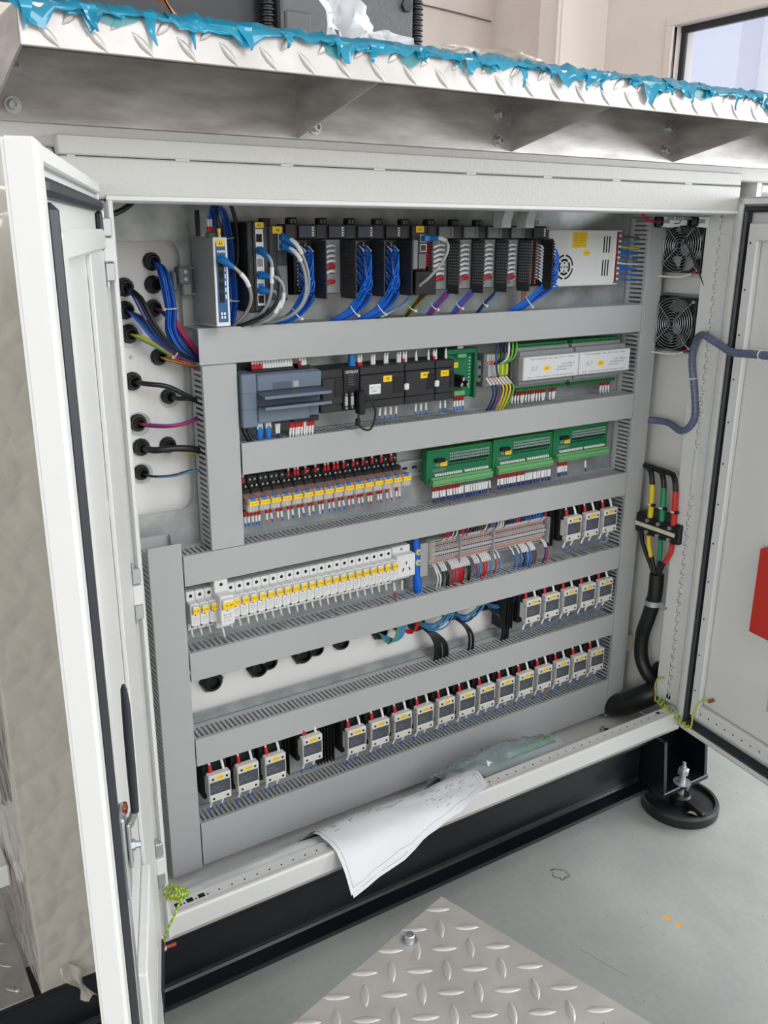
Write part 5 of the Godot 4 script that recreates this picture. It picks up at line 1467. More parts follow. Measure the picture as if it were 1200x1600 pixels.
		for yy in [[0.094, 0.104], [0.0, 0.011]]:
			var gt := MB.new().bb(0.014, 0.158, yy[0], yy[1], 0.018, 0.042, 0.001)
			var tr := P(o, "terminal_row", gt, "term_green")
			var hl := MB.new()
			for j in 28: hl.bb(0.0165 + j * 0.005, 0.0185 + j * 0.005, yy[0] + 0.003, yy[1] - 0.003, 0.0420, 0.0424)
			P(tr, "wire_entries", hl, "hole")
		for j in (17 if k == 0 else 4):
			if k == 0 and j in [13]: continue
			lead(o, Vector3((0.016 if k == 0 else 0.125) + j * 0.0078, -0.002, 0.030), -0.15 + 0.05 * (j % 4), "dark_red", "white_wire", 0.012, 0.006)

func rail(x0: float, x1: float, y: float) -> void:
	# top hat rail, 35 mm
	var prof := [Vector2(0.0085, y - 0.0175), Vector2(0.0155, y - 0.0175)]
	var mb := MB.new()
	mb.bb(x0, x1, y - 0.0125, y + 0.0125, 0.0082, 0.0094)
	for s in [-1.0, 1.0]:
		mb.bb(x0, x1, y + s * 0.0125 - 0.0006, y + s * 0.0125 + 0.0006, 0.0082, 0.0158)
		mb.bb(x0, x1, y + s * 0.015 - 0.0027, y + s * 0.015 + 0.0027, 0.0148, 0.0160, 0.0004)
	var lab := {1.108: "steel mounting rail behind the logic controller row", 0.9145: "steel mounting rail ending between relays and green boards", 0.722: "steel mounting rail behind the white breakers"}
	var o := P(self, "mounting_rail", mb, "zinc")
	tag(o, lab.get(y, "steel mounting rail in the cabinet"), "mounting rail")
	var hl := MB.new()
	var x := x0 + 0.012
	while x < x1 - 0.02:
		hl.bb(x, x + 0.013, y - 0.003, y + 0.003, 0.0093, 0.0096, 0.0001)
		x += 0.025
	P(o, "rail_slots", hl, "hole")

# ---------------------------------------------------------------- third row: plug-in relays and green boards
func build_third_row() -> void:
	rail(0.632, 1.066, 0.9145)
	var r0: Node3D = null
	for k in 16:
		var at := Vector3(0.6412 + k * 0.02268, 0.888, 0.012)
		var label := "clear plug-in relay, %s from the upright duct" % ORD[k]
		if k == 15: label = "clear plug-in relay, last of its row beside the bare rail"
		var o: Node3D
		if r0 == null:
			o = thing("plug_in_relay", label, "relay", at, "clear plug-in relays")
			r0 = o
			P(o, "socket", MB.new().bb(-0.0109, 0.0109, 0.0, 0.050, 0, 0.026, 0.001).bb(-0.0109, 0.0109, 0.044, 0.068, 0, 0.018, 0.001).bb(-0.0109, 0.0109, 0.034, 0.046, 0.02, 0.034, 0.001), "black")
			var sc := MB.new()
			for q in [[-0.005, 0.060, 0.018], [0.005, 0.060, 0.018], [-0.005, 0.050, 0.026], [0.005, 0.050, 0.026]]: sc.lathe([[0.0022, 0], [0.0022, 0.0008], [0, 0.0008]], Vector3(q[0], q[1], q[2]), Vector3.BACK, 8)
			P(o, "terminal_screw", sc, "zinc")
			P(o, "coil", MB.new().bb(-0.0100, 0.0100, 0.0265, 0.0374, 0.028, 0.069, 0.001), "relay_coil")
			P(o, "contacts", MB.new().bb(-0.0098, 0.0098, 0.0128, 0.0262, 0.028, 0.0690, 0.001).bb(-0.007, -0.004, 0.0145, 0.0235, 0.069, 0.0708).bb(-0.002, 0.001, 0.0145, 0.022, 0.069, 0.0708).bb(0.004, 0.008, 0.0145, 0.0205, 0.069, 0.0708), "relay_white")
			P(o, "case", MB.new().bb(-0.0106, 0.0106, 0.012, 0.0385, 0.026, 0.0725, 0.0012), "relay_case")
			P(o, "test_tab", MB.new().bb(-0.004, 0.004, 0.0378, 0.0398, 0.064, 0.0725, 0.0006).bb(-0.004, 0.004, 0.0345, 0.0395, 0.0716, 0.0732, 0.0006), "plug_blue")
			label_quad(o, "sticker", "label_yellow", -0.0082, 0.0104, 0.0245, 0.0332, 0.0727)
		else:
			o = copy_of(r0, "plug_in_relay", label, at)
	# leads carried by the relay sockets
	var ld := thing("relay_wiring", "red crimped and white sleeved wire ends around the clear relays", "wiring", Vector3(0.63, 0.888, 0.012))
	var tails := ["blue_wire", "orange_wire", "white_wire", "white_wire", "blue_wire", "orange_wire", "orange_wire", "orange_wire"]
	for k in 16:
		var n := 3 if k == 0 else 2
		for j in n:
			lead(ld, Vector3(0.006 + k * 0.02268 + j * 0.0075, 0.004, 0.040), rng.randf_range(-0.05, 0.18) * (1 if j else 0.3), "red" if k < 14 or j == 0 else "white_pl", "blue_wire" if j == 1 else tails[(k / 2) % 8], 0.014, 0.006)
	for x in [0.012, 0.107, 0.121, 0.1275, 0.144, 0.166, 0.187, 0.195, 0.208, 0.216, 0.230, 0.252, 0.275, 0.297, 0.319, 0.343]: lead(ld, Vector3(x, 0.060, 0.024), rng.randf_range(-0.04, 0.04), "red", "white_wire", 0.012, 0.006, true)
	# three green boards
	for k in 3:
		var at: Vector3 = [Vector3(1.059, 0.880, 0.012), Vector3(1.238, 0.8825, 0.012), Vector3(1.417, 0.887, 0.012)][k]
		var o := thing("relay_board", "green terminal board " + ["nearest the clear relays, white and red leads below", "in the middle of the three, white and red leads below", "beside the upright duct, with only a few leads"][k], "circuit board", at, "green terminal boards")
		P(o, "carrier", MB.new().bb(0.006, 0.1735, 0.002, 0.072, 0.0, 0.022, 0.002), "pcb")
		P(o, "board", MB.new().bb(0.001, 0.1725, 0.003, 0.0745, 0.028, 0.030), "pcb")
		P(o, "edge_rail", MB.new().bb(-0.0015, 0.175, 0.070, 0.076, 0.022, 0.033, 0.001).bb(-0.0010, 0.0012, 0.0, 0.076, 0.024, 0.033, 0.0008).bb(0.1715, 0.175, 0.0, 0.076, 0.022, 0.033, 0.001), "term_green")
		P(o, "connector", MB.new().bb(0.020, 0.044, 0.048, 0.056, 0.030, 0.040, 0.001), "black")
		label_quad(o, "sticker", "label_yellow", 0.036, 0.054, 0.037, 0.047, 0.0305)
		words(o, "CE", "white_ink", Vector3(0.029, 0.0425, 0.0304), 0.0065)
		var wr := MB.new()
		for row in 3:
			for j in 22: wr.bb(0.060 + j * 0.005, 0.0622 + j * 0.005, 0.048 + row * 0.0064, 0.0515 + row * 0.0064, 0.030, 0.0325)
		P(o, "component_rows", wr, "label_grey").set_meta("kind", "stuff")
		var bl := MB.new()
		for j in 20: bl.bb(0.060 + j * 0.0054, 0.0638 + j * 0.0054, 0.043, 0.0468, 0.030, 0.0335, 0.0005)
		for j in 16: bl.bb(0.060 + j * 0.0066, 0.0625 + j * 0.0066, 0.0365, 0.0390, 0.030, 0.032)
		P(o, "chip_row", bl, "black").set_meta("kind", "stuff")
		P(o, "bars", MB.new().bb(0.014, 0.052, 0.031, 0.0325, 0.030, 0.0325).bb(0.014, 0.048, 0.0275, 0.029, 0.030, 0.0325), "grey_pl")
		var wt := MB.new()
		for j in 24:
			if j == 12: continue
			wt.bb(0.020 + j * 0.0061, 0.0242 + j * 0.0061, 0.0175, 0.0225, 0.030, 0.036, 0.0005)
		P(o, "white_connectors", wt, "white_pl").set_meta("kind", "stuff")
		var st := P(o, "terminal_row", MB.new().bb(0.008, 0.171, -0.002, 0.0115, 0.030, 0.046, 0.001).bb(0.008, 0.171, 0.008, 0.016, 0.030, 0.040, 0.001), "term_pale")
		var hl := MB.new()
		for j in 30: hl.bb(0.0105 + j * 0.0054, 0.0127 + j * 0.0054, 0.001, 0.004, 0.046, 0.0463)
		P(st, "wire_entries", hl, "pcb")
		for j in (26 if k < 2 else 8):
			if k == 2 and j in [5, 6]: continue
			var xx := 0.012 + j * 0.0061
			if k == 2 and j == 7: xx = 0.098
			var half := 12 if k == 0 else (13 if k == 1 else 5)
			lead(o, Vector3(xx, -0.004, 0.040), rng.randf_range(-0.06, 0.12), "dark_red" if j < half else "", "deep_blue", 0.0165, 0.009)

# ---------------------------------------------------------------- fourth row: breakers, socket, terminal strip
func breaker_parts(o: Node3D, w: float, grow := 0.0) -> void:
	# origin at the lower centre of the breaker, on the rail; grow makes a taller, deeper one
	var h := w * 0.5 - 0.0002
	P(o, "body", MB.new().bb(-h, h, 0.0, 0.078 + grow, 0.0, 0.043 + grow * 0.7, 0.0012), "white_pl")
	P(o, "front_block", MB.new().bb(-h, h, 0.016, 0.060 + grow * 0.75, 0.043 + grow * 0.7, 0.063 + grow, 0.0015), "white_pl")
	var z := 0.063 + grow
	P(o, "toggle_recess", MB.new().bb(-h + 0.003, h - 0.003, 0.040 + grow * 0.4, 0.058 + grow * 0.6, z, z + 0.0008, 0.0003), "label_grey")
	P(o, "toggle", MB.new().bb(-h + 0.0032, h - 0.0032, 0.048 + grow * 0.5, 0.057 + grow * 0.6, z, z + 0.007, 0.001), "white_pl")
	label_quad(o, "sticker", "label_yellow", -h + 0.0028, h - 0.0016, 0.0425 + grow * 0.45, 0.0545 + grow * 0.5, z + 0.0072)
	label_quad(o, "type_print", "breaker_print", -h + 0.001, h - 0.001, 0.017, 0.040 + grow * 0.4, z + 0.0001)
	P(o, "indicator", MB.new().lathe([[0.0014, 0], [0.0014, 0.0006], [0, 0.0006]], Vector3(0, 0.0375 + grow * 0.4, z), Vector3.BACK, 8), "dark_red")
	P(o, "screw_hole", MB.new().lathe([[0.0034, 0], [0.0034, 0.0003], [0, 0.0003]], Vector3(0, 0.069 + grow, 0.043 + grow * 0.7), Vector3.BACK, 12).lathe([[0.0034, 0], [0.0034, 0.0003], [0, 0.0003]], Vector3(0, 0.008, 0.043 + grow * 0.7), Vector3.BACK, 12), "hole")

func build_fourth_row() -> void:
	rail(0.51, 1.44, 0.722)
	var b0: Node3D = null
	var spots := []
	for k in 3: spots.append(0.5197 + k * 0.018)
	for k in 21: spots.append(0.5997 + k * 0.01784)
	for k in spots.size():
		var at := Vector3(spots[k], 0.680, 0.012)
		var label: String
		if k < 3: label = "white miniature breaker, %s of the three beside the upright duct" % ORD[k]
		elif k == 23: label = "white miniature breaker right beside the white power socket"
		else: label = "white miniature breaker, %s after the wide breaker" % ORD[k - 3]
		if b0 == null:
			b0 = thing("miniature_breaker", label, "circuit breaker", at, "row of narrow white breakers")
			breaker_parts(b0, 0.0178)
			lead(b0, Vector3(0.0, 0.004, 0.030), 0.16, "white_pl", "white_wire", 0.013, 0.003)
		else: copy_of(b0, "miniature_breaker", label, at)
	var wb := thing("wide_breaker", "wider and taller white breaker standing proud between the narrow ones", "circuit breaker", Vector3(0.5755, 0.677, 0.012))
	breaker_parts(wb, 0.0275, 0.019)
	lead(wb, Vector3(0.004, 0.0, 0.035), 0.2, "", "white_wire", 0.018, 0.006)
	# comb busbar edge seen above the breakers
	tag(P(self, "comb_busbar", MB.new().bb(0.592, 0.965, 0.757, 0.764, 0.02, 0.046, 0.001), "mid_grey"), "long grey comb busbar along the top of the white breakers", "busbar")
	tag(P(self, "comb_busbar", MB.new().bb(0.512, 0.556, 0.757, 0.764, 0.02, 0.046, 0.001), "mid_grey"), "short grey comb busbar over the three breakers beside the duct", "busbar")
	var so := thing("power_socket", "white rail mounted power socket at the end of the breakers", "power socket", Vector3(0.989, 0.684, 0.012))
	P(so, "body", MB.new().bb(-0.0225, 0.0225, 0.0, 0.076, 0, 0.043, 0.0015), "white_pl")
	P(so, "face", MB.new().bb(-0.0235, 0.0235, 0.012, 0.062, 0.043, 0.063, 0.002), "white_pl")
	P(so, "slots", MB.new().box(Vector3(-0.008, 0.030, 0.0631), Vector3(0.0028, 0.008, 0.0006), 0.0, Basis(Vector3.BACK, -0.45)).box(Vector3(0.008, 0.030, 0.0631), Vector3(0.0028, 0.008, 0.0006), 0.0, Basis(Vector3.BACK, 0.45)).box(Vector3(0, 0.044, 0.0631), Vector3(0.0026, 0.0065, 0.0006)), "hole")
	P(so, "screw_hole", MB.new().lathe([[0.0034, 0], [0.0034, 0.0003], [0, 0.0003]], Vector3(0, 0.069, 0.043), Vector3.BACK, 12), "grey_pl")
	lead(so, Vector3(-0.014, 0.0, 0.035), 0.1, "", "red_wire", 0.020, 0.02)
	lead(so, Vector3(0.008, 0.0, 0.035), 0.0, "", "light_blue", 0.022, 0.02)
	# blue neutral clamp
	var nb := thing("neutral_bar", "blue insulated neutral bar with two brass screws beside the socket", "busbar", Vector3(1.032, 0.64, 0.012))
	P(nb, "blue_sleeve", MB.new().tube(curve([Vector3(0, 0.145, 0.03), Vector3(0, 0.118, 0.034), Vector3(0.001, 0.06, 0.036), Vector3(0.004, 0.03, 0.036), Vector3(0.010, 0.0, 0.03)], 10), [0.0075, 0.0075, 0.0075, 0.0075, 0.0075, 0.0075, 0.0075, 0.008, 0.0105, 0.0105, 0.009], 10), "blue_wire")
	for y in [0.098, 0.074]:
		var sc := P(nb, "screw", MB.new().lathe([[0.0068, 0], [0.0068, 0.004], [0.006, 0.005], [0, 0.005]], Vector3(0, y, 0.042), Vector3.BACK, 14), "cream")
		P(sc, "screw_cross", MB.new().box(Vector3(0, y, 0.0471), Vector3(0.008, 0.0013, 0.0004), 0.0, Basis(Vector3.BACK, 0.7)).box(Vector3(0, y, 0.0471), Vector3(0.008, 0.0013, 0.0004), 0.0, Basis(Vector3.BACK, -0.87)), "ink")
	var gp := thing("cover_plate", "upright grey clear-edged cover plate before the terminal strip", "cover plate", Vector3(1.048, 0.680, 0.012))
	P(gp, "plate", MB.new().bb(-0.012, 0.008, 0.0, 0.077, 0.0, 0.048, 0.001), "zinc")
	P(gp, "clear_edge", MB.new().bb(0.008, 0.024, 0.030, 0.078, 0.02, 0.052, 0.001), "clear")
	# terminal strip: many thin terminals, each with its orange buttons and entries
	var ts := thing("terminal_strip", "long strip of thin grey terminals with orange buttons and many wires", "terminal block", Vector3(1.074, 0.688, 0.012))
	var tm := mesh_of([
		MB.new().bb(0, 0.0049, 0.0, 0.062, 0, 0.026, 0.0006).bb(0, 0.0049, 0.018, 0.045, 0.026, 0.034, 0.0008),
		MB.new().bb(0.0012, 0.0034, 0.0505, 0.0540, 0.026, 0.0276).bb(0.0012, 0.0034, 0.0410, 0.0440, 0.034, 0.0352).bb(0.0012, 0.0034, 0.0200, 0.0230, 0.034, 0.0352).bb(0.0012, 0.0034, 0.0090, 0.0125, 0.026, 0.0276),
		MB.new().bb(0.0010, 0.0040, 0.0560, 0.0595, 0.026, 0.0264).bb(0.0010, 0.0040, 0.0465, 0.0492, 0.026, 0.0264).bb(0.0010, 0.0040, 0.0360, 0.0390, 0.034, 0.0344).bb(0.0010, 0.0040, 0.0255, 0.0285, 0.034, 0.0344).bb(0.0010, 0.0040, 0.0025, 0.006, 0.026, 0.0264)],
		["label_grey", "orange_pl", "hole"])
	for k in 64: put(ts, "terminal", tm, Vector3(k * 0.0052, 0, 0))
	for x in [0.075, 0.170, 0.338]: P(ts, "partition", MB.new().bb(x, x + 0.0016, 0.0, 0.064, 0, 0.042, 0.0004), "label_grey")
	P(ts, "marker_strip", MB.new().bb(0.0, 0.335, 0.0300, 0.0345, 0.034, 0.0352, 0.0003), "label_grey")
	P(ts, "end_clamp", MB.new().bb(-0.012, -0.001, 0.01, 0.072, 0, 0.03, 0.002).bb(0.340, 0.352, 0.02, 0.056, 0, 0.03, 0.002), "mid_grey")
	# wires below and above the strip
	var lo := thing("terminal_wires", "red, blue and black wires hanging below the terminal strip", "wiring", Vector3(1.074, 0.688, 0.012))
	var runs := []
	for q in [["white_wire", 4], ["black_wire", 4], ["red_wire", 3], ["red_wire", 5], ["black_wire", 4], ["magenta_wire", 3], ["light_blue", 2], ["red_wire", 4], ["light_blue", 2], ["red_wire", 4], ["light_blue", 1], ["", 3], ["red_wire", 1], ["", 2], ["orange_wire", 1], ["blue_wire", 5], ["black_wire", 2], ["blue_wire", 4], ["brown_wire", 3], ["black_wire", 3], ["", 1], ["deep_blue", 1], ["red_wire", 1]]:
		for j in q[1]: runs.append(q[0])
	for k in runs.size():
		if runs[k] == "" or rng.randf() < 0.26: continue
		var x := -0.002 + k * 0.0054
		var d := rng.randf_range(-0.005, 0.005)
		P(lo, "marker_sleeve", MB.new().tube([Vector3(x, 0.0055, 0.026), Vector3(x + 0.001, -0.001, 0.036), Vector3(x + 0.002, -0.010, 0.041)], 0.0021, 6), "white_pl")
		wire(lo, [Vector3(x + 0.002, -0.009, 0.041), Vector3(x + 0.004 + d, -0.022, 0.043), Vector3(x + 0.005 + d, -0.036, 0.040), Vector3(x + 0.005 + d * 2.2, -0.054, 0.034)], runs[k], 0.0019, 7)
	var hi := thing("terminal_wires", "short mixed wires above the terminal strip below the duct", "wiring", Vector3(1.074, 0.748, 0.012))
	var ups := []
	for q in [["", 6], ["red_wire", 4], ["white_wire", 4], ["red_wire", 4], ["black_wire", 6], ["brown_wire", 2], ["white_wire", 2], ["light_blue", 4], ["magenta_wire", 2], ["white_wire", 4], ["black_wire", 2], ["deep_blue", 4], ["red_wire", 2], ["black_wire", 3], ["blue_wire", 3], ["deep_blue", 2], ["blue_wire", 6], ["red_wire", 2]]:
		for j in q[1]: ups.append(q[0])
	for k in ups.size():
		if ups[k] == "" or rng.randf() < 0.2: continue
		var x := 0.002 + k * 0.0054
		var d := rng.randf_range(-0.004, 0.004)
		P(hi, "marker_sleeve", MB.new().tube([Vector3(x, -0.003, 0.026), Vector3(x + d * 0.3, 0.006, 0.034)], 0.0021, 6), "white_pl")
		wire(hi, [Vector3(x + d * 0.3, 0.005, 0.033), Vector3(x + d, 0.014, 0.038), Vector3(x + 0.003 + d, 0.026, 0.034), Vector3(x + 0.004 + d, 0.044, 0.028)], ups[k], 0.0017, 6)

# ---------------------------------------------------------------- solid state relays on heat sinks
func build_power_relays() -> void:
	var src: Node3D = null
	var rows := [
		[0.345, [0.545, 0.606, 0.667, 0.753, 0.861, 0.921, 0.981, 1.041, 1.101, 1.161, 1.220, 1.280, 1.341, 1.401, 1.461, 1.521, 1.581], "bottom row"],
		[0.537, [1.350, 1.410, 1.470, 1.530, 1.590], "middle row of five"],
		[0.724, [1.464, 1.524, 1.584], "upper row of three"]]
	for r in rows:
		for k in r[1].size():
			var y: float = r[0] + (0.016 if r[2] == "bottom row" and k == 3 else 0.0)
			var at := Vector3(r[1][k], y, 0.008)
			var label := "white-grey solid state relay, %s in the %s from the hinge side" % [ORD[k], r[2]]
			if r[2] == "bottom row" and k == 3: label = "white and grey solid state relay standing alone between gaps in the bottom row"
			if k == r[1].size() - 1: label = "white-grey solid state relay nearest the fans in the %s" % r[2]
			if src == null:
				src = thing("solid_state_relay", label, "relay", at, "solid state relays on heat sinks")
				ssr_parts(src)
			else: copy_of(src, "solid_state_relay", label, at)
	# finned heat sinks visible in the gaps of the rows
	var hs := [[0.704, 0.034, 0.342, "tall black finned heat sink before the lone bottom relay"], [0.803, 0.046, 0.340, "tall black finned heat sink after the lone bottom relay"], [1.300, 0.030, 0.535, "black finned heat sink beside the middle row of relays"], [1.424, 0.022, 0.724, "black finned heat sink beside the upper row of relays"]]
	for h in hs:
		var o := thing("heat_sink", h[3], "heat sink", Vector3(h[0], h[2], 0.008))
		P(o, "base", MB.new().bb(-h[1] * 0.5, h[1] * 0.5, -0.045, 0.045, 0, 0.006, 0.0005), "black_matt")
		var n := int(h[1] / 0.0075)
		for k in n: P(o, "fin", MB.new().bb(-h[1] * 0.5 + k * 0.0075, -h[1] * 0.5 + k * 0.0075 + 0.0016, -0.045, 0.045, 0.006, 0.050, 0.0004), "black_matt")

func ssr_parts(o: Node3D) -> void:
	# origin on the plate behind the relay's centre
	P(o, "heat_sink", MB.new().bb(-0.0255, 0.0255, -0.036, 0.046, 0.0, 0.006).bb(-0.0255, 0.0255, -0.036, 0.046, 0.040, 0.050, 0.001), "black_matt")
	var fn := MB.new()
	for k in 7: fn.bb(-0.0255 + k * 0.0082, -0.0237 + k * 0.0082, -0.036, 0.046, 0.006, 0.040)
	P(o, "fins", fn, "black_matt")
	P(o, "body", MB.new().bb(-0.0228, 0.0228, -0.0285, 0.0285, 0.050, 0.072, 0.001), "charcoal")
	P(o, "side_label", MB.new().bb(-0.0232, -0.0228, -0.018, 0.020, 0.053, 0.068), "white_pl")
	for s in [-1.0, 1.0]:
		P(o, "terminal_cover", MB.new().bb(-0.0232, 0.0232, minf(s * 0.0135, s * 0.0300), maxf(s * 0.0135, s * 0.0300), 0.060, 0.0768, 0.0018), "ssr_white")
	P(o, "side_rim", MB.new().bb(-0.0232, -0.0212, -0.0135, 0.0135, 0.062, 0.0764, 0.0008), "ssr_white")
	P(o, "side_rim", MB.new().bb(0.0212, 0.0232, -0.0135, 0.0135, 0.062, 0.0764, 0.0008), "ssr_white")
	P(o, "label_bed", MB.new().bb(-0.0214, 0.0214, -0.0138, 0.0138, 0.070, 0.0752), "charcoal")
	label_quad(o, "type_label", "ssr_label", -0.0208, 0.0208, -0.0134, 0.0134, 0.0753)
	var hl := MB.new()
	for q in [[-0.0145, 0.0215], [0.0150, 0.0215], [-0.0145, -0.0225], [0.0150, -0.0225]]: hl.lathe([[0.0026, 0], [0.0026, 0.0003], [0, 0.0003]], Vector3(q[0], q[1], 0.0768), Vector3.BACK, 12)
	P(o, "screw_holes", hl, "hole")
	label_quad(o, "sticker", "label_yellow", -0.0082, 0.0088, 0.0185, 0.0262, 0.0768)
	P(o, "crimp", MB.new().tube([Vector3(-0.013, 0.024, 0.062), Vector3(-0.0135, 0.044, 0.058)], [0.0044, 0.0036], 8), "red")
	P(o, "crimp_tip", MB.new().tube([Vector3(-0.0135, 0.044, 0.058), Vector3(-0.014, 0.056, 0.054)], 0.0022, 7), "white_pl")
	P(o, "marker_sleeve", MB.new().tube(curve([Vector3(0.014, 0.026, 0.064), Vector3(0.013, 0.040, 0.060), Vector3(0.012, 0.052, 0.054)], 4), 0.0029, 8), "white_pl")
	lead(o, Vector3(-0.012, -0.028, 0.064), -0.22, "white_pl", "blue_wire", 0.016, 0.010, false, 0.2)
	lead(o, Vector3(0.013, -0.028, 0.064), -0.28, "white_pl", "blue_wire", 0.014, 0.010, false, 0.2)

# ---------------------------------------------------------------- cable glands and their wires
func gland(at: Vector3, r: float, ring: bool, label: String, plug := false) -> void:
	var o := thing("cable_gland", label, "cable gland", at, "black cable glands")
	P(o, "nut", MB.new().lathe([[r * 1.0, 0], [r * 1.0, 0.005], [r * 0.94, 0.0065], [0, 0.0065]], Vector3.ZERO, Vector3.BACK, 6 if r > 0.02 else 12, true), "black")
	P(o, "collar", MB.new().lathe([[r * 0.86, 0.0065], [r * 0.86, 0.0095], [r * 0.74, 0.015], [r * 0.58, 0.018], [r * 0.5, 0.018], [r * 0.46, 0.008], [0, 0.008]], Vector3.ZERO, Vector3.BACK, 22), "black")
	P(o, "throat", MB.new().lathe([[r * 0.46, 0.0082], [0, 0.0084]], Vector3.ZERO, Vector3.BACK, 16), "rubber" if plug else "hole")
	if ring: P(o, "washer", MB.new().lathe([[r * 1.32, 0.0], [r * 1.32, 0.002], [r * 0.9, 0.002]], Vector3(0.003, -0.003, 0), Vector3.BACK, 22), "zinc")
func build_glands() -> void:
	var g := [[0.512, 1.346, 0.0156, false, "topmost black cable gland, blue wires coming out"], [0.462, 1.305, 0.0160, false, "black cable gland with red, blue and black wires near the frame"], [0.512, 1.308, 0.0156, false, "black cable gland partly behind the blue bundle, second in its column"], [0.460, 1.267, 0.0158, false, "black cable gland with dark blue wires near the frame"], [0.509, 1.268, 0.0152, true, "black cable gland with metal ring behind the tied blue bundle"], [0.463, 1.227, 0.0165, true, "black cable gland with metal ring and rainbow wires"], [0.513, 1.184, 0.0150, false, "black cable gland with yellow and red wires by the duct"], [0.463, 1.145, 0.0165, false, "black cable gland with one black cable, near the frame"], [0.525, 1.113, 0.0140, true, "black cable gland on a bright metal ring beside the slotted duct"], [0.466, 1.071, 0.0160, true, "black cable gland with magenta wires"], [0.469, 1.026, 0.0160, false, "black cable gland with a thick black cable passing sideways"], [0.518, 1.024, 0.0155, false, "black cable gland behind the thick black cable"], [0.465, 0.980, 0.0145, true, "lowest black cable gland on a grey washer, light blue wire"]]
	for q in g: gland(Vector3(q[0], q[1], -0.012), q[2], q[3], q[4])
	var lw := [[0.574, 0.530, 0.026, "empty black gland beside the lower upright duct"], [0.676, 0.533, 0.025, "second black gland of the lower row, red wires inside"], [0.700, 0.541, 0.023, "black gland overlapping the second of the lower row"], [0.780, 0.537, 0.026, "black gland at the middle of the empty lower ones"], [0.812, 0.541, 0.020, "smaller black gland touching the middle one of the lower row"], [0.875, 0.540, 0.020, "round black blind gland in the lower row"], [0.974, 0.541, 0.022, "black gland where the first light blue wires come out"], [1.025, 0.543, 0.014, "small black gland with thin red wires"], [1.074, 0.539, 0.025, "black gland with light blue wires and several black cables"], [1.169, 0.540, 0.022, "black gland with two black cables hanging down"], [1.273, 0.541, 0.020, "last black gland of the lower row beside the heat sink"]]
	for k in lw.size(): gland(Vector3(lw[k][0], lw[k][1], -0.012), lw[k][2], false, lw[k][3], k == 5)
	# upper wires: [start, way points, colours, count, spread, wire radius, ties, label]
	var sets := [
		[Vector3(0.512, 1.346, 0.0), [Vector3(0.518, 1.33, 0.03), Vector3(0.524, 1.27, 0.038), Vector3(0.522, 1.235, 0.036), Vector3(0.536, 1.20, 0.04), Vector3(0.562, 1.182, 0.042)], ["blue_wire", "deep_blue"], 16, 0.009, 0.0017, [[1, 0]], "blue wires tied together from the topmost gland"],
		[Vector3(0.462, 1.305, 0.0), [Vector3(0.470, 1.29, 0.03), Vector3(0.487, 1.245, 0.045), Vector3(0.515, 1.205, 0.05), Vector3(0.560, 1.178, 0.046)], ["black_wire", "deep_blue", "blue_wire", "black_wire", "red_wire", "light_blue", "black_wire", "purple_wire"], 12, 0.008, 0.0017, [], "blue, red and black wires curving down to the duct"],
		[Vector3(0.460, 1.267, 0.0), [Vector3(0.470, 1.256, 0.03), Vector3(0.492, 1.224, 0.042), Vector3(0.525, 1.196, 0.044), Vector3(0.562, 1.176, 0.04)], ["deep_blue", "blue_wire", "black_wire", "purple_wire"], 10, 0.007, 0.0017, [[2, 0]], "dark blue wires tied with a black strap before the duct"],
		[Vector3(0.509, 1.268, 0.0), [Vector3(0.522, 1.258, 0.028), Vector3(0.542, 1.225, 0.036), Vector3(0.566, 1.19, 0.036)], ["magenta_wire", "deep_blue", "magenta_wire"], 9, 0.006, 0.0017, [], "magenta and blue wires slanting behind the tied bundle"],
		[Vector3(0.463, 1.227, 0.0), [Vector3(0.475, 1.222, 0.026), Vector3(0.496, 1.210, 0.036), Vector3(0.524, 1.19, 0.04)], ["red_wire", "yellow_wire", "light_blue", "orange_wire", "green_wire"], 8, 0.005, 0.0017, [], "rainbow wires coming out of a ringed gland"],
		[Vector3(0.513, 1.184, 0.0), [Vector3(0.522, 1.183, 0.026), Vector3(0.540, 1.178, 0.034), Vector3(0.564, 1.168, 0.032)], ["yellow_wire", "red_wire", "orange_wire", "dark_red"], 9, 0.0055, 0.0017, [], "yellow and red wires entering the duct corner"],
		[Vector3(0.466, 1.071, 0.0), [Vector3(0.478, 1.071, 0.024), Vector3(0.510, 1.068, 0.034), Vector3(0.540, 1.070, 0.034), Vector3(0.572, 1.078, 0.026)], ["magenta_wire", "red_wire", "purple_wire", "deep_blue"], 10, 0.0055, 0.0017, [], "magenta wires running level into the upright duct"],
		[Vector3(0.465, 0.980, 0.0), [Vector3(0.476, 0.978, 0.024), Vector3(0.51, 0.976, 0.03), Vector3(0.545, 0.980, 0.03), Vector3(0.572, 0.975, 0.024)], ["light_blue", "black_wire"], 2, 0.0025, 0.0022, [], "light blue and black wire pair from the lowest gland"]]
	for s in sets:
		var st := []
		for k in s[3]: st.append(s[0])
		loom("gland_wires", s[7], st, s[1], s[4], s[2], s[6], s[5], 14)
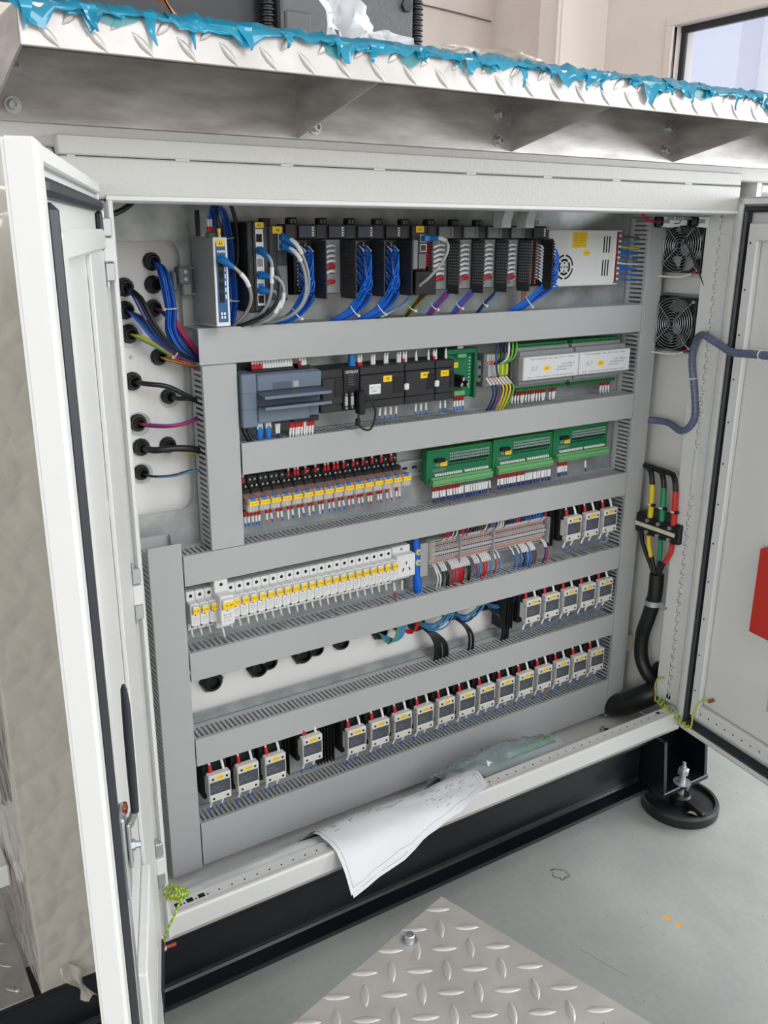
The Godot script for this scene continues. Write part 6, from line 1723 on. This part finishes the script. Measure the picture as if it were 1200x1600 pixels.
	for q in [["black cable from the gland near the frame to the duct", [Vector3(0.463, 1.145, 0), Vector3(0.478, 1.144, 0.028), Vector3(0.510, 1.138, 0.036), Vector3(0.545, 1.118, 0.036), Vector3(0.574, 1.10, 0.026)], 0.0045], ["shorter black cable from the ringed gland to the duct", [Vector3(0.525, 1.113, 0), Vector3(0.534, 1.113, 0.024), Vector3(0.552, 1.112, 0.03), Vector3(0.576, 1.10, 0.02)], 0.0042], ["thick black cable running level between two glands to the duct", [Vector3(0.469, 1.026, 0), Vector3(0.482, 1.026, 0.026), Vector3(0.515, 1.027, 0.034), Vector3(0.548, 1.022, 0.034), Vector3(0.576, 1.010, 0.024)], 0.0062], ["thin yellow wire below the thick black cable", [Vector3(0.518, 1.022, 0), Vector3(0.53, 1.018, 0.022), Vector3(0.552, 1.012, 0.026), Vector3(0.574, 1.002, 0.02)], 0.002]]:
		var o := thing("gland_cable", q[0], "cable", q[1][0])
		var p := []
		for v in q[1]: p.append(v - q[1][0])
		P(o, "cable", MB.new().tube(curve(p, 14), q[2], 9), "yellow_wire" if q[2] < 0.003 else "black_wire")
	# lower wires
	for q in [[0.974, 7, "light blue wires rising from the first wired lower gland"], [1.074, 9, "light blue wires looping up from the widest wired lower gland"], [1.169, 7, "light blue wires looping up from the gland with two black cables"], [1.273, 6, "light blue wires looping up from the last lower gland"]]:
		var o := thing("gland_wires", q[2], "wiring", Vector3(q[0], 0.54, 0.0))
		for k in q[1]:
			var d: float = k * 0.0035
			var m := "green_wire" if k == 0 else ("deep_blue" if k == 3 and q[0] > 1.1 else "light_blue")
			if q[0] < 1.0: wire(o, [Vector3(-0.006, 0.0, 0.002), Vector3(0.002 + d, -0.016 + d * 0.2, 0.03), Vector3(0.016 + d, 0.012, 0.040), Vector3(0.020 + d, 0.052, 0.034)], m, 0.0021, 10)
			else: wire(o, [Vector3(-0.004, 0.004, 0.004), Vector3(0.010 + d * 0.4, -0.012 + ((k * 5) % 7) * 0.003, 0.026 + ((k * 3) % 5) * 0.003), Vector3(0.034 + d * 0.5, 0.0 + ((k * 4) % 7) * 0.0028, 0.034 + (k % 4) * 0.005), Vector3(0.048 + d, 0.028, 0.040), Vector3(0.052 + d, 0.056, 0.034 - (k % 3) * 0.006)], m, 0.0019, 12)
	var rd := thing("gland_wires", "thin red wires looping at the small lower gland", "wiring", Vector3(1.025, 0.54, 0.0))
	for k in 4: wire(rd, [Vector3(0, 0, 0.004), Vector3(0.012 + k * 0.003, -0.010 + k * 0.002, 0.024), Vector3(0.022 + k * 0.003, 0.01, 0.03), Vector3(0.026 + k * 0.003, 0.05, 0.03)], "red_wire", 0.0014, 9)
	var bk := [[1.074, [0.0, 0.008, 0.016, 0.026, 0.034], 1.098], [1.169, [0.0, 0.011], 1.196], [1.273, [0.0, 0.009, 0.017], 1.296]]
	for b in bk:
		for k in b[1].size():
			var o := thing("gland_cable", "black cable hanging from the lower glands into the duct, %s from the breakers" % ORD[(0 if b[0] < 1.1 else (5 if b[0] < 1.2 else 7)) + k], "cable", Vector3(b[0], 0.535, 0.0))
			var e: float = b[2] - b[0] + b[1][k]
			P(o, "cable", MB.new().tube(curve([Vector3(0, 0, 0.004), Vector3(e * 0.35, -0.010, 0.034), Vector3(e * 0.8, -0.036, 0.042), Vector3(e, -0.065, 0.038), Vector3(e + 0.003, -0.094, 0.030)], 12), 0.0034, 8), "black_wire")
	tag(P(self, "plate_screw", MB.new().lathe([[0.0035, 0], [0.0025, 0.002], [0, 0.002]], Vector3(0.464, 1.186, -0.012), Vector3.BACK, 10), "zinc"), "tiny screw in the white gland panel", "screw")

# ---------------------------------------------------------------- right hand wall: fans, bus cables, conduit
func build_right_side() -> void:
	for k in 2:
		var y := [1.370, 1.195][k] as float
		var o := thing("cooling_fan", ["black cooling fan with wire guard under the header", "black cooling fan with wire guard above the spiral wrapped cable"][k], "fan", Vector3(1.738, y, 0.117), "cooling fans")
		var bs := Basis(Vector3(0, 0, 1), Vector3(0, 1, 0), Vector3(-1, 0, 0))
		# local z points into the cabinet
		var fr := MB.new()
		fr.bb(-0.06, 0.06, 0.057, 0.06, -0.0, 0.038, 0.001); fr.bb(-0.06, 0.06, -0.06, -0.057, 0, 0.038, 0.001)
		fr.bb(-0.06, -0.057, -0.06, 0.06, 0, 0.038, 0.001); fr.bb(0.057, 0.06, -0.06, 0.06, 0, 0.038, 0.001)
		for sx in [-1.0, 1.0]:
			for sy in [-1.0, 1.0]: fr.prism([Vector2(0.06 * sx, 0.06 * sy), Vector2(0.06 * sx, 0.022 * sy), Vector2(0.050 * sx, 0.034 * sy), Vector2(0.034 * sx, 0.050 * sy), Vector2(0.022 * sx, 0.06 * sy)], 0.0, 0.037)
		P(o, "housing", fr, "black", Vector3.ZERO, bs)
		P(o, "hub", MB.new().lathe([[0.026, 0.004], [0.026, 0.030], [0.024, 0.032], [0, 0.032]], Vector3.ZERO, Vector3.BACK, 20), "black", Vector3.ZERO, bs)
		P(o, "hub_label", MB.new().lathe([[0.012, 0.0322], [0, 0.0324]], Vector3(0.008, -0.012, 0), Vector3.BACK, 14), "grey_pl", Vector3.ZERO, bs)
		for j in 7: P(o, "blade", MB.new().box(Vector3(0.040, 0, 0.016), Vector3(0.032, 0.024, 0.0018), 0.0005, Basis(Vector3.RIGHT, 0.6)), "black", Vector3.ZERO, bs * Basis(Vector3.BACK, TAU * j / 7.0))
		var gd := MB.new()
		for j in 9:
			var p := []
			var rr := 0.007 + j * 0.0064
			for a in 29: p.append(Vector3(cos(TAU * a / 28.0) * rr, sin(TAU * a / 28.0) * rr, 0.043))
			gd.tube(p, 0.0009, 5, false)
		for a in 4:
			var d := Vector3(cos(TAU * (a + 0.5) / 4.0), sin(TAU * (a + 0.5) / 4.0), 0)
			gd.tube([d * 0.006 + Vector3(0, 0, 0.0442), d * 0.060 + Vector3(0, 0, 0.0442), d * 0.0735 + Vector3(0, 0, 0.039)], 0.001, 5)
		P(o, "guard", gd, "steel", Vector3.ZERO, bs)
		for sx in [-1.0, 1.0]:
			for sy in [-1.0, 1.0]: P(o, "screw", MB.new().lathe([[0.0042, 0.037], [0.0035, 0.0405], [0, 0.041]], Vector3(0.0525 * sx, 0.0525 * sy, 0), Vector3.BACK, 10), "zinc", Vector3.ZERO, bs)
		P(o, "mounting_plate", MB.new().bb(1.7385, 1.7600, y - 0.070, y + 0.066, 0.045, 0.205, 0.001), "zinc" if k else "paint_plain", -o.position)
		P(o, "crimp", MB.new().tube([Vector3(-0.040, -0.060, 0.040), Vector3(-0.040, -0.054, 0.052)], 0.0028, 7), "red")
		P(o, "supply_lead", MB.new().tube(curve([Vector3(-0.040, -0.060, 0.040), Vector3(-0.041, -0.068, 0.018), Vector3(-0.044, -0.070, -0.02), Vector3(-0.05, -0.068, -0.07)], 10), 0.0022, 6), "white_wire")
	# spiral wrapped cable to the door
	var sp := thing("wrapped_cable", "blue-grey spiral wrapped cable curving from the duct to the door", "cable", Vector3(1.70, 0.955, 0.10))
	var pts := [Vector3(1.705, 0.957, 0.055), Vector3(1.715, 0.960, 0.117), Vector3(1.700, 0.951, 0.176), Vector3(1.695, 0.985, 0.210), Vector3(1.695, 1.04, 0.205), Vector3(1.69, 1.12, 0.190), Vector3(1.680, 1.168, 0.205), Vector3(1.655, 1.184, 0.240), Vector3(1.635, 1.180, 0.275), Vector3(1.632, 1.168, 0.31), Vector3(1.62, 1.160, 0.345), Vector3(1.600, 1.165, 0.42), Vector3(1.58, 1.17, 0.55)]
	var lp := []
	for p in pts: lp.append(p - sp.position)
	var cc := curve(lp, 60)
	P(sp, "core", MB.new().tube(cc, 0.0076, 9), "spiral_core")
	var dk := MB.new()
	for k in range(0, 60): dk.tube([cc[k], cc[k].lerp(cc[k + 1], 0.86)], 0.0084, 9, true)
	P(sp, "spiral_wrap", dk, "spiral")
	for k in [22, 50]: tie(sp, cc[k], (cc[k + 1] - cc[k - 1]).normalized(), 0.009)
	# bus support with three phase cables
	var bb := thing("busbar_support", "black busbar support block with a pale strap on the side wall", "busbar", Vector3(1.75, 0.70, 0.14))
	P(bb, "block", MB.new().bb(-0.062, 0.008, -0.024, 0.026, -0.068, 0.070, 0.003), "black")
	for z in [-0.028, 0.006, 0.042]: P(bb, "bolt", MB.new().tube([Vector3(-0.062, 0.014, z), Vector3(-0.068, 0.014, z)], 0.005, 6).tube([Vector3(-0.062, -0.016, z), Vector3(-0.068, -0.016, z)], 0.005, 6), "zinc")
	P(bb, "strap", MB.new().bb(-0.0655, -0.0625, -0.006, 0.004, -0.066, 0.058, 0.0005), "cream")
	var cols := ["yellow_sleeve", "green_sleeve", "red_sleeve"]
	var nm := ["yellow", "green", "red"]
	var zt := [0.112, 0.148, 0.184]
	for k in 3:
		var z: float = zt[k]
		var o := thing("phase_cable", "black phase cable with %s sleeves above and below the support block" % nm[k], "cable", Vector3(1.69, 0.725, z), "phase cables")
		P(o, "upper_sleeve", MB.new().tube(curve([Vector3(0, -0.002, 0.004), Vector3(0, 0.04, 0.003), Vector3(0, 0.082, 0.0)], 6), 0.0072, 10), cols[k])
		P(o, "upper_cable", MB.new().tube(curve([Vector3(0, 0.080, 0), Vector3(0.0, 0.098, -0.003), Vector3(0.004, 0.112, -0.012), Vector3(0.010, 0.118, -0.03), Vector3(0.018, 0.119, 0.055 - z), Vector3(0.022, 0.117, 0.0 - z)], 14), 0.0068, 10), "black_wire")
		P(o, "lower_sleeve", MB.new().tube(curve([Vector3(0, -0.05, 0.006), Vector3(0.002, -0.075, 0.007 - (0.0 if k < 2 else 0.004)), Vector3(0.004, -0.104, [0.016, 0.006, -0.012][k])], 6), 0.006, 10), cols[k])
		P(o, "lower_cable", MB.new().tube(curve([Vector3(0.004, -0.102, [0.016, 0.006, -0.012][k]), Vector3(0.006, -0.125, [0.024, 0.004, -0.024][k]), Vector3(0.008, -0.16, [0.034, 0.0, -0.034][k])], 6), 0.0056, 9), "black_wire")
		tie(o, Vector3(0, 0.032, 0.004), Vector3.UP, 0.0085)
		P(o, "tie_head", MB.new().bb(-0.008, 0.002, 0.028, 0.035, 0.008, 0.016, 0.001), "black")
	var ex := thing("black_cable", "black neutral cable slanting behind the phase cables into the conduit", "cable", Vector3(1.70, 0.56, 0.14))
	P(ex, "cable", MB.new().tube(curve([Vector3(0.01, 0.115, -0.065), Vector3(0.004, 0.08, -0.05), Vector3(0.0, 0.03, -0.012), Vector3(0.0, -0.01, 0.0)], 8), 0.0056, 9), "black_wire")
	# conduit
	var cd := thing("conduit", "black corrugated conduit clamped to the side wall and turning to the floor", "conduit", Vector3(1.70, 0.58, 0.146))
	var cp := curve([Vector3(0, 0, 0), Vector3(0, -0.06, 0.0), Vector3(0, -0.12, -0.012), Vector3(0.0, -0.18, -0.026), Vector3(0, -0.24, -0.022), Vector3(0.005, -0.28, 0.0), Vector3(0.03, -0.30, 0.016), Vector3(0.06, -0.305, 0.02)], 110)
	var rr := []
	for k in cp.size(): rr.append(0.0185 if k % 2 else 0.0172)
	P(cd, "corrugated_tube", MB.new().tube(cp, rr, 18), "black")
	var cm := P(cd, "clamp", MB.new().lathe([[0.0195, -0.007], [0.0205, -0.007], [0.0205, 0.007], [0.0195, 0.007]], Vector3(0, -0.078, -0.002), Vector3.UP, 22), "zinc")
	P(cm, "clamp_ear", MB.new().bb(0.0, 0.004, -0.088, -0.070, 0.017, 0.050, 0.0018), "zinc")
	P(cm, "screw", MB.new().lathe([[0.004, 0], [0.004, 0.002], [0, 0.002]], Vector3(0.0, -0.079, 0.040), Vector3.LEFT, 10), "steel")
	var fg := thing("wall_gland", "large black gland where the conduit leaves through the side wall", "cable gland", Vector3(1.759, 0.275, 0.165))
	P(fg, "ring", MB.new().lathe([[0.052, 0], [0.052, 0.006], [0.046, 0.012], [0.036, 0.022], [0.030, 0.022], [0.028, 0.004], [0, 0.004]], Vector3.ZERO, Vector3.LEFT, 26), "black")
	var c2 := thing("conduit", "thick black conduit lying on the cabinet floor behind the upright duct", "conduit", Vector3(1.70, 0.2, 0.10))
	P(c2, "tube", MB.new().tube(curve([Vector3(0.05, 0.065, 0.065), Vector3(0.015, 0.05, 0.062), Vector3(-0.01, 0.02, 0.03), Vector3(-0.018, -0.005, 0.0), Vector3(-0.03, -0.018, -0.03), Vector3(-0.035, -0.022, -0.055)], 40), 0.030, 18), "black")
	tag(P(self, "cable_tag", MB.new().bb(1.722, 1.75, 0.315, 0.36, 0.02, 0.05, 0.003), "cream"), "pale tag half hidden behind the black conduit", "tag")
	# latch fittings under the header and the strap that hangs from them
	for k in 2:
		var o := thing("latch_fitting", ["white spring latch fitting next to the upright duct's top", "white spring latch fitting at the perforated rail"][k], "latch", Vector3(1.655 + k * 0.046, 1.421, 0.12 + k * 0.058), "white latch fittings")
		var bs := Basis(Vector3.UP, -0.62)
		P(o, "body", MB.new().prism([Vector2(-0.022, -0.011), Vector2(0.0, -0.013), Vector2(0.026, -0.009), Vector2(0.034, -0.007), Vector2(0.034, 0.006), Vector2(0.0, 0.009), Vector2(-0.022, 0.010)], -0.008, 0.008), "white_pl", Vector3.ZERO, bs)
		P(o, "slot", MB.new().bb(-0.016, -0.004, -0.004, 0.005, 0.008, 0.0086), "grey_pl", Vector3.ZERO, bs)
		P(o, "spring_clip", MB.new().tube([Vector3(0.006, -0.005, 0.009), Vector3(0.016, -0.004, 0.009), Vector3(0.020, 0.0, 0.009), Vector3(0.016, 0.004, 0.009), Vector3(0.006, 0.004, 0.009)], 0.0009, 5), "ink", Vector3.ZERO, bs)
		P(o, "end_boot", MB.new().lathe([[0.013, -0.034], [0.014, -0.024], [0.012, -0.018], [0, -0.018]], Vector3.ZERO, Vector3.RIGHT, 14), "black", Vector3.ZERO, bs)
	P(get_node("latch_fitting"), "red_lead", MB.new().tube(curve([Vector3(-0.026, 0.0, -0.018), Vector3(-0.044, 0.002, -0.026), Vector3(-0.056, 0.010, -0.03), Vector3(-0.050, 0.022, -0.034)], 8), 0.003, 7), "red_wire")
	tag(P(self, "lock_rod", MB.new().bb(1.60, 1.75, 1.431, 1.437, 0.06, 0.20, 0.001).bb(1.62, 1.70, 1.424, 1.431, 0.14, 0.16, 0.001), "zinc"), "grey steel latch rail above the white latch fittings", "latch rail")
	var st := P(self, "cable_strap", MB.new().tube([Vector3(1.655, 1.412, 0.150), Vector3(1.653, 1.38, 0.170), Vector3(1.648, 1.330, 0.208), Vector3(1.643, 1.290, 0.236)], [0.0022, 0.0024, 0.0028, 0.0008], 6), "charcoal")
	tag(st, "long black strap tail hanging from the latch fittings past the fan", "strap")
	# coiled earth wires
	earth_coil("coiled green and yellow earth wire bridging to the lower door corner", [Vector3(1.70, 0.315, 0.205), Vector3(1.692, 0.312, 0.192), Vector3(1.687, 0.29, 0.188), Vector3(1.683, 0.272, 0.196)], Vector3(1.680, 0.262, 0.205), Vector3(1.648, 0.252, 0.330), 10, 0.007, [Vector3(1.645, 0.262, 0.340), Vector3(1.640, 0.300, 0.345), Vector3(1.645, 0.335, 0.355), Vector3(1.665, 0.338, 0.366)])
	earth_coil("coiled green and yellow earth wire at the hinge side sill", [], Vector3(0.362, 0.333, 0.300), Vector3(0.392, 0.306, 0.290), 5, 0.0115, [Vector3(0.39, 0.318, 0.298), Vector3(0.365, 0.30, 0.318), Vector3(0.345, 0.275, 0.325), Vector3(0.340, 0.252, 0.322)])
	var ls := thing("earth_stud", "copper earth stud with red crimp at the door's lower corner", "earth stud", Vector3(0.341, 0.242, 0.320))
	P(ls, "stud", MB.new().tube([Vector3(-0.006, 0, 0), Vector3(0.020, 0.002, 0.004)], 0.0032, 8), "copper")
	P(ls, "nut", MB.new().lathe([[0.006, -0.004], [0.006, 0.003], [0, 0.003]], Vector3.ZERO, Vector3.RIGHT, 6, true), "zinc")
	P(ls, "crimp", MB.new().tube([Vector3(0, 0.004, 0.001), Vector3(-0.001, 0.018, 0.002)], 0.0032, 8), "red")

func earth_coil(label: String, before: Array, a: Vector3, b: Vector3, turns: int, r: float, after: Array) -> void:
	var o := thing("earth_wire", label, "earth wire", (a + b) * 0.5)
	var p := []
	for q in before: p.append(q - o.position)
	var ax := (b - a).normalized()
	var e1 := ax.cross(Vector3.UP).normalized()
	var e2 := ax.cross(e1)
	for k in turns * 9 + 1:
		var t := float(k) / (turns * 9)
		var an := TAU * turns * t
		p.append(a.lerp(b, t) - o.position + (e1 * cos(an) + e2 * sin(an)) * r * (1.0 - 0.25 * t))
	for q in after: p.append(q - o.position)
	var c := curve(p, turns * 22 + 20)
	P(o, "insulation", MB.new().tube(c, 0.0021, 7), "yellow_wire")
	var s := MB.new()
	for k in c.size() - 1:
		if k % 3 != 0: s.tube([c[k] + Vector3(0, 0.0005, 0.0006), c[k + 1] + Vector3(0, 0.0005, 0.0006)], 0.0019, 6, false)
	P(o, "stripe", s, "green_wire")

# ---------------------------------------------------------------- papers, bag and small things on the cabinet floor
func build_floor_items() -> void:
	var nz := FastNoiseLite.new()
	nz.seed = 52; nz.frequency = 5.0
	# drawing sheets: from the floor of the cabinet over the sill, the front corner hanging down
	for k in 3:
		var rows := []
		for r in 15:
			var row := []
			for q in 13:
				var t := q / 12.0
				var f := r / 14.0
				# back edge lies on the floor, front edge hangs over the sill
				var xb := 0.672 + 0.44 * t + k * 0.004
				var z: float
				var y: float
				var L := f * (0.290 - 0.100 * t) * (1.0 + 0.02 * k)
				if L < 0.195:
					z = 0.075 + L
					y = 0.150 + 0.121 * smoothstep(0.0, 0.155, L)
				else:
					var e := L - 0.195
					var a := minf(e / 0.028, 1.0) * 1.15
					z = 0.270 + 0.028 * sin(a) + maxf(0.0, e - 0.028) * 0.36
					y = 0.270 - 0.028 * (1.0 - cos(a)) - maxf(0.0, e - 0.028) * 0.93
				y += 0.005 * nz.get_noise_2d(t * 0.9 + k * 3.0, f * 0.6) - k * 0.0012
				z += 0.010 * nz.get_noise_2d(t * 0.7 + 4.0, f * 0.5 + k) + 0.003 * (2 - k)
				row.append(Vector3(xb + 0.030 * f * (1.0 - t) - 0.045 * f * t, y, z))
			rows.append(row)
		var o := P(self, "drawing_sheet", MB.new().grid(rows, 0.0003), "paper_print")
		tag(o, ["top printed circuit drawing sheet draped over the cabinet sill", "second drawing sheet just under the top one on the sill", "lowest of the stacked drawing sheets over the sill"][k], "paper", "drawing sheets over the sill")
	# the blank sheets at the back
	for k in 2:
		var rows := []
		for r in 9:
			var row := []
			for q in 11:
				var t := q / 10.0
				var f := r / 8.0
				row.append(Vector3(0.375 + 0.315 * t + k * 0.02 * f, 0.150 + 0.098 * smoothstep(0.0, 0.9, f) - k * 0.002 + 0.006 * nz.get_noise_2d(t * 0.8 + k, f * 0.7), 0.080 + 0.160 * f + 0.006 * sin(t * 5.0 + k) * f))
			rows.append(row)
		var o := P(self, "drawing_sheet", MB.new().grid(rows, 0.0003), "paper")
		tag(o, ["plain white sheet lying on the cabinet floor by the hinge side", "second plain sheet under the one by the hinge side"][k], "paper", "plain sheets on the cabinet floor")
	# antistatic bag with a green board
	var bg := thing("antistatic_bag", "crumpled grey see-through antistatic bag holding a green board", "bag", Vector3(1.255, 0.143, 0.165))
	var up := []
	for r in 13:
		var row := []
		for q in 25:
			var t := q / 24.0
			var f := r / 12.0
			var hgt := 0.066 * pow(maxf(0.0, sin(PI * f)), 0.5) * (0.55 + 0.45 * sin(PI * clampf(t * 1.08 - 0.02, 0.0, 1.0)))
			var cr := 0.010 * nz.get_noise_2d(t * 3.4, f * 1.6) * (1.8 if t < 0.35 else 0.8)
			row.append(Vector3(-0.245 + 0.335 * t, 0.062 + hgt + cr + 0.03 * f, -0.03 + f * 0.092 + 0.008 * nz.get_noise_2d(t * 2.0 + 9.0, f) + 0.0 * t))
		up.append(row)
	P(bg, "film", MB.new().grid(up, 0.0004), "bag")
	P(bg, "board", MB.new().box(Vector3(-0.02, 0.098, 0.012), Vector3(0.20, 0.0025, 0.06), 0.0, Basis(Vector3.RIGHT, -0.35)), "pcb")
	var tr := MB.new().box(Vector3(0.005, 0.112, 0.026), Vector3(0.135, 0.014, 0.014), 0.001, Basis(Vector3.RIGHT, -0.35))
	for k in 22: tr.box(Vector3(-0.056 + k * 0.0058, 0.1190, 0.029), Vector3(0.003, 0.003, 0.012), 0.0004, Basis(Vector3.RIGHT, -0.35))
	P(bg, "terminal_row", tr, "term_pale")
	P(bg, "dark_fold", MB.new().grid([[Vector3(-0.30, 0.05, -0.01), Vector3(-0.26, 0.09, 0.0), Vector3(-0.21, 0.105, 0.0), Vector3(-0.16, 0.10, 0.005)], [Vector3(-0.305, 0.055, 0.03), Vector3(-0.26, 0.105, 0.03), Vector3(-0.20, 0.100, 0.035), Vector3(-0.15, 0.11, 0.035)], [Vector3(-0.31, 0.06, 0.068), Vector3(-0.27, 0.085, 0.07), Vector3(-0.20, 0.10, 0.068), Vector3(-0.14, 0.095, 0.068)]], 0.0006), "bag_dark")
	var bo := thing("floor_bolt", "small bolt with black washer on the cabinet floor", "bolt", Vector3(1.60, 0.142, 0.105))
	P(bo, "head", MB.new().lathe([[0.007, 0], [0.007, 0.003], [0.005, 0.003], [0.005, 0.012], [0, 0.012]], Vector3.ZERO, Vector3.UP, 8, true), "steel")
	P(bo, "washer", MB.new().bb(0.002, 0.020, 0.0, 0.0012, -0.004, 0.006), "black")
